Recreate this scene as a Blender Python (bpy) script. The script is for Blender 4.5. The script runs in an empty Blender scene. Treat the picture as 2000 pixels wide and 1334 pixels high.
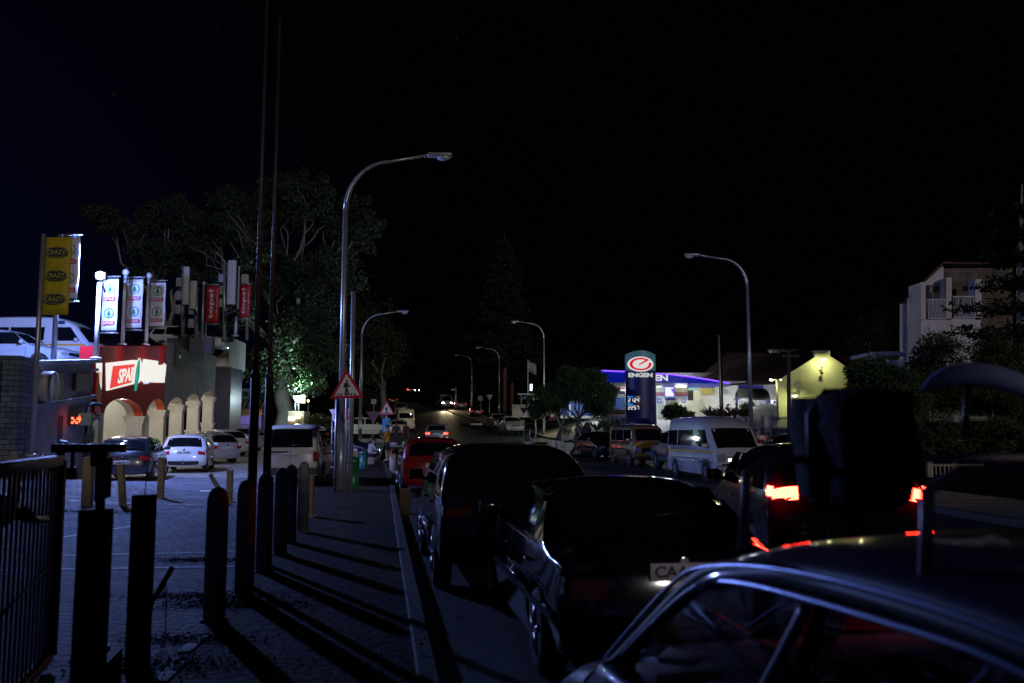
import bpy, bmesh, math, random
from mathutils import Vector, Matrix, noise
from mathutils.geometry import tessellate_polygon
from math import sin, cos, pi, radians as R, sqrt
random.seed(7)
sc = bpy.context.scene
C = sc.collection

# ------------------------------------------------------------------ camera
PITCH = math.atan(178/1700)
CAMZ = 1.78
cd = bpy.data.cameras.new('camera'); cam = bpy.data.objects.new('camera', cd); C.objects.link(cam)
cd.sensor_width = 36; cd.lens = 36*1700/2000; cd.clip_start = .05; cd.clip_end = 3000
cam.location = (0, 0, CAMZ); cam.rotation_euler = (pi/2+PITCH, 0, 0)
cd.dof.use_dof = True; cd.dof.focus_distance = 26; cd.dof.aperture_fstop = 2.2
sc.camera = cam
def at(px, py, Y):
    u = (px-1000)/1700; v = (667-py)/1700
    dy = cos(PITCH)-v*sin(PITCH); dz = sin(PITCH)+v*cos(PITCH); k = Y/dy
    return Vector((u*k, Y, CAMZ+dz*k))
# ------------------------------------------------------------------ world, fill sun, exposure
w = bpy.data.worlds.new('World'); sc.world = w; w.use_nodes = True
nt = w.node_tree; nt.nodes.clear()
wo = nt.nodes.new('ShaderNodeOutputWorld'); bgn = nt.nodes.new('ShaderNodeBackground'); sky = nt.nodes.new('ShaderNodeTexSky')
sky.sky_type = 'NISHITA'; sky.sun_disc = False; sky.sun_elevation = R(-4); sky.sun_rotation = R(250)
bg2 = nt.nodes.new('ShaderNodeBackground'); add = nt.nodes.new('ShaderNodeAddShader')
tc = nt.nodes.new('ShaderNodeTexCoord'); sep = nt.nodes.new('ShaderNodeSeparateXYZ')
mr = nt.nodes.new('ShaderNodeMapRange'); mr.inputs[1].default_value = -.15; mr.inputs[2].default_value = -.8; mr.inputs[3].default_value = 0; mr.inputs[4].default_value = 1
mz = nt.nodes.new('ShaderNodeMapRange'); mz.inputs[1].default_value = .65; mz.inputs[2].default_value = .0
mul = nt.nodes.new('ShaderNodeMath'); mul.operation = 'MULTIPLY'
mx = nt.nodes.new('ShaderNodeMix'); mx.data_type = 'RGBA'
mx.inputs[6].default_value = (.0004, .00035, .0006, 1); mx.inputs[7].default_value = (.001, .0022, .013, 1)  # second colour paints the flood lamp's blue glow into the left sky
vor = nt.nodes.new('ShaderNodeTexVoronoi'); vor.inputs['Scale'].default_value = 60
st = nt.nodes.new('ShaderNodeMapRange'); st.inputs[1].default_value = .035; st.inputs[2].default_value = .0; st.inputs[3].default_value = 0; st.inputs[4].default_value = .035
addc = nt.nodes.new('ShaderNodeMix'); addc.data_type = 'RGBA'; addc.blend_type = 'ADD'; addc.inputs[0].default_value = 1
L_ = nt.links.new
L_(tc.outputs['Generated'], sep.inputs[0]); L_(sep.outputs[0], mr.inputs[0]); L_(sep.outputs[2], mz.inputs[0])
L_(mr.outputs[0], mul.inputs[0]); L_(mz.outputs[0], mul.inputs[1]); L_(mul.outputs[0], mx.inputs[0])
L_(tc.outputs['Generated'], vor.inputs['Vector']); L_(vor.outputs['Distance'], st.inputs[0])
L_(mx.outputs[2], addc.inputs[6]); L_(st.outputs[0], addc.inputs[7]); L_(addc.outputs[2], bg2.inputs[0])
bgn.inputs[1].default_value = .0012
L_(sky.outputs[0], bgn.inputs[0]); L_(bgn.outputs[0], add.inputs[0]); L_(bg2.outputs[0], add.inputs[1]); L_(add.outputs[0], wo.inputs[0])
sd = bpy.data.lights.new('fill_sun', 'SUN'); so = bpy.data.objects.new('fill_sun', sd); C.objects.link(so)
sd.energy = .38; sd.angle = R(2); sd.color = (1, .92, .93); so.rotation_euler = (R(76), 0, R(22))  # added sun lamp standing for unseen lights behind the camera
sc.view_settings.view_transform = 'Standard'; sc.view_settings.look = 'None'; sc.view_settings.exposure = 0; sc.view_settings.gamma = 1
sc.cycles.use_denoising = True; sc.cycles.sample_clamp_indirect = 3; sc.cycles.max_bounces = 5; sc.cycles.caustics_reflective = False; sc.cycles.caustics_refractive = False

def lamp(loc, power, col, size=.1, typ='POINT', aim=None, spot=None, blend=.4, sz=None, spec=None):
    d = bpy.data.lights.new('lamp_light', typ); o = bpy.data.objects.new('lamp_light', d); C.objects.link(o)
    d.energy = power; d.color = col; o.location = loc
    if spec is not None: d.specular_factor = spec
    if typ == 'AREA':
        d.shape = 'RECTANGLE'; d.size, d.size_y = sz
    else: d.shadow_soft_size = size
    if spot: d.spot_size = R(spot); d.spot_blend = blend
    if aim is not None:
        o.rotation_euler = (Vector(aim)-Vector(loc)).to_track_quat('-Z', 'Y').to_euler()
    return o

# ------------------------------------------------------------------ materials
MAT = {}
def mat(name, col=(.5,.5,.5), rough=.6, metal=0, emit=None, es=0, var=0, vs=8, bump=0, bs=40, coat=0, alpha=None, trans=0, spec=None):
    if name in MAT: return MAT[name]
    m = bpy.data.materials.new(name); m.use_nodes = True; n = m.node_tree.nodes; l = m.node_tree.links
    b = n['Principled BSDF']; b.inputs['Base Color'].default_value = (*col, 1); b.inputs['Roughness'].default_value = rough; b.inputs['Metallic'].default_value = metal
    if spec is not None: b.inputs['Specular IOR Level'].default_value = spec
    if coat: b.inputs['Coat Weight'].default_value = coat; b.inputs['Coat Roughness'].default_value = .04
    if trans: b.inputs['Transmission Weight'].default_value = trans
    if emit: b.inputs['Emission Color'].default_value = (*emit, 1); b.inputs['Emission Strength'].default_value = es
    if alpha is not None: b.inputs['Alpha'].default_value = alpha
    t = n.new('ShaderNodeTexCoord')
    if var:
        no = n.new('ShaderNodeTexNoise'); no.inputs['Scale'].default_value = vs; no.inputs['Detail'].default_value = 6; no.inputs['Roughness'].default_value = .65
        r = n.new('ShaderNodeMapRange'); r.inputs[1].default_value = .3; r.inputs[2].default_value = .7; r.inputs[3].default_value = 1-var; r.inputs[4].default_value = 1+var*.6
        mm = n.new('ShaderNodeMix'); mm.data_type = 'RGBA'; mm.blend_type = 'MULTIPLY'; mm.inputs[0].default_value = 1; mm.inputs[6].default_value = (*col, 1)
        l.new(t.outputs['Object'], no.inputs['Vector']); l.new(no.outputs[0], r.inputs[0]); l.new(r.outputs[0], mm.inputs[7]); l.new(mm.outputs[2], b.inputs['Base Color'])
    if bump:
        n2 = n.new('ShaderNodeTexNoise'); n2.inputs['Scale'].default_value = bs; n2.inputs['Detail'].default_value = 5
        bp = n.new('ShaderNodeBump'); bp.inputs['Strength'].default_value = bump; bp.inputs['Distance'].default_value = .02
        l.new(t.outputs['Object'], n2.inputs['Vector']); l.new(n2.outputs[0], bp.inputs['Height']); l.new(bp.outputs[0], b.inputs['Normal'])
    MAT[name] = m; return m
def brickmat(name, c1, c2, mortar, scale, rot=0, bw=.5, rh=.25, ms=.03, rough=.8, bump=.6, axes=None, spec=.5):
    m = bpy.data.materials.new(name); m.use_nodes = True; n = m.node_tree.nodes; l = m.node_tree.links; b = n['Principled BSDF']
    t = n.new('ShaderNodeTexCoord'); mp = n.new('ShaderNodeMapping'); mp.inputs['Rotation'].default_value = (0, 0, rot)
    vec = t.outputs['Object']
    if axes:
        s = n.new('ShaderNodeSeparateXYZ'); c = n.new('ShaderNodeCombineXYZ'); l.new(vec, s.inputs[0])
        l.new(s.outputs[axes[0]], c.inputs[0]); l.new(s.outputs[axes[1]], c.inputs[1]); vec = c.outputs[0]
    l.new(vec, mp.inputs[0])
    br = n.new('ShaderNodeTexBrick'); br.inputs['Scale'].default_value = scale; br.inputs['Color1'].default_value = (*c1, 1); br.inputs['Color2'].default_value = (*c2, 1); br.inputs['Mortar'].default_value = (*mortar, 1)
    br.inputs['Mortar Size'].default_value = ms; br.inputs['Brick Width'].default_value = bw; br.inputs['Row Height'].default_value = rh; br.inputs['Mortar Smooth'].default_value = .3
    no = n.new('ShaderNodeTexNoise'); no.inputs['Scale'].default_value = 1.3; no.inputs['Detail'].default_value = 8; no.inputs['Roughness'].default_value = .7
    l.new(t.outputs['Object'], no.inputs['Vector']); l.new(mp.outputs[0], br.inputs['Vector'])
    r = n.new('ShaderNodeMapRange'); r.inputs[1].default_value = .3; r.inputs[2].default_value = .7; r.inputs[3].default_value = .45; r.inputs[4].default_value = 1.25
    mm = n.new('ShaderNodeMix'); mm.data_type = 'RGBA'; mm.blend_type = 'MULTIPLY'; mm.inputs[0].default_value = 1
    l.new(no.outputs[0], r.inputs[0]); l.new(br.outputs['Color'], mm.inputs[6]); l.new(r.outputs[0], mm.inputs[7]); l.new(mm.outputs[2], b.inputs['Base Color'])
    n3 = n.new('ShaderNodeTexNoise'); n3.inputs['Scale'].default_value = 14; n3.inputs['Detail'].default_value = 5; l.new(t.outputs['Object'], n3.inputs['Vector'])
    mi = n.new('ShaderNodeMath'); mi.operation = 'MULTIPLY_ADD'; mi.inputs[1].default_value = -1; l.new(br.outputs['Fac'], mi.inputs[0]); l.new(n3.outputs[0], mi.inputs[2])
    bp = n.new('ShaderNodeBump'); bp.inputs['Strength'].default_value = bump; bp.inputs['Distance'].default_value = .03; l.new(mi.outputs[0], bp.inputs['Height']); l.new(bp.outputs[0], b.inputs['Normal'])
    b.inputs['Roughness'].default_value = rough; b.inputs['Specular IOR Level'].default_value = spec
    MAT[name] = m; return m
def emi(name, col, s): return mat(name, (.02,.02,.02), .5, emit=col, es=s)
black = mat('black_plastic', (.012,.012,.014), .45)
rubber = mat('tyre_rubber', (.02,.02,.02), .8)
chrome = mat('chrome', (.7,.7,.72), .15, 1)
rimm = mat('alloy', (.45,.46,.48), .3, .9)
glass = mat('dark_glass', (.006,.007,.009), .04, 0, spec=.7)
tailoff = mat('tail_lens', (.35,.01,.01), .15, coat=1)
headoff = mat('head_lens', (.35,.36,.38), .08, .3, coat=1)
platew = mat('plate_white', (.62,.62,.6), .4)
galv = mat('galvanised_steel', (.42,.43,.46), .38, .6, var=.2, vs=3)
concrete = mat('concrete', (.33,.31,.28), .85, var=.35, vs=3, bump=.4)
wood = mat('weathered_wood', (.27,.2,.12), .85, var=.4, vs=6, bump=.4)
dwood = mat('dark_timber', (.045,.04,.036), .8, var=.5, vs=5, bump=.5)
white = mat('white_paint', (.75,.75,.76), .5, var=.1, vs=3)
bark = mat('bark', (.2,.17,.13), .9, var=.5, vs=4, bump=.8, bs=12)
pbark = mat('pale_bark', (.25,.235,.2), .8, var=.4, vs=3, bump=.5, bs=10)
signred = mat('sign_red', (.55,.012,.03), .35)
signback = mat('sign_back', (.2,.19,.2), .5, .3)

# ------------------------------------------------------------------ mesh helper
ROOT = {}
def tag(o, label=None, cat=None, group=None, kind=None):
    if label: o['label'] = label
    if cat: o['category'] = cat
    if group: o['group'] = group
    if kind: o['kind'] = kind
    return o
def thing(name, label, cat, loc=(0,0,0), rz=0, group=None):
    o = bpy.data.objects.new(name, None); C.objects.link(o); o.empty_display_size = .2
    o.location = loc; o.rotation_euler = (0, 0, rz)
    ROOT[o] = Matrix.Translation(Vector(loc)) @ Matrix.Rotation(rz, 4, 'Z')
    return tag(o, label, cat, group)
class MB:
    def __init__(s): s.v = []; s.f = []; s.mi = []; s.sm = []; s.cm = 0; s.smooth = False
    def add(s, vs, fs, sm=None):
        n = len(s.v); s.v += [Vector(p) for p in vs]
        for f in fs: s.f.append([n+i for i in f]); s.mi.append(s.cm); s.sm.append(s.smooth if sm is None else sm)
        return s
    def box(s, c, d, rz=0, M=None):
        x, y, z = d[0]/2, d[1]/2, d[2]/2
        m = M or (Matrix.Translation(Vector(c)) @ Matrix.Rotation(rz, 4, 'Z'))
        vs = [m @ Vector((a*x, b*y, e*z)) for a in (-1,1) for b in (-1,1) for e in (-1,1)]
        return s.add(vs, [(0,1,3,2),(4,6,7,5),(0,4,5,1),(2,3,7,6),(0,2,6,4),(1,5,7,3)], False)
    def bbox(s, c, d, bev=.02, rz=0):   # bevelled box
        m = Matrix.Translation(Vector(c)) @ Matrix.Rotation(rz, 4, 'Z'); b = bmesh.new()
        bmesh.ops.create_cube(b, size=1); bmesh.ops.scale(b, vec=d, verts=b.verts)
        bmesh.ops.bevel(b, geom=b.edges[:], offset=bev, segments=2, affect='EDGES', profile=.6)
        b.verts.index_update(); s.add([m @ v.co for v in b.verts], [[v.index for v in f.verts] for f in b.faces], True); b.free(); return s
    def cyl(s, p0, p1, r0, r1=None, n=10, caps=True):
        p0, p1 = Vector(p0), Vector(p1); r1 = r0 if r1 is None else r1
        d = (p1-p0); d = d.normalized() if d.length > 1e-6 else Vector((0,0,1))
        a = d.orthogonal().normalized(); b = d.cross(a); k = len(s.v)
        for p, r in ((p0, r0), (p1, r1)):
            for i in range(n): s.v.append(p + r*(cos(2*pi*i/n)*a + sin(2*pi*i/n)*b))
        for i in range(n): s.f.append([k+i, k+(i+1)%n, k+n+(i+1)%n, k+n+i]); s.mi.append(s.cm); s.sm.append(True)
        if caps:
            s.f += [[k+i for i in range(n)][::-1], [k+n+i for i in range(n)]]; s.mi += [s.cm]*2; s.sm += [False]*2
        return s
    def tube(s, pts, rs, n=8):
        pts = [Vector(p) for p in pts]; rs = rs if isinstance(rs, (list, tuple)) else [rs]*len(pts); k = len(s.v); a = None
        for i, p in enumerate(pts):
            d = (pts[min(i+1, len(pts)-1)]-pts[max(i-1, 0)]).normalized()
            a = d.orthogonal().normalized() if a is None else (a-d*a.dot(d)).normalized()
            b = d.cross(a)
            for j in range(n): s.v.append(p+rs[i]*(cos(2*pi*j/n)*a+sin(2*pi*j/n)*b))
        for i in range(len(pts)-1):
            for j in range(n):
                s.f.append([k+i*n+j, k+i*n+(j+1)%n, k+(i+1)*n+(j+1)%n, k+(i+1)*n+j]); s.mi.append(s.cm); s.sm.append(True)
        s.f += [[k+j for j in range(n)][::-1], [k+(len(pts)-1)*n+j for j in range(n)]]; s.mi += [s.cm]*2; s.sm += [False]*2
        return s
    def lathe(s, c, prof, n=16, axis=(0,0,1)):
        c = Vector(c); q = Vector((0,0,1)).rotation_difference(Vector(axis)); k = len(s.v)
        for r, z in prof:
            for i in range(n): s.v.append(c + q @ Vector((r*cos(2*pi*i/n), r*sin(2*pi*i/n), z)))
        for a in range(len(prof)-1):
            for i in range(n): s.f.append([k+a*n+i, k+a*n+(i+1)%n, k+(a+1)*n+(i+1)%n, k+(a+1)*n+i]); s.mi.append(s.cm); s.sm.append(True)
        s.f += [[k+i for i in range(n)][::-1], [k+(len(prof)-1)*n+i for i in range(n)]]; s.mi += [s.cm]*2; s.sm += [False]*2
        return s
    def ball(s, c, r, n=10, sc_=(1,1,1)):
        prof = [(max(.0005, r*sin(pi*i/n)), -r*cos(pi*i/n)) for i in range(n+1)]
        k = len(s.v); s.lathe((0,0,0), prof, n+4)
        for i in range(k, len(s.v)): v = s.v[i]; s.v[i] = Vector((v.x*sc_[0], v.y*sc_[1], v.z*sc_[2]))+Vector(c)
        return s
    def prism(s, poly, o, r, u, th, nrm=None):  # polygon (a,b) in the frame o,r,u ; thickness th towards -normal
        o, r, u = Vector(o), Vector(r), Vector(u); nn = Vector(nrm) if nrm else r.cross(u).normalized()
        tris = tessellate_polygon([[Vector((a, b, 0)) for a, b in poly]]); n = len(poly)
        f = [o+a*r+b*u for a, b in poly]; g = [p-th*nn for p in f]
        s.add(f+g, [list(t) for t in tris]+[[i+n for i in reversed(t)] for t in tris]+[[i, i+n, (i+1)%n+n, (i+1)%n] for i in range(n)], False)
        return s
    def build(s, name, m, parent=None, world=True, fix=True):
        me = bpy.data.meshes.new(name)
        root = parent
        while root is not None and root.parent is not None: root = root.parent
        if root is not None and world and root in ROOT:
            Mi = ROOT[root].inverted(); vs = [Mi @ v for v in s.v]
        else: vs = s.v
        me.from_pydata([tuple(v) for v in vs], [], s.f)
        for mm in (m if isinstance(m, (list, tuple)) else [m]): me.materials.append(mm)
        me.polygons.foreach_set('material_index', s.mi); me.polygons.foreach_set('use_smooth', s.sm); me.update()
        if fix and len(s.f) < 60000:
            b = bmesh.new(); b.from_mesh(me); bmesh.ops.recalc_face_normals(b, faces=b.faces); b.to_mesh(me); b.free()
        o = bpy.data.objects.new(name, me); C.objects.link(o); o.parent = parent
        return o
def text(body, o, r, u, wd, ht, m, parent, name='lettering', ext=.006, bold=.0, fit=True, world=True, rot=0):
    cu = bpy.data.curves.new('t', 'FONT'); cu.body = body; cu.extrude = .01; cu.offset = bold; cu.resolution_u = 3
    ob = bpy.data.objects.new('t', cu); C.objects.link(ob)
    me = bpy.data.meshes.new_from_object(ob, depsgraph=None) if False else ob.to_mesh()
    vs = [v.co.copy() for v in me.vertices]; fs = [list(p.vertices) for p in me.polygons]
    ob.to_mesh_clear(); bpy.data.objects.remove(ob); bpy.data.curves.remove(cu)
    if not vs: return None
    if rot: vs = [Vector((-v.y, v.x, v.z)) if rot > 0 else Vector((v.y, -v.x, v.z)) for v in vs]
    x0, x1 = min(v.x for v in vs), max(v.x for v in vs); y0, y1 = min(v.y for v in vs), max(v.y for v in vs)
    sx, sy = wd/(x1-x0), ht/(y1-y0)
    if not fit: sx = sy = min(sx, sy)
    o, r, u = Vector(o), Vector(r), Vector(u); n = r.cross(u).normalized()
    b = MB(); b.add([o+(v.x-(x0+x1)/2)*sx*r+(v.y-(y0+y1)/2)*sy*u+(ext if v.z > 0 else 0)*n for v in vs], fs, False)
    return b.build(name, m, parent, world, fix=False)
def facing(p):   # right / up vectors of an upright board at p that faces the camera side
    d = Vector((p[0], p[1], 0)).normalized(); return Vector((d.y, -d.x, 0)), Vector((0,0,1))

# ------------------------------------------------------------------ added unseen block behind the photographer, shades the foreground
def add_shading_block():
    t = thing('shading_block', 'added unseen block behind the photographer, shading the foreground, with a gap for light', 'building', (0, -12, 0))
    g = MB(); g.box((-11.98, -14, 3.6), (38.04, 7, 8.8)); g.box((25.2, -14, 3.6), (27.8, 7, 8.8)); g.build('wall', concrete, t); g = MB(); g.prism([(-17.5,0),(-10.5,0),(-14,1.2)], (-31,0,8.0), (0,1,0), UPV, 38, nrm=(-1,0,0)); g.prism([(-17.5,0),(-10.5,0),(-14,1.2)], (11.3,0,8.0), (0,1,0), UPV, 27.8, nrm=(-1,0,0)); g.build('roof', mat('slate', (.05,.05,.055), .7), t)  # gap between the boxes lets a strip of light reach the sedan
    for x in range(-26, 34, 5):
        g = MB(); g.box((x, -10.46, 1.5), (1.6, .1, 1.6)); g.build('window', glass, t); g = MB(); g.box((x, -10.46, 4.8), (1.3, .1, 1.4)); g.build('window', glass, t)
UPV = Vector((0,0,1))
add_shading_block()
# ------------------------------------------------------------------ terrain
BP = [(-30,0),(26,0),(33,.12),(41,.2),(50,.42),(64,.9),(85,1.65),(100,2.7),(118,4.1),(130,5.2),(180,8.6),(250,13.2),(400,22),(900,34)]
def interp(P, x):
    if x <= P[0][0]: return P[0][1]
    for (a, b), (c, d) in zip(P, P[1:]):
        if x <= c: return b+(d-b)*(x-a)/(c-a)
    return P[-1][1]
def sm(x): x = max(0, min(1, x)); return x*x*(3-2*x)
def tz(X, Y):
    z = interp(BP, Y)
    z += sm((Y-50)/22)*sm((X-2-.0*Y)/6)*1.5
    z += .28*sm((-X-5)/4)*0 + .75*math.exp(-.5*(((X+13.8)/2.4)**2+((Y-21)/3.6)**2))
    z += sm((X-14)/10)*sm((Y-25)/12)*1.5
    return z
KL = [(-12,2.2),(3,-.02),(12.9,-1.5),(24,-3.15),(27.5,-3.64),(44,-6.35),(64,-9.0),(85,-12.3),(100,-14.2),(125,-19.5),(180,-33),(260,-52),(400,-80)]
KR = [(-12,11.5),(10,9.9),(30,8.9),(42,8.3),(50,7.2),(60,4.6),(70,3.0),(85,1.9),(95,-.8),(100,-3.3),(122,-8.3),(180,-22),(260,-40),(400,-66)]
def grid(name, xs, ys, zf, m, dz=0, kind='structure'):
    b = MB(); nx = len(xs(ys[0]))
    for y in ys:
        for x in xs(y): b.v.append(Vector((x, y, zf(x, y)+dz)))
    for j in range(len(ys)-1):
        for i in range(nx-1):
            b.f.append([j*nx+i, j*nx+i+1, (j+1)*nx+i+1, (j+1)*nx+i]); b.mi.append(0); b.sm.append(True)
    return tag(b.build(name, m, fix=False), kind=kind)
def frange(a, b, s):
    n = max(1, int(round((b-a)/s))); return [a+(b-a)*i/n for i in range(n+1)]
YS = frange(-12, 60, 1.5)+frange(62, 140, 3)[0:]+frange(150, 400, 12)+[500,700,1200]
soil = mat('soil', (.018,.015,.012), 1, var=.4, vs=1.5, spec=0)
asphalt = mat('asphalt', (.04,.039,.038), .6, var=.35, vs=2.5, bump=.7, bs=60)
lotas = mat('lot_asphalt', (.32,.3,.27), .7, var=.3, vs=2, bump=.5, bs=50)
lotbrick = brickmat('lot_brick', (.18,.18,.21), (.38,.37,.4), (.012,.012,.014), 3.6, R(18), .9, .45, .045, .75, 1.0, None, .12)
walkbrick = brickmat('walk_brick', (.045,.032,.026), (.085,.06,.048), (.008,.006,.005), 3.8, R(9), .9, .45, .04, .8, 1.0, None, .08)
def kx(P, y): return interp(P, y)
grid('ground', lambda y: frange(-500, -60, 110)+frange(-54, 66, 3)+frange(120, 600, 120), YS, tz, soil, -.05)
grid('road', lambda y: [kx(KL, y)+(kx(KR, y)-kx(KL, y))*i/8 for i in range(9)], [y for y in YS if y <= 400], tz, asphalt, .0)
def strip(name, f0, f1, ys, m, dz, n=4):
    return grid(name, lambda y: [f0(y)+(f1(y)-f0(y))*i/n for i in range(n+1)], ys, tz, m, dz)
S = lambda a, b, s=1.5: frange(a, b, s)
walkL = lambda y: kx(KL, y)-1.9-.07*max(0, y-15)
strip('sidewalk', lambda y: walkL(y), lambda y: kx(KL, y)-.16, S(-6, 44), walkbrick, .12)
# brick part of the lot, and the asphalt part nearer the shop
edge = lambda y: -20
strip('lot_paving', lambda y: -30, lambda y: walkL(y)-.0, S(-6, 31), lotbrick, .116, 14)
strip('car_park', lambda y: -30, lambda y: kx(KL, y)-2.6 if y < 44 else kx(KL, y)-.3, S(31, 72), lotas, .11, 14)
strip('forecourt', lambda y: kx(KR, y)+3.2, lambda y: 32, S(56, 100, 3), mat('forecourt_concrete', (.32,.32,.31), .6, var=.2, vs=1), .1, 10)
strip('right_pavement', lambda y: kx(KR, y)+.18, lambda y: kx(KR, y)+3.3, S(6, 130, 2), mat('sandy_paving', (.27,.2,.13), .85, var=.35, vs=1.2, bump=.5), .12)
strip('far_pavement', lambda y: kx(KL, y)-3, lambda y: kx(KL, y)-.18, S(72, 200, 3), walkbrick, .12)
kerbm = mat('kerb_concrete', (.06,.052,.043), .8, var=.4, vs=4, bump=.6, bs=20)
def kerb(P, y0, y1, off, side, nm):
    b = MB(); ys = S(y0, y1, 1.2); pr = [(0,-.06),(0,.13),(.02,.145),(.14,.145),(.16,.13),(.16,-.06)]
    for y in ys:
        for a, z in pr: b.v.append(Vector((kx(P, y)+off-side*a, y, tz(kx(P, y), y)+z)))
    n = len(pr)
    for j in range(len(ys)-1):
        for i in range(n-1): b.f.append([j*n+i, j*n+i+1, (j+1)*n+i+1, (j+1)*n+i]); b.mi.append(0); b.sm.append(False)
    return tag(b.build(nm, kerbm), kind='structure')
kerb(KL, -6, 44, 0, 1, 'left_kerb'); kerb(KL, 72, 200, 0, 1, 'far_left_kerb'); kerb(KR, 6, 130, .02, -1, 'right_kerb')
paint = mat('road_paint', (.75,.75,.75), .7, var=.35, vs=5)
def line(nm, p0, p1, wd, dz, dash=None, m=paint):
    p0, p1 = Vector((*p0, 0)), Vector((*p1, 0)); d = p1-p0; L = d.length; d.normalize(); q = Vector((d.y, -d.x, 0))*wd/2
    b = MB(); t = 0; on, off = dash or (L, 0)
    while t < L-.01:
        e = min(L, t+on); k = max(1, int((e-t)/1.2))
        for i in range(k):
            vs = []
            for s_, sg in ((t+(e-t)*i/k, -1), (t+(e-t)*i/k, 1), (t+(e-t)*(i+1)/k, 1), (t+(e-t)*(i+1)/k, -1)):
                p = p0+d*s_+q*sg; vs.append((p.x, p.y, tz(p.x, p.y)+dz))
            b.add(vs, [(0,1,2,3)])
        t = e+off
        if off == 0: break
    return tag(b.build(nm, m, fix=False), kind='structure')
line('parking_line', (-9.5,11.5), (-3.4,12.5), .09, .123); line('parking_line', (-9.6,10.4), (-3.3,11.1), .09, .123)
line('parking_line', (-9.8,19.5), (-5.0,21.0), .09, .123); line('parking_line', (-7.5,12.6), (-6.6,16.5), .1, .123)
line('parking_line', (-10.2,31.5), (-9.0,36.5), .1, .125); line('parking_line', (-12,38), (-8.5,39.5), .1, .125)
line('centre_line', (2.2,34), (-1.8,60), .12, .01, (3,3)); line('centre_line', (-4.5,66), (-7.2,88), .12, .01)
line('stop_line', (-4.5,88), (.5,86), .3, .01, (1.2,1)); line('parking_marking', (-8.6,24.3), (-7.0,24.8), .5, .135, (.35,.12))

def gp(px, py, h=.12):
    lo, hi = .5, 400
    for _ in range(50):
        m_ = (lo+hi)/2; p = at(px, py, m_); lo, hi = (m_, hi) if p.z > tz(p.x, m_)+h else (lo, m_)
    return at(px, py, lo)
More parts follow.
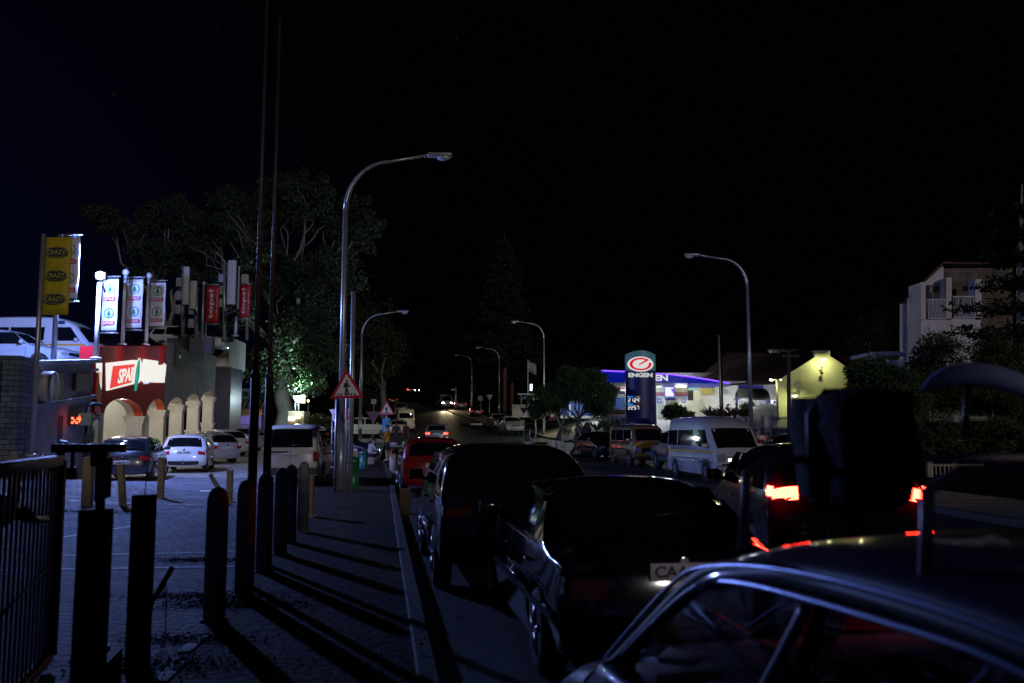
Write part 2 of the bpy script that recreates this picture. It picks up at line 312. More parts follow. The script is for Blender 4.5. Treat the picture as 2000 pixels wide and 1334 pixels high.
# ------------------------------------------------------------------ vehicles
PROF = {
'hatch': dict(L=4.0, W=1.72, H=1.48, belt=.93, tum=.74, wx=(1.28,-1.22), wr=.31, P=[(1.85,.2),(1.97,.3),(2.0,.5),(1.95,.68),(1.72,.82),(1.3,.92),(.92,.99),(.55,1.2),(.15,1.4),(-.35,1.48),(-1.1,1.46),(-1.5,1.38),(-1.72,1.12),(-1.86,.95),(-1.95,.82),(-2.0,.6),(-2.0,.38),(-1.9,.22)],
   rg=(.99,1.33), fg=(1.03,1.37), sg=[(-1.45,-.98,-.9,-1.3,.98,1.33),(-.93,-.06,-.08,-.85,.97,1.37),(.0,.85,.25,-.02,.97,1.37)]),
'sedan': dict(L=4.5, W=1.76, H=1.42, belt=.92, tum=.72, wx=(1.4,-1.3), wr=.31, P=[(2.1,.2),(2.22,.3),(2.25,.5),(2.2,.64),(1.9,.78),(1.4,.9),(.95,.97),(.55,1.17),(.1,1.36),(-.4,1.42),(-.9,1.39),(-1.25,1.22),(-1.6,1.03),(-2.0,1.0),(-2.17,.95),(-2.23,.75),(-2.25,.45),(-2.2,.3),(-2.1,.2)],
   rg=(1.07,1.35), fg=(1.01,1.33), sg=[(-1.45,-1.12,-1.0,-1.08,.98,1.24),(-1.07,-.12,-.12,-.88,.97,1.32),(-.06,.85,.22,-.06,.97,1.32)]),
'suv': dict(L=4.45, W=1.84, H=1.67, belt=1.08, tum=.76, wx=(1.38,-1.3), wr=.36, P=[(2.05,.28),(2.2,.4),(2.22,.65),(2.15,.88),(1.85,1.0),(1.4,1.06),(1.0,1.12),(.65,1.33),(.2,1.57),(-.3,1.66),(-1.2,1.65),(-1.7,1.58),(-1.95,1.32),(-2.1,1.1),(-2.17,.95),(-2.2,.7),(-2.2,.45),(-2.1,.3)],
   rg=(1.15,1.5), fg=(1.17,1.53), sg=[(-1.75,-1.2,-1.1,-1.5,1.14,1.48),(-1.13,-.12,-.12,-1.02,1.12,1.52),(-.05,.92,.3,-.05,1.12,1.52)]),
'hiace': dict(L=4.9, W=1.88, H=2.28, belt=1.12, tum=.84, wx=(1.55,-1.35), wr=.35, P=[(2.25,.25),(2.4,.36),(2.45,.6),(2.42,.9),(2.28,1.1),(2.1,1.28),(1.85,1.6),(1.6,1.9),(1.25,2.1),(.7,2.25),(.0,2.28),(-1.2,2.28),(-2.1,2.26),(-2.28,2.16),(-2.35,1.9),(-2.4,1.4),(-2.43,.9),(-2.45,.5),(-2.4,.28)],
   rg=(1.3,1.82), fg=(1.18,1.84), sg=[(-2.2,-1.15,-1.15,-2.15,1.22,1.78),(-1.08,.35,.35,-1.08,1.22,1.78),(.75,1.85,1.42,.75,1.2,1.78)]),
'van': dict(L=4.35, W=1.8, H=1.9, belt=1.08, tum=.84, wx=(1.35,-1.25), wr=.32, P=[(2.0,.22),(2.12,.34),(2.15,.55),(2.08,.76),(1.8,.92),(1.45,1.02),(1.1,1.16),(.8,1.45),(.45,1.75),(.0,1.88),(-.8,1.9),(-1.6,1.89),(-1.92,1.85),(-2.03,1.7),(-2.08,1.35),(-2.12,1.05),(-2.15,.7),(-2.15,.42),(-2.08,.24)],
   rg=(1.16,1.73), fg=(1.2,1.74), sg=[(-1.8,-.75,-.75,-1.75,1.16,1.68),(-.68,.15,.15,-.68,1.16,1.7),(.22,1.12,.6,.22,1.16,1.7)]),
'oldvan': dict(L=4.2, W=1.66, H=1.98, belt=1.1, tum=.86, wx=(1.35,-1.2), wr=.33, P=[(1.95,.3),(2.08,.4),(2.1,.7),(2.06,1.02),(1.98,1.15),(1.85,1.45),(1.7,1.75),(1.5,1.9),(1.1,1.96),(0,1.98),(-1.5,1.97),(-1.95,1.92),(-2.06,1.75),(-2.08,1.2),(-2.1,.7),(-2.1,.45),(-2.0,.3)],
   rg=(1.2,1.7), fg=(1.2,1.72), sg=[(-1.8,-.8,-.8,-1.75,1.2,1.68),(-.7,.45,.45,-.7,1.2,1.68),(.55,1.7,1.5,.55,1.18,1.68)]),
'pickup': dict(L=5.2, W=1.84, H=1.78, belt=1.12, tum=.78, wx=(1.6,-1.5), wr=.39, P=[(2.35,.38),(2.52,.5),(2.57,.75),(2.5,.98),(2.2,1.08),(1.7,1.13),(1.25,1.18),(.9,1.42),(.5,1.68),(0,1.78),(-.5,1.77),(-.85,1.7),(-1.02,1.4),(-1.08,1.2),(-1.3,1.17),(-2.3,1.16),(-2.52,1.14),(-2.57,.9),(-2.57,.6),(-2.45,.42)],
   rg=(1.28,1.6), fg=(1.24,1.62), sg=[(-.92,-.02,-.02,-.85,1.17,1.62),(.06,1.12,.6,.06,1.17,1.62)]),
'fort': dict(L=4.7, W=1.85, H=1.82, belt=1.16, tum=.78, wx=(1.45,-1.35), wr=.39, P=[(2.15,.38),(2.32,.5),(2.35,.8),(2.28,1.02),(1.95,1.12),(1.5,1.17),(1.1,1.22),(.8,1.44),(.35,1.7),(-.1,1.81),(-1.2,1.8),(-1.85,1.72),(-2.15,1.4),(-2.25,1.1),(-2.3,.9),(-2.35,.6),(-2.22,.4)],
   rg=(1.26,1.62), fg=(1.27,1.66), sg=[(-1.95,-1.2,-1.15,-1.75,1.2,1.6),(-1.13,-.1,-.1,-1.08,1.19,1.65),(-.03,1.0,.45,-.03,1.19,1.65)]),
}
def chaikin(P, k=2):
    for _ in range(k):
        Q = [P[0]]
        for a, b in zip(P, P[1:]): Q += [(a[0]*.75+b[0]*.25, a[1]*.75+b[1]*.25), (a[0]*.25+b[0]*.75, a[1]*.25+b[1]*.75)]
        P = Q+[P[-1]]
    return P
class Shape:
    def __init__(s, t):
        s.__dict__.update(PROF[t]); s.prof = chaikin(s.P, 2); s.t = t
    def hw(s, y, z):
        if z < s.belt: f = .94+.06*sm(z/.6)-.03*sm((z-.6)/(s.belt-.6))
        else: k = (z-s.belt)/(s.H-s.belt); f = .965+(s.tum-.965)*k**1.25
        e = abs(y)/(s.L/2); return s.W/2*f*(1-(.13 if y > 0 else .09)*min(1, e)**5)
    def top(s, i, t, off=0):    # i: float index on the profile
        i = max(0, min(len(s.prof)-1.001, i)); a = int(i); f = i-a
        p, q = s.prof[a], s.prof[a+1]; y = p[0]+(q[0]-p[0])*f; z = p[1]+(q[1]-p[1])*f
        d0 = s.prof[max(0, a-1)]; d1 = s.prof[min(len(s.prof)-1, a+2)]
        n = Vector((0, (d1[1]-d0[1]), -(d1[0]-d0[0]))).normalized()   # outward (profile runs front to rear)
        w_ = s.hw(y, z); c = .035*t*t+.065*abs(t)**9
        if z < s.belt: c += .05*t*t
        return Vector((w_*t, y, z))+n*(off-c)
    def find(s, z, rear):       # profile index at height z, searching the front or the rear
        n = len(s.prof); rng = range(n-1)
        if rear:
            for a in range(n-2, -1, -1):
                p, q = s.prof[a], s.prof[a+1]
                if (p[1]-z)*(q[1]-z) <= 0 and p[1] != q[1] and p[0] < .3: return a+(z-p[1])/(q[1]-p[1])
        for a in rng:
            p, q = s.prof[a], s.prof[a+1]
            if (p[1]-z)*(q[1]-z) <= 0 and p[1] != q[1]: return a+(z-p[1])/(q[1]-p[1])
        return n/2
    def solid(s):
        b = MB(); loop = [s.top(i, 1) for i in range(len(s.prof))]; T = [-1,-.97,-.9,-.75,-.5,-.25,0,.25,.5,.75,.9,.97,1]
        pf = s.prof; n = len(pf); k = 7
        ring = [(p[0], p[1]) for p in pf]
        rows = [[s.top(i, t) for t in T] for i in range(n)]
        a0, a1 = pf[-1], pf[0]
        for j in range(1, k):
            f = j/k; y = a0[0]+(a1[0]-a0[0])*f; z = a0[1]+(a1[1]-a0[1])*f
            rows.append([Vector((s.hw(y, z)*t, y, z)) for t in T])
        N = len(rows); m = len(T)
        for r in rows: b.v += r
        for i in range(N):
            for j in range(m-1): b.f.append([i*m+j, i*m+j+1, ((i+1)%N)*m+j+1, ((i+1)%N)*m+j]); b.mi.append(0); b.sm.append(True)
        zax = .62 if s.H < 1.85 else .9
        A = [.0,.05,.14,.3,.5,.7,.86]
        for sg in (-1, 1):
            idx = []
            for i in range(N):
                e = rows[i][0 if sg < 0 else -1]; ay = max(-s.L/2+.6, min(s.L/2-.6, e.y)); row = [i*m+(0 if sg < 0 else m-1)]
                for a in A[1:]:
                    y = e.y+(ay-e.y)*a; z = e.z+(zax-e.z)*a; row.append(len(b.v)); b.v.append(Vector((sg*s.hw(y, z), y, z)))
                idx.append(row)
            for i in range(N):
                for j in range(len(A)-1): b.f.append([idx[i][j], idx[i][j+1], idx[(i+1)%N][j+1], idx[(i+1)%N][j]]); b.mi.append(0); b.sm.append(True)
            inner = [r[-1] for r in idx]
            for t in tessellate_polygon([[Vector((b.v[q].y, b.v[q].z, 0)) for q in inner]]): b.f.append([inner[q] for q in t]); b.mi.append(0); b.sm.append(True)
        return b
    def cap(s, b, i0, i1, t0, t1, off=.006, ni=5, nj=7):
        k = len(b.v)
        for i in range(ni+1):
            for j in range(nj+1): b.v.append(s.top(i0+(i1-i0)*i/ni, t0+(t1-t0)*j/nj, off))
        for i in range(ni):
            for j in range(nj): b.f.append([k+i*(nj+1)+j, k+i*(nj+1)+j+1, k+(i+1)*(nj+1)+j+1, k+(i+1)*(nj+1)+j]); b.mi.append(b.cm); b.sm.append(True)
    def side(s, b, q, sg, off=.005, n=5):   # q: y0,y1,y2,y3 (rear-bottom, front-bottom, front-top, rear-top), z0, z1
        y0, y1, y2, y3, z0, z1 = q; k = len(b.v)
        for i in range(n+1):
            f = i/n; z = z0+(z1-z0)*f; a = y0+(y3-y0)*f; c = y1+(y2-y1)*f
            for j in range(n+1): y = a+(c-a)*j/n; b.v.append(Vector((sg*(s.hw(y, z)+off), y, z)))
        for i in range(n):
            for j in range(n): b.f.append([k+i*(n+1)+j, k+i*(n+1)+j+1, k+(i+1)*(n+1)+j+1, k+(i+1)*(n+1)+j]); b.mi.append(b.cm); b.sm.append(True)
BODY = {}
def bodymesh(t):
    if t in BODY: return BODY[t].copy()
    s = Shape(t); b = s.solid(); me = bpy.data.meshes.new('body')
    me.from_pydata([tuple(v) for v in b.v], [], b.f); bm = bmesh.new(); bm.from_mesh(me)
    bmesh.ops.remove_doubles(bm, verts=bm.verts, dist=.0001)
    bmesh.ops.recalc_face_normals(bm, faces=bm.faces)
    for f in bm.faces: f.smooth = True
    bm.to_mesh(me); bm.free()
    o = bpy.data.objects.new('tmp', me); C.objects.link(o)
    c = MB()
    for y in s.wx:
        for sg in (-1, 1): c.cyl((sg*(s.W/2-.26), y, s.wr+.01), (sg*(s.W/2+.2), y, s.wr+.01), s.wr+.055, n=28)
    co = c.build('cut', black)
    md = o.modifiers.new('b', 'BOOLEAN'); md.operation = 'DIFFERENCE'; md.object = co; md.solver = 'EXACT'
    dg = bpy.context.evaluated_depsgraph_get(); out = bpy.data.meshes.new_from_object(o.evaluated_get(dg))
    if len(out.vertices) < 200 or max(abs(v.co.x) for v in out.vertices) > s.W/2+.03: print('BOOLEAN FAILED', t, len(out.vertices)); out = me
    bpy.data.objects.remove(o); bpy.data.objects.remove(co)
    BODY[t] = out; return out.copy()
WHEEL = {}
def wheel_parts(r):
    if r in WHEEL: return WHEEL[r]
    t = MB(); t.lathe((0,0,0), [(r*.62,-.1),(r*.94,-.1),(r,-.07),(r,.07),(r*.94,.1),(r*.64,.1)], 24, (1,0,0))
    d = MB(); d.lathe((.055,0,0), [(r*.63,-.02),(r*.6,.03),(r*.55,.0),(.03,-.01)], 24, (1,0,0))
    for k in range(5):
        a = 2*pi*k/5+.3; p = Vector((.085, cos(a), sin(a)))
        d.tube([(.09, .03*cos(a), .03*sin(a)), (.1, r*.3*cos(a), r*.3*sin(a)), (.085, r*.58*cos(a), r*.58*sin(a))], [.035,.026,.035], 6)
    d.lathe((.08,0,0), [(.05,0),(.045,.03),(.01,.035)], 12, (1,0,0))
    T = t.build('wheel', rubber); D = d.build('rim', rimm)
    WHEEL[r] = (T.data, D.data); bpy.data.objects.remove(T); bpy.data.objects.remove(D); return WHEEL[r]
PAINT = {}
def paint_mat(c, rough=.3):
    k = (c, rough)
    if k not in PAINT: PAINT[k] = mat('car_paint_%d' % len(PAINT), c, rough, 0, var=.06, vs=2, coat=1)
    return PAINT[k]
GL = MB
def plate(o, s, rear, txt, m=platew, col=None, z=None):
    z = z if z is not None else (.72 if s.H < 1.6 else .85)
    i = s.find(z, rear); p = s.top(i, 0, .012); sg = -1 if rear else 1
    r = Vector((1,0,0)) if rear else Vector((-1,0,0)); b = MB()
    b.bbox((0, p.y+sg*.008, z), (.5, .02, .115), .006)
    pl = b.build('number_plate', m, o, False)
    if txt: text(txt, (0, p.y+sg*.0185, z), r, (0,0,1), .44, .08, black, pl, 'lettering', .002, .03, world=False)
    return pl
def vehicle(kind, name, label, cat, loc, rz, col, rear=True, txt=None, tail=0, head=0, group=None, lod=0, trim=None, tailcol=(1,.03,.02), scale=None, rough=.3, lz=None, extra=None, mirror=True, plz=None, plm=platew):
    s = Shape(kind); o = thing(name, label, cat, loc, rz, group)
    pm = paint_mat(col, rough); me = bodymesh(kind); me.materials.clear(); me.materials.append(pm)
    bo = bpy.data.objects.new('body', me); C.objects.link(bo); bo.parent = o
    g = MB(); s.cap(g, s.find(s.fg[0], False), s.find(s.fg[1], False), -.86, .86, .006); g.build('windscreen', glass, o, False)
    if kind != 'pickup' or True:
        g = MB(); i0, i1 = s.find(s.rg[1], True), s.find(s.rg[0], True); s.cap(g, i0, i1, -.84, .84, .006); g.build('rear_window', glass, o, False)
    for q in s.sg:
        for sg in (-1, 1): g = MB(); s.side(g, q, sg); g.build('side_window', glass, o, False)
    # doors: dark shut lines and handles
    g = MB(); ys = sorted({round((a[1]+b_[0])/2, 3) for a, b_ in zip(s.sg, s.sg[1:])}); fy = s.sg[-1][1]
    for y in ys+[fy+.03]+([s.sg[0][0]] if kind in ('van', 'hiace') else []):
        for sg in (-1, 1): s.side(g, (y-.006, y+.006, y+.006, y-.006, .3, s.belt+.02), sg, .004, 6)
    g.build('door_gap', black, o, False)
    for y in ys:
        for sg in (-1, 1):
            h = MB(); h.bbox((sg*(s.hw(y, s.belt-.12)+.02), y+.12, s.belt-.12), (.035, .16, .03), .01); h.build('door_handle', trim or pm, o, False)
    # bumpers
    for re in (True, False):
        zl = s.P[0 if not re else -1][1]; i0 = s.find(zl+.06, re); i1 = s.find(zl+.3, re)
        g = MB(); s.cap(g, min(i0, i1), max(i0, i1), -.99, .99, .022, 4, 12); g.build('bumper', trim or pm, o, False)
    # lamps
    zl = lz or (s.belt-.16 if kind not in ('hiace', 'van', 'oldvan', 'pickup') else s.belt-.2)
    hh = .13 if kind not in ('hiace', 'van', 'oldvan', 'pickup') else .3
    for sg in (-1, 1):
        g = MB(); a, b_ = s.find(zl+hh/2, True), s.find(zl-hh/2, True)
        s.cap(g, min(a, b_), max(a, b_), sg*(.66 if hh < .2 else .84), sg*.985, .014, 3, 4)
        s.side(g, (-s.L/2+.11, -s.L/2+.3, -s.L/2+.32, -s.L/2+.11, zl-hh/2+.02, zl+hh/2), sg, .01, 3)
        g.build('tail_light', emi('tail_lit_%s' % str(tail)+str(tailcol[1]), tailcol, tail) if tail else (mat('dark_tail_lens', (.05,.003,.004), .2, coat=1) if col == BLK else tailoff), o, False)
        g = MB(); zh = s.belt-.27; a, b_ = s.find(zh-.07, False), s.find(zh+.07, False)
        s.cap(g, min(a, b_), max(a, b_), sg*.62, sg*.975, .014, 3, 4)
        g.build('headlight', emi('head_lit', (1,.86,.6), head) if head else headoff, o, False)
    zg = s.belt-.3; a, b_ = s.find(zg-.05, False), s.find(zg+.06, False); g = MB(); s.cap(g, min(a, b_), max(a, b_), -.5, .5, .012); g.build('grille', black, o, False)
    if txt is not None:
        plate(o, s, rear, txt, z=plz, m=plm)
    T, D = wheel_parts(s.wr)
    for y in s.wx:
        for sg in (-1, 1):
            wob = bpy.data.objects.new('wheel', T); C.objects.link(wob); wob.parent = o; wob.location = (sg*(s.W/2-.12), y, s.wr); wob.rotation_euler = (0, 0, 0 if sg > 0 else pi)
            ro = bpy.data.objects.new('rim', D); C.objects.link(ro); ro.parent = wob
    if mirror:
        for sg in (-1, 1):
            y = s.sg[-1][1]-.12; g = MB(); x = s.hw(y, s.belt+.08)
            g.bbox((sg*(x+.13), y+.02, s.belt+.12), (.2, .1, .14), .035); g.cyl((sg*x, y, s.belt+.05), (sg*(x+.08), y, s.belt+.1), .025, n=6); g.build('side_mirror', trim or pm, o, False)
    if lod == 0:
        g = MB(); i = s.find(s.rg[0]+.05, True); p0 = s.top(i, 0, .03); p1 = s.top(s.find(s.rg[0]+.1, True), .5, .03); g.tube([p0, (p0+p1)/2+Vector((0,-.01,0)), p1], .008, 5); g.build('wiper', black, o, False)
        g = MB(); y = s.prof[len(s.prof)//2][0]-.5; z = s.H-.02; g.cyl((0, y, z), (0, y-.08, z+.17), .004, .002, 5); g.build('aerial', black, o, False)
        g = MB(); i = s.find((zl+ (plz or .8))/2+.1, True); p = s.top(i, 0, .012); g.lathe(p, [(.045,0),(.045,.008),(.03,.012)], 16, (0,-1,0)); g.build('badge', chrome, o, False)
    if extra: extra(o, s)
    return o
BLK = (.006,.007,.012); WHT = (.72,.72,.73); SIL = (.35,.36,.38); RED = (.2,.006,.012)
def G(px, Y, dz=.0):
    X = (px-1000)/1700*Y*1.0; X = at(px, 845, Y).x; return (X, Y, tz(X, Y)+dz)
def place(px, Y, L, az, rear=True, dz=0):   # px,Y: middle of the rear (or front) face seen; returns centre and yaw
    X = at(px, 850, Y).x; a = R(az); d = Vector((sin(a), cos(a))); c = Vector((X, Y))+d*L/2
    return (c.x, c.y, tz(c.x, c.y)+dz), (-a if rear else -a+pi)

def dark_sedan_extra(o, s):
    for sg in (-1, 1):
        g = MB()
        s.side(g, (-1.9,1.95,1.95,-1.9,.5,.56), sg, .014, 8); g.build('side_moulding', chrome if False else mat('moulding', (.08,.08,.09), .25), o, False)
        g = MB(); s.side(g, (-1.2,.95,.95,-1.2,.935,.95), sg, .012, 8); g.build('window_trim', chrome, o, False)
# right-hand row of parked cars on our kerb
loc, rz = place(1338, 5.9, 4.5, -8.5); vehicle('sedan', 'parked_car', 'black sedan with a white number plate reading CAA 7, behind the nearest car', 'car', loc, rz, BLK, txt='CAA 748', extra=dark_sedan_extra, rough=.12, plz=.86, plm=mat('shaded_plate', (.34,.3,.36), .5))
loc, rz = place(1016, 9.7, 4.3, -9); vehicle('suv', 'parked_car', 'black small SUV parked at the kerb ahead of the black sedan', 'car', loc, rz, BLK, rough=.12, txt='', plz=.8)
loc, rz = place(850, 24, 4.5, -9.5); vehicle('suv', 'parked_car', 'glossy red SUV with a yellowish number plate at the left kerb', 'car', loc, rz, RED, txt='CA 784 215', trim=None, plz=.88)
loc, rz = place(853, 64, 4.0, -6); vehicle('hatch', 'driving_car', 'small silver hatchback with glowing red tail lights on the open road', 'car', loc, rz, (.2,.2,.23), tail=14, txt='', lod=1)
# car pulling away on the right
def brk(o, s):
    g = MB(); s.cap(g, s.find(1.56, True), s.find(1.52, True), -.22, .22, .02, 2, 4); g.build('brake_light', emi('hibrake', (1,.02,.01), 1.5), o, False)
loc, rz = place(1655, 9.6, 4.2, 4); mv = vehicle('suv', 'driving_car', 'dark car with blazing red tail lights pulling out on the right', 'car', loc, rz, (.015,.012,.03), tail=60, rough=.15, extra=brk, tailcol=(1,.02,.01), lz=1.13)
# shop car park
LG = 'cars parked in front of the arcade'
loc, rz = place(240, 28, 4.1, -13, dz=.11); vehicle('hatch', 'parked_car', 'dark grey hatchback parked nearest the lit arch, left of the white hatchback', 'car', loc, rz, (.014,.014,.018), txt='CAM 8310', group=LG, plz=.62)
loc, rz = place(360, 33.5, 3.9, -14, dz=.11)
def towbar(o, s):
    g = MB(); g.tube([(0,-1.95,.4),(0,-2.1,.36),(0,-2.12,.44)], .025, 6); g.ball((0,-2.12,.47), .03, 6); g.build('tow_bar', chrome, o, False)
    g = MB(); s.cap(g, s.find(.45, True), s.find(.3, True), -.72, .72, .03, 3, 8); g.build('rear_diffuser', black, o, False)
vehicle('hatch', 'parked_car', 'white hatchback with tow bar, between the dark grey and the silver hatchback', 'car', loc, rz, (.62,.62,.64), txt='CAA 124-008', group=LG, extra=towbar, plz=.78)
loc, rz = place(444, 41, 3.8, -52, dz=.11); vehicle('hatch', 'parked_car', 'silver hatchback with one red tail light glowing, right of the white hatchback', 'car', loc, rz, (.3,.3,.31), txt='CA 512 708', group=LG, plz=.72)
loc, rz = place(464, 47.5, 3.9, -50, dz=.11); vehicle('hatch', 'parked_car', 'white hatchback half hidden behind the silver hatchback', 'car', loc, rz, (.55,.57,.62), txt='', group=LG)
loc, rz = place(497, 52, 4.4, -48, dz=.11); vehicle('sedan', 'parked_car', 'pale blue grey sedan farthest along the row by the dark column', 'car', loc, rz, (.3,.34,.45), txt='', group=LG)
def caddy(o, s):
    i0, i1 = s.find(1.12, True), s.find(.35, True); g = MB(); s.cap(g, i0, i1, -.007, .007, .009, 6, 1); g.build('door_gap', black, o, False)
    g = MB(); p = s.top(s.find(1.02, True), -.42, .02); g.bbox(p, (.62,.03,.045), .01); g.build('handle_recess', black, o, False)
loc, rz = place(568, 27, 4.35, -5, dz=.11); vehicle('van', 'parked_van', 'white compact panel van with wide rear window, seen from behind by the bollards', 'van', loc, rz, (.55,.52,.48), txt='CA 357 333', extra=caddy, trim=mat('grey_bumper', (.06,.06,.065), .6), plz=.92)
# further vehicles
vehicle('pickup', 'parked_pickup', 'white double cab pickup standing side-on beyond the traffic signs', 'pickup', (at(712,850,72).x,72,tz(-12,72)+.1), -pi/2+.15, (.5,.48,.42), lod=1)
vehicle('hatch', 'parked_car', 'dark hatchback side-on in the shade behind the white van', 'car', (at(662,850,44).x,44,tz(-8.7,44)+.1), -pi/2-.2, (.02,.02,.035), lod=1)
def taxi(o, s):
    for sg in (-1, 1):
        g = MB(); s.side(g, (-2.3,2.1,2.1,-2.3,1.0,1.07), sg, .007, 12); g.build('taxi_stripe', mat('taxi_yellow', (.75,.42,.02), .4), o, False)
loc, rz = place(793, 86, 4.9, -10); vehicle('hiace', 'parked_minibus', 'cream high roof minibus seen from behind on the left of the road', 'minibus', loc, rz, (.6,.5,.32), txt='', lod=1)
loc, rz = place(778, 80, 4.0, -12); vehicle('hatch', 'parked_car', 'white hatchback tucked in beside the cream minibus', 'car', loc, rz, (.6,.55,.4), txt='', lod=1)
loc, rz = place(782, 112, 4.4, -10); vehicle('van', 'parked_van', 'dull van with roof bars waiting beyond the cream minibus', 'van', loc, rz, (.16,.13,.11), lod=1)
loc, rz = place(873, 130, 4.9, -16, rear=False); vehicle('hiace', 'driving_minibus', 'oncoming minibus with both headlights lit on the wet-looking road', 'minibus', loc, rz, (.3,.28,.25), head=60, txt='', rear=False, lod=1)
loc, rz = place(800, 250, 4.2, -18); vehicle('hatch', 'driving_car', 'tiny car with red tail lights at the far end of the road', 'car', loc, rz, (.05,.05,.07), tail=25, txt='', lod=1)
loc, rz = place(814, 246, 4.2, -18, rear=False); vehicle('hatch', 'driving_car', 'far oncoming car whose headlight shines as a white star', 'car', loc, rz, (.05,.05,.05), head=60, lod=1)
loc, rz = place(768, 150, 4.2, -18); vehicle('hatch', 'parked_car', 'dark car with faint red lamps far up on the left', 'car', loc, rz, (.03,.02,.02), tail=.6, lod=1)
loc, rz = place(931, 112, 4.1, -6); vehicle('hatch', 'parked_car', 'dark red car parked behind the white sign post on the right verge', 'car', loc, rz, (.05,.01,.012), tail=.8, txt='', lod=1)
loc, rz = place(902, 128, 4.1, -14); vehicle('hatch', 'parked_car', 'grey car on the verge right of the oncoming minibus', 'car', loc, rz, (.12,.1,.09), tail=.6, lod=1)
loc, rz = place(1008, 80, 4.7, -12, rear=False); vehicle('fort', 'parked_car', 'white SUV with dark grille facing the camera at the right kerb', 'car', loc, rz, (.7,.66,.5), rear=False, lod=1)
loc, rz = place(982, 88, 5.2, -12, rear=False); vehicle('pickup', 'parked_pickup', 'pale pickup parked right behind the white facing SUV', 'pickup', loc, rz, (.6,.56,.4), rear=False, lod=1)
loc, rz = place(1198, 46.5, 3.9, -14, rear=False); vehicle('hatch', 'parked_car', 'black hatchback left of the brown and yellow van', 'car', loc, rz, (.012,.012,.016), rear=False, tail=0, lod=1)
def old(o, s):
    g = MB(); s.cap(g, s.find(.78, False), s.find(1.1, False), -.93, .93, .012, 4, 8); g.build('front_panel', mat('van_yellow', (.5,.24,.02), .3, coat=.8), o, False)
    g = MB(); s.cap(g, s.find(.5, False), s.find(.62, False), -.5, .9, .03, 3, 8); g.build('valance', MAT['van_yellow'], o, False)
    g = MB(); s.cap(g, s.find(.64, False), s.find(.76, False), -.5, .5, .03, 3, 6); g.build('grille', black, o, False)
    for sg in (-1, 1):
        g = MB(); s.cap(g, s.find(.66, False), s.find(.8, False), sg*.6, sg*.85, .035, 2, 2); g.build('headlight', headoff, o, False)
loc, rz = place(1270, 40, 4.2, -10, rear=False); vehicle('oldvan', 'parked_van', 'old brown van with a yellow front panel, between the black hatchback and white minibus', 'van', loc, rz, (.16,.09,.055), rear=False, txt='CA 41', extra=old, plz=.62)
loc, rz = place(1384, 34.9, 5.0, -9, rear=False); vehicle('pickup', 'parked_pickup', 'grey pickup squeezed between the yellow fronted van and white minibus', 'pickup', loc, rz, (.1,.12,.16), rear=False, lod=1)
def hiace_front(o, s):
    taxi(o, s)
    g = MB(); s.cap(g, s.find(.72, False), s.find(.9, False), -.55, .55, .02, 3, 8); g.build('grille', chrome, o, False)
    for sg in (-1, 1):
        g = MB(); s.cap(g, s.find(.72, False), s.find(1.0, False), sg*.66, sg*.97, .022, 3, 3); g.build('headlight', headoff, o, False)
        g = MB(); g.tube([(sg*(s.hw(y, .72)+.008), y, .72+.05*sin(y*9)) for y in frange(.3, 2.1, .08)], .012, 4); g.tube([(sg*(s.hw(y, .66)+.008), y, .66+.04*cos(y*11)) for y in frange(.5, 2.1, .08)], .01, 4); g.build('swirl_decal', mat('decal', (.08,.05,.06), .4), o, False)
    g = MB(); g.lathe((0, 2.42, .82), [(.09,-.02),(.1,.03),(.07,.04),(.065,.02)], 16, (0,1,0)); g.build('badge', chrome, o, False)
    g = MB(); g.tube([(-.75,2.5,.35),(-.75,2.6,.62),(0,2.62,.66),(.75,2.6,.62),(.75,2.5,.35)], .03, 6); g.build('bull_bar', chrome, o, False)
loc, rz = place(1447, 29.3, 4.9, -10, rear=False); hi = vehicle('hiace', 'parked_minibus', 'white high roof minibus facing the camera with a yellow stripe and swirl decal', 'minibus', loc, rz, (.5,.49,.52), rear=False, extra=hiace_front, txt='')
vehicle('hatch', 'parked_car', 'red car parked behind the pale palisade fence', 'car', (at(1492,850,52).x,52,tz(15,52)+.1), pi/2+.1, (.3,.02,.03), lod=1)
vehicle('hatch', 'parked_car', 'dark car low behind the fence, nearer than the red one', 'car', (at(1530,850,47).x,47,tz(15,47)-.1), pi/2-.1, (.05,.03,.05), lod=1)
vehicle('hatch', 'parked_car', 'silver car half hidden behind the blue price pylon', 'car', (at(1212,850,64).x,64,tz(8,64)+.12), pi+.3, (.5,.5,.52), lod=1)

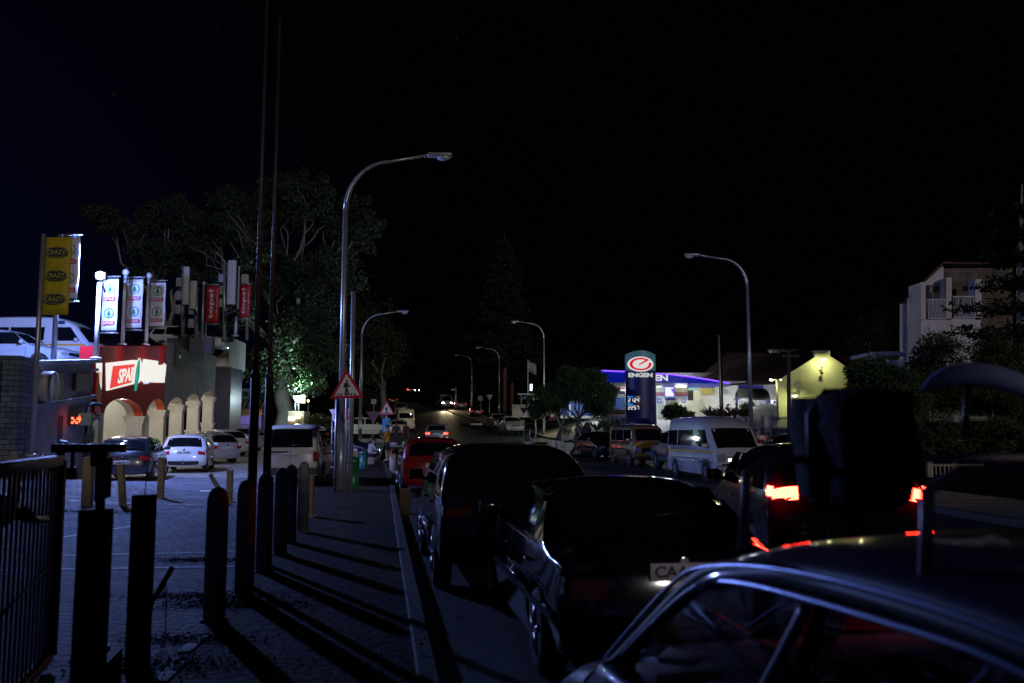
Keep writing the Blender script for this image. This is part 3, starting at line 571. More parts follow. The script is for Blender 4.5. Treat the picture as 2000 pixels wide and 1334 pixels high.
# ------------------------------------------------------------------ the nearest car, built open with its glass and contents
def near_car():
    o = thing('parked_car', 'nearest car, cut off at the lower right, with pale window trim and a roof rack', 'car', (1.307, 2.541, 0), R(12))
    s = Shape('hatch'); s.W = 1.7; s.belt = .93; s.tum = .79; s.H = 1.55; s.prof = chaikin([(1.85,.2),(1.97,.3),(2.0,.5),(1.95,.68),(1.75,.8),(1.45,.88),(1.15,.93),(.95,1.05),(.7,1.23),(.4,1.41),(0,1.51),(-.5,1.55),(-1.1,1.53),(-1.5,1.42),(-1.72,1.15),(-1.86,.95),(-1.95,.82),(-2.0,.6),(-2.0,.38),(-1.9,.22)], 2)
    pm = mat('near_paint', (.075,.04,.09), .42, coat=.6, var=.15, vs=5)
    def P(y, z, sg=-1, off=0): return Vector((sg*(.665+.015*max(0, 1.4-z)+off), y, z))
    # roof shell: a strip of the profile from windscreen top to rear
    g = MB(); i0, i1 = s.find(1.42, False), s.find(1.42, True); s.cap(g, i0, i1, -1, 1, 0, 26, 24); r = g.build('roof', pm, o, False); sm_ = r.modifiers.new('s', 'SOLIDIFY'); sm_.thickness = .035
    g = MB(); s.cap(g, s.find(.3, False), s.find(.99, False), -1, 1, 0, 14, 12); r = g.build('bonnet', pm, o, False); sm_ = r.modifiers.new('s', 'SOLIDIFY'); sm_.thickness = .03
    g = MB(); s.cap(g, s.find(.97, True), s.find(.25, True), -1, 1, 0, 10, 12); r = g.build('tailgate', pm, o, False); sm_ = r.modifiers.new('s', 'SOLIDIFY'); sm_.thickness = .03
    for sg in (-1, 1):
        g = MB(); s.side(g, (-1.93,1.9,.9,-1.75,.25,.95), sg, 0, 16); r = g.build('door', pm, o, False); sm_ = r.modifiers.new('s', 'SOLIDIFY'); sm_.thickness = .04
        fr = [(1.25,.84),(.68,1.17),(.37,1.34),(.18,1.385),(-.06,1.41),(-.31,1.42),(-.67,1.425),(-1.0,1.41),(-1.35,1.34),(-1.6,1.1),(-1.72,.97)]
        def tb(pts, off, r, nm, m):
            g = MB(); g.tube([P(y, z, sg, off) for y, z in chaikin(pts, 2)], r, 8); g.build(nm, m, o, False)
        tb(fr, -.02, .032, 'window_frame', black)
        tb([(1.22,.83),(.66,1.155),(.35,1.315),(.18,1.355),(-.06,1.378),(-.31,1.388),(-.67,1.398),(-.93,1.398),(-1.3,1.33)], .02, .009, 'window_trim', mat('satin_trim', (.5,.55,.75), .28, .8))
        tb([(1.3,.86),(.9,1.1),(.52,1.315),(.36,1.365),(.13,1.405),(-.15,1.435),(-.52,1.45),(-.88,1.445),(-1.35,1.39)], .0, .009, 'roof_gutter', mat('satin_gutter', (.4,.45,.62), .3, .8))
        tb([(.12,.93),(-.08,1.14),(-.27,1.36)], .01, .016, 'window_divider', MAT['satin_trim'])
        g = MB(); g.tube([P(-.0,.9,sg,-.03), P(-.34,1.4,sg,-.03)], .035, 8); g.build('door_pillar', black, o, False)
        g = MB(); g.prism([(-1.5,.93),(1.0,.93),(.62,1.15),(.3,1.33),(-.1,1.385),(-.9,1.39),(-1.3,1.3)], (sg*.66,0,0), (0,1,0), (sg*-.0,0,1), .004); g.build('side_window', mat('clear_glass', (.5,.55,.7), .02, trans=1, alpha=.35), o, False)
    g = MB(); s.cap(g, s.find(1.0, False), s.find(1.37, False), -.9, .9, -.01, 6, 10); g.build('windscreen', MAT['clear_glass'], o, False)
    g = MB(); s.cap(g, s.find(1.36, True), s.find(.99, True), -.9, .9, -.01, 6, 10); g.build('rear_window', MAT['clear_glass'], o, False)
    g = MB(); g.bbox((0,.72,.93), (1.35,.4,.16), .05); g.build('dashboard', mat('grey_vinyl', (.12,.12,.15), .6), o, False)
    g = MB(); g.box((0,-.2,.35), (1.4,3.2,.05)); g.build('floor_pan', black, o, False)
    for x in (-.36, .36):
        g = MB(); g.bbox((x,-.1,.55), (.5,.5,.16), .06); g.bbox((x,-.42,.85), (.48,.14,.6), .06); g.bbox((x,-.45,1.22), (.26,.1,.16), .04); g.build('seat', mat('seat_cloth', (.05,.05,.07), .9), o, False)
    g = MB(); g.bbox((0,-1.2,.85), (1.3,.18,.7), .06); g.build('rear_seat', MAT['seat_cloth'], o, False)
    g = MB(); pts = [(.36+.19*cos(a), .42-.06*sin(a), .95+.18*sin(a)) for a in [i*2*pi/24 for i in range(25)]]; g.tube(pts, .014, 6)
    for a in (0, pi*.66, pi*1.33): g.tube([(.36,.44,.95), (.36+.19*cos(a), .42-.06*sin(a), .95+.18*sin(a))], .012, 6)
    g.build('steering_wheel', black, o, False)
    T, D = wheel_parts(.31)
    for y in s.wx:
        for sg in (-1, 1):
            wob = bpy.data.objects.new('wheel', T); C.objects.link(wob); wob.parent = o; wob.location = (sg*.72, y, .31); wob.rotation_euler = (0, 0, 0 if sg > 0 else pi)
            ro = bpy.data.objects.new('rim', D); C.objects.link(ro); ro.parent = wob
    # roof rack
    for y in (.2, -.6):
        g = MB(); g.tube([(-.6,y,1.44),(-.58,y,1.66),(-.5,y,1.7),(.5,y,1.7),(.58,y,1.66),(.6,y,1.44)], .014, 8); g.build('rack_bar', mat('rack_steel', (.5,.42,.42), .4, .6), o, False)
    return o
near_car()
M9 = Matrix.Translation((1.307,2.541,0)) @ Matrix.Rotation(R(12), 4, 'Z')
# folded pale chair frame lying on the dash side of the nearest car
t = thing('folding_chair', 'pale folded metal chair frame lying inside the nearest car behind its window', 'chair', M9 @ Vector((-.35,.35,.75)), R(9))
g = MB()
A_ = [at(1338,1192,3.05), at(1395,1236,2.95), at(1470,1290,2.78), at(1565,1345,2.55)]; B_ = [at(1352,1178,3.1), at(1412,1212,3.0), at(1490,1262,2.85), at(1600,1330,2.62)]
g.tube(A_, .011, 6); g.tube(B_, .011, 6); g.tube([A_[1], B_[1]], .009, 6); g.tube([B_[0], at(1400,1228,2.97), A_[2]], .008, 6); g.tube([A_[3], at(1600,1400,2.5)], .011, 6); g.tube([B_[3], at(1640,1400,2.5)], .011, 6)
g.build('frame', mat('pale_tube', (.6,.65,.8), .35, .1), t)
g = MB()
for k in range(3): f = .35+.2*k; p = A_[0].lerp(A_[3], f); q = B_[0].lerp(B_[3], f); g.tube([p, q], .006, 5)
g.build('cross_bar', MAT['pale_tube'], t)
t = thing('paper_bundle', 'cream papers and cloth piled low behind the nearest car window', 'papers', at(1290,1310,2.95)); g = MB()
for px, py, w_, h_, r0 in ((1275,1300,.16,.03,.3),(1300,1270,.12,.02,-.4),(1350,1330,.1,.04,.9),(1420,1335,.08,.03,.2)): p = at(px, py, 2.93); g.bbox(p+Vector((.05,0,-.02)), (w_,.16,h_), .008, r0)
g.build('sheets', mat('cream_paper', (.6,.52,.42), .8, var=.2, vs=9), t)
# bag and surfboard on the rack
t = thing('duffel_bag', 'black soft bag strapped on the roof rack of the nearest car', 'bag', (1.12,2.62,1.67), R(12))
g = MB(); b_ = bmesh.new(); bmesh.ops.create_cube(b_, size=1); bmesh.ops.subdivide_edges(b_, edges=b_.edges[:], cuts=5, use_grid_fill=True)
vs = []
for v in b_.verts:
    p = Vector((v.co.x*2, v.co.y*2, v.co.z*2)); l = max(abs(p.x), abs(p.y), abs(p.z)); q = p.normalized()*l; p = p.lerp(q, .28)
    p = Vector((p.x*.112, p.y*.17, p.z*.17)); p += p.normalized()*.03*noise.noise(p*9); vs.append(Vector((1.005,2.6,1.735))+Matrix.Rotation(R(12), 3, 'Z') @ p)
b_.verts.index_update(); g.add(vs, [[v.index for v in f.verts] for f in b_.faces], True); b_.free(); g.build('bag_body', mat('black_canvas', (.035,.022,.035), .9, bump=.5, bs=30), t)
g = MB(); g.tube([Vector((1.005,2.6,1.735))+Vector(v) for v in ((-.12,0,-.15),(-.118,0,.1),(-.07,0,.165),(.07,0,.165),(.118,0,.1),(.12,0,-.15))], .012, 6); g.build('strap', black, t)
t = thing('bent_tube', 'pale blue bent foam tube arching over the roof rack at the right edge', 'foam tube', M9 @ Vector((.6,-.2,1.75)), R(9))
g = MB(); k = len(g.v); N = 18
a0 = at(1800, 762, 2.9); dirs = [(0,0),(.03,.025),(.08,.045),(.14,.052),(.22,.04),(.34,-.01),(.5,-.1),(.7,-.24)]
# a tapered board lying across the bars, nose to the left
pts = [a0+Vector((d*.95, -d*.35, h)) for d, h in dirs]; wd = [.01,.026,.034,.038,.04,.04,.04,.04]
cr = Vector((.35,.95,0)).normalized()
for p, w_ in zip(pts, wd):
    for j in range(12):
        a = 2*pi*j/12; g.v.append(p+cr*w_*cos(a)+Vector((0,0,1))*w_*sin(a))
for i in range(len(pts)-1):
    for j in range(12): g.f.append([i*12+j, i*12+(j+1)%12, (i+1)*12+(j+1)%12, (i+1)*12+j]); g.mi.append(0); g.sm.append(True)
g.build('tube', mat('board_foam', (.42,.48,.85), .5), t)
g = MB(); g.tube([pts[3]-Vector((0,0,.03)), pts[3]+Vector((-.02,-.01,-.13)), pts[3]+Vector((-.03,-.02,-.2))], .012, 6); g.build('tie_cord', black, t)

# ------------------------------------------------------------------ supermarket building with arcade
F0 = Vector((-14.06, 29.5, 0)); FU = Vector((-.194, 1, 0)).normalized(); FN = Vector((1, .194, 0)).normalized(); UP = Vector((0,0,1))
def onf(px, py, off=0):    # pixel -> (s,z) on the facade plane
    p1 = at(px, py, 10); d = p1-Vector((0,0,CAMZ)); o = Vector((0,0,CAMZ)); q = F0+FN*off
    k = (q-o).dot(FN)/d.dot(FN); p = o+d*k; return (p-F0).dot(FU), p.z
def fp(s_, z, off=0): return F0+FU*s_+FN*off+UP*z
cream = mat('cream_plaster', (.62,.6,.54), .8, var=.15, vs=1.5, bump=.3, bs=20)
redw = mat('red_cladding', (.36,.005,.01), .75, var=.3, vs=2, spec=.15)
redl = mat('orange_red_reveal', (.6,.07,.02), .6, var=.15, vs=3)
greyw = mat('grey_plaster', (.28,.28,.29), .85, var=.35, vs=1.2, bump=.3, bs=15)
bld = thing('supermarket', 'supermarket with red fascia, lit sign and cream arcade beside the car park', 'building', (-14.06,29.5,0))
RE = [190, 278, 320, 356, 388, 416]; CY = [835, 813, 801, 791, 784, 775]
pil = [(onf(px, y)[0], onf(px, y)[1]) for px, y in zip(RE, CY)]
PW = .68; TH = .62
pil[0] = (.35, 2.45)
for k, (s0, zc) in enumerate(pil):
    g = MB(); zb = -.1
    def pb(w_, z0, z1, ex=0):
        c = fp(s0+PW/2, (z0+z1)/2, -TH/2); m = Matrix.Translation(c) @ Matrix(((FN.x,FU.x,0,0),(FN.y,FU.y,0,0),(0,0,1,0),(0,0,0,1)))
        g.box((0,0,0), (TH+ex, PW+ex, z1-z0), M=m)
    if k == 0: pb(0, zb, zc)
    else:
        pb(0, zb, zc-.22); pb(0, zc-.3, zc-.2, .1); pb(0, zc-.2, zc-.08, .16); pb(0, zc-.08, zc, .24)
        zl = zc-1.75
        pb(0, zl, zl+.1, .2); pb(0, zl-.16, zl, .13); pb(0, zl-.45, zl-.16, .06)
    g.build('pillar', cream, bld)
def arcpts(k, n=14):
    (s0, z0), (s1, z1) = pil[k], pil[k+1]; a, b = s0+PW, s1; out = []
    h = (.62, .62, .5, .5, .5)[k]
    for i in range(n+1):
        t = i/n; th = pi*(1-t); x = (1+cos(th))/2; out.append((a+(b-a)*x, z0+(z1-z0)*x+h*sin(th)))
    return out
sR = onf(325, 700)[0]; zR0 = onf(190, 675)[1]; zR1 = onf(325, 675)[1]
def wallpart(k0, k1, top, m, name, s_end=None):
    poly = []
    for k in range(k0, k1):
        poly += [(pil[k][0], pil[k][1]), (pil[k][0]+PW, pil[k][1])] + arcpts(k)[1:-1]
    poly += [(pil[k1][0], pil[k1][1])]
    e = s_end or pil[k1][0]
    if s_end: poly += [(s_end, pil[k1][1])]
    poly += [p for p in top]
    g = MB(); g.prism(poly, fp(0,0,.01), FU, UP, TH, nrm=-FU.cross(UP) if FU.cross(UP).dot(FN) < 0 else FU.cross(UP)); return g.build(name, m, bld)
z340 = onf(340, 672)[1]; z415 = onf(415, 664)[1]
wallpart(0, 2, [(pil[2][0], zR1), (.0, zR0), (.0, 2.45)], redw, 'red_fascia')
wallpart(2, 5, [(pil[5][0]+PW, pil[5][1]), (pil[5][0]+PW, z415), (pil[2][0]+.001, z340-.1)], greyw, 'grey_fascia')
# orange reveals under arches 1 and 2 (front edge band)
for k in (0, 1):
    g = MB(); A = arcpts(k); 
    for (a, b), (c, d) in list(zip(A, A[1:]))[8:]:
        g.add([fp(a, b-.012, .0), fp(c, d-.012, .0), fp(c, d-.012, -.32), fp(a, b-.012, -.32)], [(0,1,2,3)], True)
    g.build('painted_reveal', redl, bld, fix=False)
# soffit caps in cream
for k in range(5):
    g = MB(); A = arcpts(k)
    for (a, b), (c, d) in zip(A, A[1:]): g.add([fp(a, b-.006, .012), fp(c, d-.006, .012), fp(c, d-.006, -TH-.005), fp(a, b-.006, -TH-.005)], [(0,1,2,3)], True)
    g.build('arch_soffit', cream, bld, fix=False)
g = MB(); g.box((0,0,0), (.06, .5, 1.45), M=Matrix.Translation(fp(.05, 3.1, .04)) @ Matrix(((FN.x,FU.x,0,0),(FN.y,FU.y,0,0),(0,0,1,0),(0,0,0,1)))); g.build('orange_edge_strip', redl, bld)
# vertical cladding joints
g = MB()
for s_ in frange(.9, 10.8, 1.1): 
    za = zR0+(zR1-zR0)*s_/sR
    g.add([fp(s_, 4.0+(s_*.08), .014), fp(s_+.02, 4.0+s_*.08, .014), fp(s_+.02, za, .014), fp(s_, za, .014)], [(0,1,2,3)])
g.build('cladding_joint', mat('joint_dark', (.08,.004,.006), .6), bld, fix=False)
g = MB(); k0 = pil[2][0]
g.prism([(pil[2][0]+1.9, 5.0), (pil[4][0]+.6, 6.0), (pil[4][0]+.2, 7.5), (pil[2][0]+1.9, 6.4)], fp(0,0,.13), FU, UP, .1, nrm=FN); g.build('dark_panel', mat('dark_panel', (.03,.028,.028), .7, var=.5, vs=2), bld)
# lower plinth walls between far pillars, back wall, floor, ceiling
g = MB()
for k in (2, 3, 4):
    a = pil[k][0]+PW; b = pil[k+1][0]; g.prism([(a,0),(b,0),(b,pil[k+1][1]-2.35),(a,pil[k][1]-2.2)], fp(0,0,-.1), FU, UP, .4, nrm=FN)
g.build('low_wall', cream, bld)
g = MB(); g.prism([(-2,-.5),(30,-.5),(30,7),(-2,3.9)], fp(0,0,-4.2), FU, UP, .2, nrm=FN); g.prism([(-3.4,-.2),(0,-.2),(0,4),(-3.4,4)], fp(-.35,0,-.8), FN, UP, .2); g.build('back_wall', mat('inner_wall', (.7,.69,.65), .8, var=.08, vs=1), bld)
g = MB(); g.prism([(0,-.65),(0,-4.1),(29,-4.1),(29,-.65)], fp(0,3.75,0), FU+UP*.09, FN, .12, nrm=UP); g.build('ceiling', cream, bld)
for k in range(5):
    s_ = (pil[k][0]+pil[k+1][0]+PW)/2; z = 3.6+.09*s_; 
    g = MB(); g.box(fp(s_, z-.05, -2.2), (.16, 1.2, .05), rz=math.atan2(.194, 1)); g.build('ceiling_light', emi('tube_light', (1,.93,.78), 6), bld)
    lamp(fp(s_, z-.25, -2.2), 130 if k else 260, (1,.92,.76), .25)
    lamp(fp(s_-.3, (pil[k][1]+pil[k+1][1])/2+.45, -.3), 38 if k else 80, (1,.92,.78), .12)
# yellow round poster on the back wall
g = MB(); g.lathe(fp(14.0, 4.15, -3.6), [(.01,0),(.5,0),(.5,.04),(.01,.05)], 20, tuple(FN)); g.build('yellow_poster', emi('poster_yellow', (.9,.5,.02), .5), bld)
# the lit sign
def fframe(px0, py0, px1, py1, off):
    s0, z0 = onf(px0, py0, off); s1, z1 = onf(px1, py1, off); return s0, z0, s1, z1
sg_ = thing('lit_sign', 'long lit supermarket sign with red SPAR panel on the red fascia', 'sign', fp(3, 4, .2))
so_ = .07
def sq(pts, off, th, m, name, parent):
    P_ = [onf(px, py, off) for px, py in pts]; g = MB(); g.prism([(a, b) for a, b in P_], fp(0,0,off), FU, UP, th, nrm=FN); return g.build(name, m, parent)
signW = emi('sign_white', (1,.97,.9), .85); signR = emi('sign_lit_red', (1,.03,.015), .8); signG = emi('sign_green', (.0,.45,.25), .6)
panel = sq([(209,709),(262,703),(272,704),(272,748),(262,750),(210,763)], so_, .05, signW, 'sign_panel', sg_)
sq([(221,715),(263.5,711),(257,746.5),(214.5,759)], so_+.012, .01, signR, 'red_panel', sg_)
s0, z0 = onf(230, 751, so_); s1, z1 = onf(263, 715, so_); 
cy = [(230,735.5),(263,728.5)]; a = onf(*cy[0], so_); b = onf(*cy[1], so_)
mid = fp((a[0]+b[0])/2, (a[1]+b[1])/2, so_+.024); ru = (fp(b[0], b[1], so_)-fp(a[0], a[1], so_)).normalized()
sh = (UP+FU*.35)
ht = abs(onf(246,718.5,so_)[1]-onf(246,747,so_)[1])
text('SPAR', mid, ru, sh, (b[0]-a[0]), ht, signW, panel, 'sign_letters', .01, .03)
# white letters to the right ("SUPERSPAR"-like bold script seen end on), little sub-sign below
sq([(272,716),(325,712),(323,735),(300,738),(290,741),(272,744)], so_, .05, signW, 'letter_backing', sg_)
a = onf(270, 722, so_+.05); b = onf(322, 722, so_+.05)
text('Mlllllllmi', fp((a[0]+b[0])/2, onf(296,724,so_+.1)[1], so_+.02), FU+UP*.05, UP, b[0]-a[0], .95, signW, sg_, 'sign_letters', .05, .05)
sq([(281,704),(284,704),(284,722),(281,722)], so_+.03, .04, signW, 'letter_stroke', sg_); sq([(287,704),(291,704),(291,722),(287,722)], so_+.03, .04, signW, 'letter_stroke', sg_)
sq([(283,742),(291,741),(291,749),(283,750)], so_, .06, emi('sign_violet', (.75,.7,1), .9), 'small_sign', sg_)
g = MB(); c = onf(268, 727, so_+.02)
g.tube([fp(c[0]-.35, c[1]-.75, so_+.06), fp(c[0]-.15, c[1]-.1, so_+.06), fp(c[0]+.1, c[1]+.6, so_+.06)], [.05,.09,.03], 6); g.build('tree_emblem', signG, sg_)
sq([(191,709),(200,709),(199,752),(198,762),(194,745),(191.5,720)], so_, .06, signW, 'curved_end_panel', sg_)
lamp(fp(2.6, 4.75, .5), 9, (1,.75,.65), .3); lamp(fp(6.5, 4.9, .7), 12, (1,.7,.8), .3); lamp(fp(10.2, 5.3, .8), 16, (.75,.6,1), .3)
# left wing ----------------------------------------------------------
wing = thing('shop_wing', 'low grey plaster wing with round and square sign boxes left of the red fascia', 'building', fp(-6, 0, 0))
zl0 = onf(20, 712)[1]; s40 = onf(60, 760)[0]
g = MB(); sA = onf(60, 800)[0]; sB = -.55
g.prism([(sA,-.5),(sB,-.5),(sB,2.95),(sB,onf(190,708)[1]),(sA,onf(60,713)[1])], fp(0,0,0), FU, UP, .5, nrm=FN); g.build('wall', greyw, wing)
s180 = sB; g = MB(); za = onf(40,790)[1]; zb2 = onf(182,772)[1]; g.prism([(sA-.0,za-.12),(sB,zb2-.12),(sB,zb2+.02),(sA,za+.02)], fp(0,0,.14), FU, UP, .13, nrm=FN); g.build('cornice', greyw, wing)
g = MB(); g.prism([(sA,onf(60,713)[1]),(0,onf(190,708)[1]),(0,onf(190,708)[1]+.12),(sA,onf(60,713)[1]+.12)], fp(0,0,.1), FU, UP, .7, nrm=FN); g.build('coping', mat('pale_coping', (.4,.4,.42), .8, var=.2), wing)
g = MB(); zt_ = onf(55, 711)[1]; g.box(fp(sA-.62, (zt_-.5)/2+.1, -.5), (1.2, 1.3, zt_+.6), rz=math.atan2(.194, 1)*1); stone = brickmat('grey_stone', (.16,.19,.24), (.1,.13,.17), (.04,.05,.06), 2.6, 0, .7, .35, .03, .9, 1.0, ('X','Z')); g.build('stone_pier', stone, wing)
g = MB(); g.prism([(-9.5,-.5),(sA-1.25,-.5),(sA-1.25,zt_),(-9.5,zt_)], fp(0,0,-.3), FU, UP, .5, nrm=FN); g.build('wall', stone, wing)
def wb(px0, py0, px1, py1, off, th, m, name, par=None):
    s0, z0 = onf(px0, py1); s1, z1 = onf(px1, py0); zc0 = onf(px1, py1)[1]
    g = MB(); g.prism([(s0,z0),(s1,zc0),(s1,z1),(s0,onf(px0,py0)[1])], fp(0,0,off), FU, UP, th, nrm=FN); return g.build(name, m, par or wing)
wb(67, 728, 122, 783, .06, .05, mat('ochre_board', (.34,.3,.1), .7, var=.4, vs=4), 'sign_board')
c0, c1 = onf(104, 756, .36); g = MB(); g.lathe(fp(c0, c1, .06), [(.42,0),(.44,.3),(.42,.34),(.38,.345),(.37,.33),(.02,.33)], 28, tuple(FN)); g.build('round_sign', mat('faded_disc', (.45,.4,.36), .5, var=.3, vs=4), wing)
wb(140, 729, 167, 764, .12, .12, mat('dark_red_box', (.1,.035,.045), .6, var=.3), 'sign_box')
wb(110, 812, 123, 888, .012, .02, mat('door_recess', (.03,.03,.035), .8), 'doorway')
wb(93, 833, 99, 852, .015, .02, black, 'wall_vent')
led = wb(131, 806, 159, 831, .3, .28, black, 'led_display')
a = onf(138, 822, .3); b = onf(157, 818, .3); text('::-.:+', fp((a[0]+b[0])/2, (a[1]+b[1])/2, .31), FU, UP, b[0]-a[0], .25, emi('led_red', (1,.08,.02), 5), led, 'led_dots', .01, .04)
p = onf(163, 800); g = MB(); g.cyl(fp(p[0], .2, .12), fp(p[0], p[1]+.1, .12), .06, n=8); g.tube([fp(p[0], p[1]+.1, .12), fp(p[0]+.1, p[1]+.2, .25), fp(p[0]+.25, p[1]+.15, .5)], .06, 6); g.build('drain_pipe', black, wing)
# upper deck, parapets, tower
dk = lambda Y: 4.0+max(0, Y-34)*.13
g = MB(); X0, X1 = -46, 0
for j, y in enumerate(frange(27, 66, 3)):
    fx = F0.x-.194*(y-29.5)-.75
    g.v += [Vector((X0, y, dk(y))), Vector((fx, y, dk(y))), Vector((X0, y, dk(y)-.3)), Vector((fx, y, dk(y)-.3))]
    if j:
        k = 4*j; 
        for a, b in ((0,1),(1,3),(3,2)): g.f.append([k-4+a, k-4+b, k+b, k+a]); g.mi.append(0); g.sm.append(False)
g.build('parking_deck', mat('deck_concrete', (.25,.25,.26), .8, var=.3), bld)
tw = thing('stair_tower', 'grey box topped stair tower on a dark blue column, right end of the arcade', 'tower', at(440, 850, 60))
def ubox(px0, py0, px1, py1, Y, dy, m, name, par):
    a = at(px0, py1, Y); b = at(px1, py0, Y); g = MB(); g.box(((a.x+b.x)/2, Y+dy/2, (a.z+b.z)/2), (b.x-a.x, dy, b.z-a.z)); return g.build(name, m, par)
ubox(415, 716, 452, 850, 61.5, 2.5, mat('navy_tiles', (.012,.014,.06), .4), 'column', tw)
ta = at(417, 715, 60); tb = at(449, 657, 60); td = at(487, 712, 66)
g = MB(); g.prism([(ta.x,60),(tb.x,60),(td.x,65),(td.x-1.6,66)], (0,0,tb.z), (1,0,0), (0,1,0), tb.z-ta.z, nrm=(0,0,1)); g.build('top_box', mat('tower_plaster', (.42,.42,.42), .85, var=.2, vs=1), tw)
ubox(325, 660, 415, 690, 46, .4, mat('parapet_slate', (.1,.11,.13), .8, var=.3), 'parapet', bld)
ubox(400, 657, 455, 668, 57, .3, MAT['parapet_slate'], 'parapet', bld)
ubox(452, 834, 505, 850, 76, .3, greyw, 'boundary_wall', bld)
# deck vehicles
def deckcar(kind, name, label, cat, px, Y, rz, col, **k):
    p = at(px, 850, Y); return vehicle(kind, name, label, cat, (p.x, Y, dk(Y)), rz, col, **k)
def dtaxi(o, s):
    taxi(o, s)
    g = MB(); g.bbox((s.hw(.9,1.95)+.006, .95, 1.98), (.01,.42,.14), .004); g.build('notice_sticker', mat('sticker', (.02,.03,.12), .4), o, False)
hx = at(185, 640, 36).x
vehicle('hiace', 'parked_minibus', 'white minibus with yellow stripe, side-on on the upper parking deck', 'minibus', (hx-2.5, 37, dk(37)), -pi/2, (.66,.67,.72), extra=dtaxi, lod=1)
vehicle('pickup', 'parked_pickup', 'pale pickup cab in front of the minibus on the upper deck at the left edge', 'pickup', (at(38,700,33).x-.6, 33.3, dk(33)-.08), -pi/2, (.42,.45,.5), lod=1)
deckcar('hatch', 'parked_car', 'dark low car on the deck behind the SPAR banners', 'car', 262, 43, -pi/2-.1, (.01,.01,.015), lod=1)
def rails(o, s):
    for sg in (-1, 1): g = MB(); g.tube([(sg*.62, .2, s.H-.03), (sg*.6, -.2, s.H+.05), (sg*.6, -1.4, s.H+.03), (sg*.6, -1.7, s.H-.08)], .02, 6); g.build('roof_rail', mat('rail_grey', (.3,.3,.32), .4, .5), o, False)
p = at(350, 850, 52); vehicle('fort', 'parked_car', 'white SUV with roof rails on the upper deck behind the antennas', 'car', (p.x, 53, at(350, 635, 53).z-1.86), -pi/2, (.68,.7,.74), extra=rails, lod=1)
deckcar('hatch', 'parked_car', 'red car whose bonnet shows beside the flood light pole on the deck', 'car', 105, 33.5, -pi/2, (.4,.01,.02), lod=1).location.z -= .75

# ------------------------------------------------------------------ banners and the flood light
GB = 'banners on poles along the shop roof'
def banner(name, label, px0, py0, px1, py1, Y, m, deco=None, frame=True, side=0):
    a = at(px0, py1, Y); b = at(px1, py0, Y); cx = (a.x+b.x)/2; cz = (a.z+b.z)/2; W_, H_ = b.x-a.x, b.z-a.z
    t = thing(name, label, 'banner', (cx, Y, a.z), 0, GB); g = MB(); k = len(g.v); n = 10
    for i in range(n+1):
        for j in range(5):
            g.v.append(Vector((a.x+W_*j/4, Y+.02*sin(i*1.3+j)+.015*sin(j*2.1), a.z+H_*i/n)))
    for i in range(n):
        for j in range(4): g.f.append([i*5+j, i*5+j+1, (i+1)*5+j+1, (i+1)*5+j]); g.mi.append(0); g.sm.append(True)
    o = g.build('cloth', m, t); md = o.modifiers.new('s', 'SOLIDIFY'); md.thickness = .008
    if frame:
        e = .07
        for z in (a.z-.1, b.z+.1):
            g = MB()
            g.cyl((a.x-e, Y, z), (b.x+e, Y, z), .022, n=6)
            q = W_/7
            for i in range(7): zz = a.z if z < cz else b.z; g.tube([(a.x+q*i, Y, z), (a.x+q*(i+.5), Y, zz), (a.x+q*(i+1), Y, z)], .006, 4)
            g.build('banner_frame', galv, t)
    if deco: deco(t, cx, Y-.05, a.z, W_, H_)
    return t
r_, u_ = Vector((1,0,0)), UP
gr = mat('logo_green', (.0,.2,.13), .5); rd = mat('logo_red', (.5,.01,.04), .5); bw = mat('banner_white', (.72,.72,.74), .6, var=.12, vs=3)
def ring(g, c, ro, ri, n=28, th=.004, sx=1):
    c = Vector(c); k = len(g.v)
    for i in range(n):
        for r in (ro, ri): a = 2*pi*i/n; g.v.append(c+Vector((r*cos(a)*sx, 0, r*sin(a))))
    for i in range(n): j = (i+1)%n; g.f.append([k+2*i, k+2*j, k+2*j+1, k+2*i+1]); g.mi.append(0); g.sm.append(False)
def fir(g, c, s):
    P_ = [(-.12,-.95),(.12,-.95),(.12,-.5),(.62,-.5),(.28,-.05),(.42,-.05),(.18,.35),(.28,.35),(0,.85),(-.28,.35),(-.18,.35),(-.42,-.05),(-.28,-.05),(-.62,-.5),(-.12,-.5)]
    g.prism([(x*s, z*s) for x, z in P_], c, r_, u_, .004)
def spar(t, cx, Y, z0, W_, H_):
    for f in (.2, .67):
        R_ = W_*.32; cz = z0+H_*(f+.13)
        g = MB(); ring(g, (cx, Y, cz), R_, R_*.84); fir(g, Vector((cx, Y, cz)), R_*.82); g.build('tree_emblem', gr, t, fix=False)
        zc = z0+H_*(f-.065); g = MB(); g.box((cx, Y, zc), (W_*.78, .006, H_*.075)); lb = g.build('red_label', rd, t)
        text('SPAR', (cx, Y-.006, zc), r_, u_, W_*.7, H_*.052, bw, lb, 'lettering', .002, .012)
banner('roof_banner', 'white SPAR banner blazing white next to the flood light', 197, 545, 232, 645, 31.8, bw, spar)
banner('roof_banner', 'white SPAR banner, middle one of the three beside the flood light', 245, 546, 280, 640, 34.2, bw, spar)
banner('roof_banner', 'dim grey SPAR banner, the farthest from the flood light of the three', 291, 552, 324, 637, 37.6, bw, spar)
banner('roof_banner', 'pale SPAR banner half hidden behind the yellow banner', 119, 464, 157, 583, 27.2, bw, spar)
yb = mat('banner_yellow', (.55,.42,.01), .6, var=.12, vs=3); nb = mat('navy_ink', (.012,.02,.09), .5)
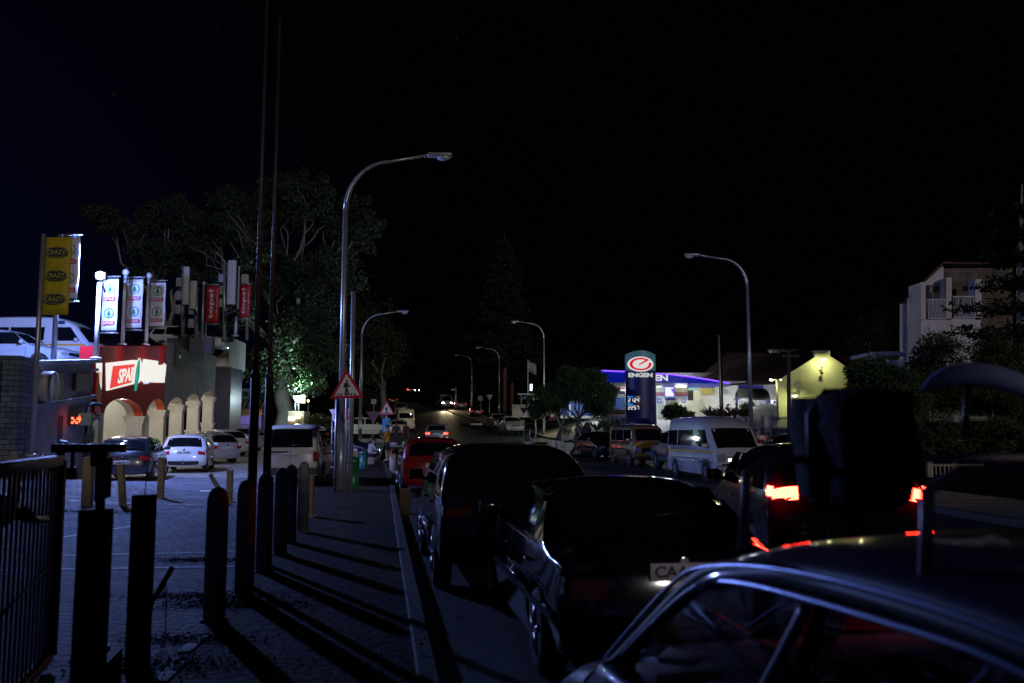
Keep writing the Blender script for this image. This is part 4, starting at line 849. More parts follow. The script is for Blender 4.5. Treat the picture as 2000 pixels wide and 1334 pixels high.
def crazy(t, cx, Y, z0, W_, H_):
    for f in (.8, .5, .2):
        cz = z0+H_*f; g = MB(); ring(g, (cx, Y, cz), .001, W_*.24*.68, 28, sx=1.75)
        g = MB(); k = 0
        n = 30; g.v = [Vector((cx+W_*.42*cos(2*pi*i/n), Y, cz+W_*.2*sin(2*pi*i/n))) for i in range(n)]; g.f = [list(range(n))]; g.mi = [0]; g.sm = [False]
        ov = g.build('oval_emblem', nb, t, fix=False)
        g = MB(); ring(g, (cx, Y-.004, cz), W_*.185, W_*.175, sx=2.12); g.build('oval_rim', yb, ov, fix=False)
        text('CRAZY', (cx, Y-.008, cz), r_, u_, W_*.68, W_*.17, yb, ov, 'lettering', .002, .02)
        text('THE', (cx, Y-.008, cz+W_*.145), r_, u_, W_*.16, W_*.035, yb, ov, 'lettering', .002); text('STORES', (cx, Y-.008, cz-W_*.145), r_, u_, W_*.22, W_*.035, yb, ov, 'lettering', .002)
banner('roof_banner', 'yellow CRAZY banner with three navy ovals on the leftmost pole', 79, 463, 141, 615, 21, yb, crazy, frame=False)
rb = mat('banner_red', (.42,.008,.02), .5, var=.15, vs=3)
def tops(t, cx, Y, z0, W_, H_):
    text('tops!', (cx-W_*.05, Y, z0+H_*.5), r_, u_, W_*.42, H_*.8, bw, t, 'lettering', .002, .02, rot=1)
    text('at SPAR', (cx+W_*.36, Y, z0+H_*.5), r_, u_, W_*.08, H_*.5, bw, t, 'lettering', .002, 0, rot=1)
banner('roof_banner', 'crumpled dark red banner with upright white lettering left of the tall antenna', 400, 559, 429, 630, 50, rb, tops)
banner('roof_banner', 'bright red banner with upright white lettering right of the tall antenna', 466, 557, 490, 620, 54, rb, tops)
def pole(name, label, cat, pb_, pt_, Y, r, m=galv, cap=True, group=None, base=None):
    a = at(*pb_, Y); b = at(*pt_, Y); b.y = a.y; b.x = a.x if abs(b.x-a.x) < 1.2 else b.x
    t = thing(name, label, cat, a, 0, group); g = MB(); g.cyl(a, b, r, r*.85, 12); g.build('shaft', m, t)
    g = MB(); g.lathe(a, [(r*2.2,-.02),(r*2.2,.03),(r*1.2,.05)], 14); g.build('base_plate', m, t)
    if cap: g = MB(); g.ball(b+Vector((0,0,r*1.2)), r*1.7, 8); g.build('finial', m, t)
    return t
GP = 'poles carrying the roof banners'
lit = mat('white_pole', (.62,.63,.66), .4, .2, var=.1)
pole('banner_pole', 'leftmost grey pole, tallest, carrying the yellow banner down to the ground', 'pole', (61,890), (79,457), 20.9, .065, galv, False, GP)
pole('banner_pole', 'grey pole behind the yellow banner, rising from the wing roof', 'pole', (104,708), (106,458), 27.3, .085, galv, False, GP)
pole('banner_pole', 'white pole directly left of the blazing white banner, under the flood light', 'pole', (187,700), (195,552), 28.6, .08, lit, False, GP)
pole('banner_pole', 'white pole with ball top between the first and second SPAR banners', 'pole', (239,673), (241,536), 33.2, .075, lit, True, GP)
pole('banner_pole', 'white pole between the second and third SPAR banners', 'pole', (285,673), (287,542), 36.5, .075, lit, True, GP)
pole('banner_pole', 'thin pole left of the crumpled dark red banner', 'pole', (394,664), (395,556), 49, .07, galv, True, GP)
pole('banner_pole', 'white stub pole under the bright red banner', 'pole', (460,656), (461,618), 54, .1, lit, False, GP)
pole('banner_pole', 'thin pole touching the left edge of the crumpled red banner', 'pole', (401,664), (401,560), 50.2, .05, galv, False, GP)
def antenna(label, px, y0, y1, panels, Y):
    a = at(px, y1, Y); t = thing('cell_antenna', label, 'antenna', a, 0, 'cell antennas on the roof edge')
    g = MB(); g.cyl(a, at(px, y0, Y), .1, .09, 10); g.build('mast', galv, t)
    for p0, q0, p1, q1, d in panels:
        u0 = at(p0, q1, Y); u1 = at(p1, q0, Y); g = MB(); g.bbox(((u0.x+u1.x)/2, Y-.25+d, (u0.z+u1.z)/2), (u1.x-u0.x, .22, u1.z-u0.z), .05); g.build('panel', mat('antenna_grey', (.5,.5,.46), .5, var=.1), t)
        for z in (u0.z+.25, u1.z-.25): g = MB(); g.box(((u0.x+u1.x)/2-.1, Y-.1+d/2, z), (.5, .1, .08)); g.build('bracket', black, t)
        g = MB()
        for i in range(4): g.tube([((u0.x+u1.x)/2-.1+.07*i, Y-.2+d, u0.z), (a.x+.05*i, Y-.15, u0.z-.35), (a.x, Y-.1, u0.z-.9)], .014, 4)
        g.build('cable', black, t)
    g = MB(); z = at(px, y0, Y).z
    for i in range(3): g.bbox((a.x-.3, Y-.05, z-.9-i*.75), (.3, .22, .5), .03)
    g.build('radio_unit', mat('unit_grey', (.3,.31,.33), .5), t)
antenna('antenna mast with two pale panels left of the dark red banner', 357, 520, 668, [(360,523,374,597,0)], 47)
antenna('short antenna mast with one bright panel next to the first mast', 383.5, 548, 668, [(374,550,388,605,0)], 47.6)
antenna('tall antenna mast with a big grey panel between the two red banners', 438, 515, 664, [(446,510,465,596,0),(464,520,469,604,.2)], 52)
antenna('dark small antenna box above the bright red banner', 482, 537, 664, [(474,537,488,556,0)], 57)
# flood light on the white pole
fl = thing('flood_light', 'blinding blue white flood light on top of the white pole', 'flood light', at(195,545,30.6))
fpz = at(195, 538, 28.4)
g = MB(); g.bbox(fpz+Vector((0,.12,0)), (.34,.16,.26), .03); g.cyl(fpz+Vector((0,.15,-.12)), fpz+Vector((0,.4,-.5)), .03, n=6); g.build('housing', black, fl)
g = MB(); g.ball(fpz, .14, 10, (1,.7,.9)); g.build('lens', emi('flood_lens', (.72,.8,1), 90), fl)
lamp(fpz+Vector((.0,-1.0,.15)), 5200, (.22,.34,1), .12)
lamp(fpz+Vector((.2,.1,-.05)), 1600, (.75,.85,1), .05, 'SPOT', at(216, 566, 31.8), 13, 1)
g = MB(); g.tube([fpz+Vector((-.05,.3,-3.1)), fpz+Vector((-.8,.6,-3.15))], .05, 6); g.build('bracket_arm', galv, fl)

# ------------------------------------------------------------------ street lamps (all unlit: power cut)
def street_lamp(label, px, pyb, pyt, armpx, Y, group='unlit street lamps', r=.095, zb=None):
    a = at(px, pyb, Y) if zb is None else Vector((at(px,850,Y).x, Y, zb)); top = at(px, pyt, Y).z; tip = at(armpx, pyt, Y).x
    t = thing('street_lamp', label, 'street lamp', a, 0, group); sg = 1 if tip > a.x else -1; L = abs(tip-a.x); H_ = top-a.z
    g = MB(); g.cyl(a, a+Vector((0,0,1.6)), r*1.35, r*1.3, 12); g.cyl(a+Vector((0,0,1.6)), a+Vector((0,0,H_-L*.55)), r*1.05, r*.8, 12); g.build('post', galv, t)
    pts = []
    for i in range(10):
        th = i/9*pi/2; pts.append(a+Vector((sg*L*.42*(1-cos(th)), 0, H_-L*.55+(L*.47)*sin(th))))
    pts.append(a+Vector((sg*L*.8, 0, H_-L*.015)))
    g = MB(); g.tube(pts, [r*.8-.035*r*i for i in range(len(pts))], 10); g.build('arm', galv, t)
    e = pts[-1]; g = MB(); g.bbox(e+Vector((sg*.3,0,.0)), (.75,.24,.13), .05); g.build('lamp_head', mat('lamp_head', (.35,.35,.37), .4, .3), t)
    g = MB(); g.ball(e+Vector((sg*.42,0,-.07)), .13, 8, (1.6,.8,.9)); g.build('lamp_glass', mat('lamp_glass', (.5,.52,.55), .1, coat=1), t)
    return t
street_lamp('tallest unlit street lamp, beside the pedestrian crossing sign on the left pavement', 664, 955, 300, 880, 25.5)
street_lamp('unlit lamp with its arm to the right, just right of the pedestrian crossing sign', 703, 858, 607, 795, 56)
street_lamp('unlit street lamp on the right, standing behind the white minibus', 1468, 850, 496, 1340, 42, zb=.2)
street_lamp('unlit street lamp by the round tree on the right', 1063, 850, 627, 1000, 84)
street_lamp('unlit street lamp right of the white SUV, behind the lamp by the round tree', 975, 808, 678, 930, 118)
street_lamp('farthest unlit street lamp over the road', 921, 790, 693, 888, 165)
# pair of mast poles through the bollards
maroon = mat('maroon_pole', (.06,.03,.03), .5, .2)
for px0, px1, yt, Y, lb in ((491, 520, -40, 9.7, 'tall dark red flagpole of the pair, running out of the top of the picture'), (519, 549, 36, 11.3, 'tall dark flagpole, right one of the pair, its tip just inside the picture')):
    X = at(px0, 1000, Y).x; a = Vector((X, Y, .12)); zt = at(px1, yt, Y).z; m_ = at(px0, 738, Y).z
    t = thing('flagpole', lb, 'flagpole', a, 0, 'tall flagpoles among the bollards')
    g = MB(); g.cyl(a, (X,Y,m_), .052, .05, 14); g.lathe((X,Y,m_), [(.05,0),(.056,.02),(.034,.09)], 14); g.build('lower_tube', maroon, t)
    g = MB(); g.cyl((X,Y,m_), (X,Y,zt), .03, .018, 10); g.build('upper_tube', maroon, t)
# ------------------------------------------------------------------ bollards, posts, gate
bol = mat('bollard_concrete', (.3,.3,.28), .8, var=.35, vs=5, bump=.4)
def bollard_mb():
    g = MB(); g.lathe((0,0,0), [(.095,0),(.095,.95),(.092,1.06),(.078,1.12),(.05,1.16),(.012,1.175)], 18); return g
bp = [(425,7.95,'stout pale bollard nearest the camera in the pavement row, throwing a long shadow'), (481,9.15,'dark bollard directly in front of the left flagpole'), (518,10.7,'dark bollard in front of the right flagpole'),
      (549,12.2,'dark bollard right of the right flagpole'), (567,13.5,'dark bollard beside the thin last bollard of the row'), (592,14.9,'last bollard of the row, in front of the cream post')]
first = None
for px, Y, lb in bp:
    X = at(px, 1000, Y).x
    if first is None:
        first = thing('bollard', lb, 'bollard', (X, Y, .12), 0, 'row of round topped bollards on the pavement'); g = bollard_mb(); k = g.build('post', bol, first, False)
        g = MB(); g.lathe((0,0,0), [(.12,-.02),(.12,.015),(.096,.02)], 16); g.build('footing', concrete, first, False)
    else:
        c = first.copy(); C.objects.link(c); c.location = (X, Y, .12); c['label'] = lb
        for ch in first.children if False else [o for o in bpy.data.objects if o.parent == first]:
            d = ch.copy(); C.objects.link(d); d.parent = c
def post(label, px, pyt, Y, w_, m, h=None, lean=0, dz=.11, nm='timber_post', group='short square posts round the car park', round_=False):
    X = at(px, 1000, Y).x; z = tz(X, Y)+dz; zt = at(px, pyt, Y).z; t = thing(nm, label, 'post', (X, Y, z), 0, group)
    g = MB(); b_ = Vector((X+lean, Y, zt))
    a = Vector((X, Y, z-.05)); d = (b_-a)
    M_ = Matrix.Translation((a+b_)/2) @ (Vector((0,0,1)).rotation_difference(d.normalized())).to_matrix().to_4x4()
    k = MB(); k.bbox((0,0,0), (w_, w_, d.length), .015); g.add([M_ @ v for v in k.v], k.f); g.build('shaft', m, t)
    g = MB(); g.box((X, Y, z+.005), (w_+.09, w_+.09, .05)); g.build('footing', concrete, t); return t
post('pale square post left of the white hatchback, with a shadow', 312, 893, 21.5, .14, wood)
post('pale square post behind the pink plate at the gate', 169, 893, 19, .19, wood)
post('leaning dark post below the dark grey hatchback number plate', 240, 907, 19.5, .13, wood, lean=-.1)
post('pale post behind the gate top rail at the left edge', 25, 884, 17.5, .16, wood)
post('cream post behind the last bollards', 604, 928, 17.6, .15, wood)
pt = post('cream post with a leaning brace right of the white hatchback', 447, 918, 21, .13, wood)
X = at(432, 975, 21).x; g = MB(); g.tube([(X-.25,20.9,.8), (X+.15,20.95,.15)], .055, 4); g.build('brace', wood, pt)
# two heavy gate posts
def heavy(px, pyt, Y, w_, lb, extras=None):
    X = at(px, 1000, Y).x; zt = at(px, pyt, Y).z; t = thing('gate_post', lb, 'post', (X, Y, .12), 0, 'heavy dark gate posts')
    g = MB(); g.bbox((X, Y, (zt+.1)/2), (w_, w_, zt-.1), .012); g.build('shaft', dwood, t)
    g = MB(); 
    for z in (zt-.15, zt-.42): g.lathe((X-.01, Y-w_/2-.001, z), [(.012,0),(.012,.008),(.004,.012)], 8, (0,-1,0))
    g.build('bolt', galv, t)
    if extras: extras(t, X, Y, zt, w_)
    return t
def ex1(t, X, Y, zt, w_):
    g = MB(); g.cyl((X+.02, Y, zt), (X+.02, Y, zt+.34), .028, n=8); g.build('steel_stub', black, t)
    g = MB(); g.prism([(-.01,.04),(.08,.07),(.08,.3),(-.01,.25)], (X+.01, Y-.04, zt), (1,.15,0), UP, .006); g.build('pink_plate', mat('faded_pink', (.3,.16,.19), .6, var=.3, vs=9), t)
    g = MB(); g.bbox((X-.06, Y, zt+.345), (.42,.055,.05), .01); g.cyl((X-.15,Y,zt+.22), (X-.15,Y,zt+.34), .012, n=6); g.bbox((X-.15,Y,zt+.2), (.05,.05,.07), .01); g.build('swing_bar', black, t)
def ex2(t, X, Y, zt, w_):
    g = MB(); g.cyl((X+.0, Y, zt), (X+.012, Y, zt+.17), .004, .002, n=5); g.build('bent_wire', black, t)
heavy(188, 994, 5.05, .145, 'heavy dark gate post carrying the pink plate and swing bar', ex1)
heavy(281, 966, 6.35, .135, 'heavy dark gate post with a bent wire on top, right of the gate', ex2)
rust = mat('red_oxide', (.16,.022,.015), .6, var=.4, vs=8, bump=.3)
gt = thing('steel_gate', 'open steel gate with red oxide frame and thin upright bars at the left edge', 'gate', (-3.35, 6.5, .12))
ga = at(124, 905, 6.4); ga = Vector((-3.3, 6.4, 0)); gb = Vector((-2.45, 3.6, 0)); gd = (gb-ga); gl = gd.length; gd.normalize(); zb_, zt_g = .2, 1.58
g = MB(); g.tube([ga+UP*zt_g, gb+UP*zt_g], .05, 4); g.tube([ga+UP*zb_, gb+UP*zb_], .045, 4); g.tube([ga+UP*zb_, ga+UP*zt_g], .055, 4); g.tube([gb+UP*zb_, gb+UP*zt_g], .05, 4); g.build('frame', rust, gt)
for i in range(1, int(gl/.115)):
    p = ga+gd*(.115*i); g = MB(); g.cyl(p+UP*zb_, p+UP*zt_g, .011, n=6); g.build('bar', mat('bar_grey', (.3,.3,.31), .5, .3), gt)
g = MB(); g.tube([ga+UP*.86, ga+gd*1.1+UP*.78, gb+UP*.6], .012, 6); g.build('tie_rod', rust, gt)
g = MB(); g.ball(ga+gd*1.15+Vector((-.1,-.05,1.32)), .13, 8, (1,1,.8)); g.tube([ga+gd*1.1+UP*1.3, ga+gd*.7+Vector((.0,0,1.22)), ga+gd*.42+Vector((.02,0,1.2))], [.05,.03,.022], 6); g.build('lock_chain', black, gt)
g = MB(); g.tube([(-3.32,6.45,1.62),(-3.3,6.45,1.72)], .03, 6); g.bbox((-3.05,6.5,1.6), (.12,.08,.14), .02); g.build('hinge', black, gt)
# low kerb board between gate posts, broken stake, timber sleeper
t = thing('low_rail', 'low dark rail with a brown board running between the gate posts', 'rail', (-2.75,5.6,.12))
g = MB(); g.tube([(-2.35,4.6,.3),(-2.62,5.4,.34),(-2.75,6.1,.33)], .03, 4); g.build('rail', rust, t)
g = MB(); g.box((-2.6,5.75,.2), (.05,.7,.26), rz=.2); g.build('board', mat('brown_board', (.16,.08,.045), .8, var=.4, vs=6), t)
t = thing('wire_stake', 'thin broken wire stake with a leaning handle right of the second gate post', 'stake', (-2.72,6.9,.12))
g = MB(); g.tube([(-2.86,6.8,.13),(-2.8,6.85,.42),(-2.68,6.9,.62)], .014, 5); g.cyl((-2.8,6.85,.42), (-2.64,6.92,.74), .022, n=6); g.build('handle', dwood, t)
g = MB(); g.cyl((-2.68,6.93,.13), (-2.68,6.92,.6), .005, n=5); g.build('wire', galv, t)
for lb, p0, p1 in (('pale edging paver lying in the near pavement, the farther of two', (358,1276), (398,1243)), ('pale edging paver lying in the near pavement, the nearer of two', (312,1334), (350,1294))):
    a, b = gp(*p0), gp(*p1); c = (a+b)/2; L = (b-a).length
    t = thing('loose_paver', lb, 'paver', (c.x, c.y, .12), -math.atan2((b-a).x, (b-a).y), 'two pale edging pavers by the gate posts')
    g = MB()
    for k in (-1, 1): g.bbox((0,k*L*.25,.004), (.1,L*.48,.016), .004)
    g.build('block', mat('pale_block', (.45,.45,.44), .8, var=.3, vs=9), t, False)
dirt = MB(); random.seed(11)
for px, py, rx, ry, n in ((385,1095,.35,.1,260),(395,1165,.4,.12,320),(455,1180,.35,.12,240),(365,1250,.3,.1,220),(300,1300,.4,.15,300),(120,1000,.9,.1,200),(180,1000,.8,.1,160),(455,1185,.5,.1,150)):
    c = gp(px, py)
    for _ in range(n*3):
        x = c.x+random.gauss(0, rx); y = c.y+random.gauss(0, ry); a = random.uniform(0, 6.3); s_ = random.uniform(.005, .02); z = .125+tz(x, y)
        dirt.add([(x+s_*cos(a), y+s_*sin(a), z+random.uniform(0,.02)), (x+.5*s_*cos(a+1.6), y+.5*s_*sin(a+1.6), z+random.uniform(0,.025)), (x-s_*cos(a), y-s_*sin(a), z), (x-.5*s_*cos(a+1.6), y-.5*s_*sin(a+1.6), z+.01)], [(0,1,2,3)])
tag(dirt.build('dirt_patches', mat('dark_dirt', (.02,.016,.012), 1, spec=0), fix=False), 'dark soil and leaf patches on the near paving', 'dirt', kind='stuff')
# leaf litter
lit_ = MB(); random.seed(3)
for i in range(420):
    y = random.uniform(3.5, 22); x = random.uniform(walkL(y), kx(KL, y)+.5) if random.random() < .5 else kx(KL, y)+random.gauss(.15, .25)
    a = random.uniform(0, 6.3); s_ = random.uniform(.02, .05); z = (.128 if x < kx(KL, y)-.16 else .012 if x > kx(KL, y) else .155)+tz(x, y)
    lit_.add([(x+s_*cos(a), y+s_*sin(a), z), (x+.4*s_*cos(a+1.6), y+.4*s_*sin(a+1.6), z+.008), (x-s_*cos(a), y-s_*sin(a), z+.004), (x-.4*s_*cos(a+1.6), y-.4*s_*sin(a+1.6), z+.006)], [(0,1,2,3)])
tag(lit_.build('leaf_litter', mat('dry_leaf', (.22,.16,.07), .8), fix=False), 'dry leaves scattered over the pavement and gutter', 'leaves', kind='stuff')
# traffic cone by the wing
X = at(82, 890, 24); t = thing('traffic_cone', 'tall dark red cone against the grey wing wall', 'cone', (X.x, 24, tz(X.x, 24)))
g = MB(); z = tz(X.x, 24); g.lathe((X.x, 24, z), [(.22,0),(.22,.05),(.17,.06),(.03,.78)], 14); g.build('cone_body', mat('cone_red', (.2,.03,.015), .6), t)
g = MB(); g.box((X.x, 24, z+.0), (.5,.5,.05)); g.build('cone_base', black, t)

# ------------------------------------------------------------------ signs
def tri(R_, c=(0,0), inv=False):
    a0 = pi/2 if not inv else -pi/2; return [(c[0]+R_*cos(a0+2*pi*k/3), c[1]+R_*sin(a0+2*pi*k/3)) for k in range(3)]
def rounded(poly, r):
    out = []; n = len(poly)
    for i in range(n):
        p, q, s_ = Vector(poly[i-1]), Vector(poly[i]), Vector(poly[(i+1)%n])
        a = q+(p-q).normalized()*r; b = q+(s_-q).normalized()*r
        for k in range(5): t = k/4; v = a*(1-t)**2+q*2*t*(1-t)+b*t*t; out.append((v.x, v.y))
    return out
signwh = mat('sign_white_face', (.75,.74,.72), .5)
def ped_sign(label, px, py0, py1, Y, tilt=0, group='pedestrian crossing signs', zb=None):
    a = at(px, py1, Y); b = at(px, py0, Y); H_ = b.z-a.z; R_ = H_/1.5*1.03; c = Vector((a.x, Y, a.z+R_*.5)); z0 = tz(a.x, Y)+.12
    t = thing('crossing_sign', label, 'sign', (a.x, Y, z0), 0, group); r = Vector((cos(tilt), 0, sin(tilt))); u = Vector((-sin(tilt), 0, cos(tilt)))
    g = MB(); g.cyl((a.x, Y+.05, z0), (a.x, Y+.05, b.z-.1), .038, n=8); g.build('sign_post', galv, t)
    g = MB(); g.prism(rounded(tri(R_), R_*.08), c, r, u, .02); bd = g.build('red_border', signred, t)
    g = MB(); g.prism(rounded(tri(R_*.74), R_*.03), c-Vector((0,.003,0)), r, u, .003); g.build('white_field', signwh, t)
    S_ = R_; g = MB(); cc = c-Vector((0,.008,0))
    n = 14; g.prism([(.02*S_+.06*S_*cos(2*pi*i/n), .37*S_+.06*S_*sin(2*pi*i/n)) for i in range(n)], cc, r, u, .003)
    for P_ in ([(-.09,.3),(.05,.3),(.1,.18),(.2,.1),(.17,.06),(.05,.12),(.05,.0),(-.09,.0),(-.09,.1),(-.13,.02),(-.17,.04),(-.14,.2)],
               [(-.09,-.02),(.05,-.02),(.1,-.2),(.14,-.34),(.06,-.34),(-.01,-.14),(-.07,-.34),(-.15,-.34),(-.09,-.18)],
               [(-.56,-.36),(-.46,-.36),(-.36,-.24),(-.43,-.24)], [(-.38,-.36),(-.28,-.36),(-.22,-.24),(-.29,-.24)], [(-.06,-.36),(.04,-.36),(.02,-.24),(-.04,-.24)], [(.2,-.36),(.3,-.36),(.24,-.24),(.17,-.24)], [(.4,-.36),(.5,-.36),(.4,-.24),(.33,-.24)]):
        g.prism([(x*S_, y*S_) for x, y in P_], cc, r, u, .003)
    g.build('walking_figure', black, t, fix=False); return t
ped_sign('large red triangle pedestrian crossing sign in front of the tallest street lamp', 677, 722, 778, 23.2, .04)
ped_sign('small red triangle pedestrian crossing sign above the blue sign', 755, 784, 810, 56)
def sign_disc(label, name, px, py, Rpx, Y, sides, m1, m2, txt=None, rot=0, inv=False, back=False, cat='sign'):
    c = at(px, py, Y); R_ = Rpx*Y/1700; z0 = tz(c.x, Y)+.12; t = thing(name, label, cat, (c.x, Y, z0))
    g = MB(); g.cyl((c.x, Y+.05, z0), (c.x, Y+.05, c.z+R_*.6), .035, n=8); g.build('sign_post', galv, t)
    P_ = tri(R_, inv=inv) if sides == 3 else [(R_*cos(2*pi*(k+.5)/sides), R_*sin(2*pi*(k+.5)/sides)) for k in range(sides)]
    g = MB(); g.prism(P_, c, r_, u_, .015); g.build('sign_face', m1, t)
    if not back:
        g = MB(); g.prism([(x*.82, y*.82) for x, y in P_], c-Vector((0,.004,0)), r_, u_, .003); f = g.build('sign_field', m2, t)
        if txt: text(txt, c-Vector((0,.012,0)), r_, u_, R_*1.3, R_*.5, signwh, f, 'lettering', .003, .02)
    return t
sign_disc('red STOP sign partly hidden behind the lamp post', 'stop_sign', 668, 812, 20, 34, 8, signwh, signred, 'STOP')
sign_disc('narrow orange and white give way sign left of the lamp post', 'give_way_sign', 649, 803, 7.5, 36, 3, signred, signwh, inv=True)
sign_disc('dark red round-about give way sign, point down, left of the blue sign', 'give_way_sign', 729, 812, 16, 52, 3, mat('dull_red', (.13,.02,.02), .5), mat('dull_brown', (.1,.06,.05), .6), inv=True)
t = thing('notice_board', 'small grey rectangular sign on a thin post above the dark round-about sign', 'sign', at(730,850,58))
g = MB(); c = at(730,784.5,58); g.prism([(-.17,-.17),(.17,-.17),(.17,.17),(-.17,.17)], c, r_, u_, .02); g.build('plate', mat('grey_plate', (.3,.36,.36), .5), t)
g = MB(); g.cyl((c.x,58.05,tz(c.x,58)), (c.x,58.05,c.z), .03, n=8); g.build('sign_post', galv, t)
blue = mat('sign_blue', (.01,.13,.42), .4)
t = thing('direction_sign', 'blue rectangular sign with a white up arrow below the small crossing sign', 'sign', at(754,850,55))
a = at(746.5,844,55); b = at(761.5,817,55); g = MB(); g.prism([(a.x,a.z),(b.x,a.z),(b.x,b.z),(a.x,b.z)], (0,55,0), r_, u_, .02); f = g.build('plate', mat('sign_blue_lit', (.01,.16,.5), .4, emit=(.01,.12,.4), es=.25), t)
g = MB(); c = at(752,838,55); g.prism([(-.03,-.14),(.03,-.14),(.03,.04),(.1,.04),(0,.17),(-.1,.04),(-.03,.04)], c-Vector((0,.025,0)), r_, u_, .003); g.build('arrow', signwh, f)
text('COURT', at(754,821.5,55)-Vector((0,.025,0)), r_, u_, .35, .08, signwh, f); text('ROAD P7', at(754,826.5,55)-Vector((0,.025,0)), r_, u_, .37, .08, signwh, f)
g = MB(); c = at(754,850,55); g.cyl((c.x,55.05,tz(c.x,55)), (c.x,55.05,a.z), .03, n=8); g.build('sign_post', galv, t)
for px, py, R_, Y, inv, lb in ((938,777,5,125,False,'round faint sign on the far verge'), (939.5,0,0,0,0,''), (938,0,0,0,0,''),):
    if R_: sign_disc(lb, 'road_sign', px, py, R_, Y, 12, signback, signback, back=True)
sign_disc('grey back of a triangle sign leaning on the right verge', 'road_sign', 939, 779, 7, 100, 3, signback, signback, back=True)
sign_disc('grey back of a point-down sign between the verge signs and the street lamp', 'road_sign', 956, 775, 7.5, 92, 3, signback, signback, inv=True, back=True)
sign_disc('dark point-down sign in front of the white facing SUV', 'road_sign', 1023, 801, 9, 62, 3, mat('dark_back', (.03,.03,.04), .6), signback, inv=True, back=True)
for px, py0, py1, Y, lb in ((921,742,812,120,'thin white post on the right verge'), (890,756,784,128,'street name post with a cream blade beside the oncoming minibus'), (683.5,570,955,25.0,'thin galvanised pole right behind the tallest street lamp'), (656,780,958,24.6,'grey concrete stay post at the foot of the tallest street lamp'), (1408,655,830,60,'twin steel pole standing in front of the station shop'), (1412,690,830,60.3,'dark pole paired with the twin steel pole')):
    a = at(px, py1, Y); z0 = tz(a.x, Y); t = thing('metal_pole', lb, 'pole', (a.x, Y, z0))
    g = MB(); g.cyl((a.x,Y,z0), (a.x,Y,at(px,py0,Y).z), .07 if Y < 100 else .13, n=10); g.build('shaft', galv if 'dark' not in lb else black, t)
    if 'street name' in lb: g = MB(); g.bbox((a.x-.3, Y, at(px,761,Y).z), (.75,.05,.17), .01); g.build('name_blade', mat('cream_blade', (.6,.5,.3), .5), t)
    else: g = MB(); g.lathe((a.x,Y,z0), [(.14,0),(.14,.03),(.08,.06)], 10); g.build('base_plate', galv, t)
# bins
def bin_(label, px, pyt, pyb, wpx, Y, m):
    a = at(px, pyb, Y); H_ = at(px, pyt, Y).z-a.z; r = wpx*Y/3400; t = thing('litter_bin', label, 'bin', a, 0, 'round green litter bins')
    g = MB(); g.lathe(a, [(r*.88,0),(r*.95,.05),(r,H_*.82),(r*.98,H_*.82)], 20); g.build('barrel', m, t)
    g = MB(); g.lathe(a, [(r*1.06,H_*.8),(r*1.06,H_*.86),(r*.98,H_*.95),(r*.3,H_)], 20); g.build('rim_lid', m, t)
gb_ = mat('bin_green', (.01,.16,.05), .3, coat=.6)
bin_('bright green litter bin at the foot of the tallest street lamp', 689, 892, 956, 24, 25.4, gb_)
bin_('teal litter bin behind the bright green one', 710, 880, 917, 17, 31.5, mat('bin_teal', (.02,.12,.12), .4, coat=.5))
bin_('small dark bin under the point-down sign by the white SUV', 1030, 838, 862, 11, 62, mat('bin_dark', (.01,.03,.03), .5))
# concrete cluster at the lamp foot
t = thing('concrete_stub', 'pale concrete block at the kerb beside the red SUV', 'bollard', at(790,1010,19.5)); a = at(789,960,19.5)
g = MB(); g.bbox((a.x+.03,19.5,.25), (.22,.2,.55), .03); g.build('block', mat('brown_stub', (.12,.08,.05), .85, var=.4, vs=6), t); g = MB(); g.bbox((a.x+.03,19.5,.53), (.24,.22,.03), .008); g.build('cap', mat('brown_stub', (.12,.08,.05), .85), t)
for px, Y, lb in ((1080,49,'white capped bollard on the kerb island, left of a pair'), (1091,49.4,'white capped bollard on the kerb island, right of a pair'), (686,38,'pale hoop bollard behind the green bins, left'), (694,38.3,'pale hoop bollard behind the green bins, right'), (767,36,'grey bollard beside the red SUV roof')):
    a = at(px, 880, Y); z = tz(a.x, Y); t = thing('bollard', lb, 'bollard', (a.x, Y, z)); g = MB(); g.lathe((a.x,Y,z), [(.13,0),(.13,.75),(.11,.86),(.05,.92),(.01,.93)], 14); g.build('post', mat('pale_bollard', (.5,.48,.5), .7, var=.2), t); g = MB(); g.lathe((a.x,Y,z), [(.16,0),(.16,.04),(.13,.05)], 14); g.build('footing', concrete, t)
# painted kerb islands
def island(name, label, p0, p1, Y0, Y1):
    a = at(p0, 880, Y0); b = at(p1, 880, Y1); d = (Vector((b.x,Y1,0))-Vector((a.x,Y0,0))); n = max(2, int(d.length/1.0)); t = thing(name, label, 'kerb', (a.x, Y0, tz(a.x, Y0)))
    for i in range(n):
        p = Vector((a.x,Y0,0))+d*((i+.5)/n); g = MB(); g.bbox((p.x,p.y,tz(p.x,p.y)+.08), (d.length/n-.02,.32,.2), .03, math.atan2(d.y, d.x)); g.build('kerb_block', white if i%2 else mat('kerb_black', (.03,.03,.03), .7), t)
island('traffic_island', 'black and white kerb of the island in front of the black hatchback', 1093, 1172, 49, 50)
island('traffic_island', 'faint black and white kerb line below the white facing SUV', 1000, 1068, 66, 64)
island('traffic_island', 'short white kerb end in the middle of the far road', 897, 942, 100, 99)

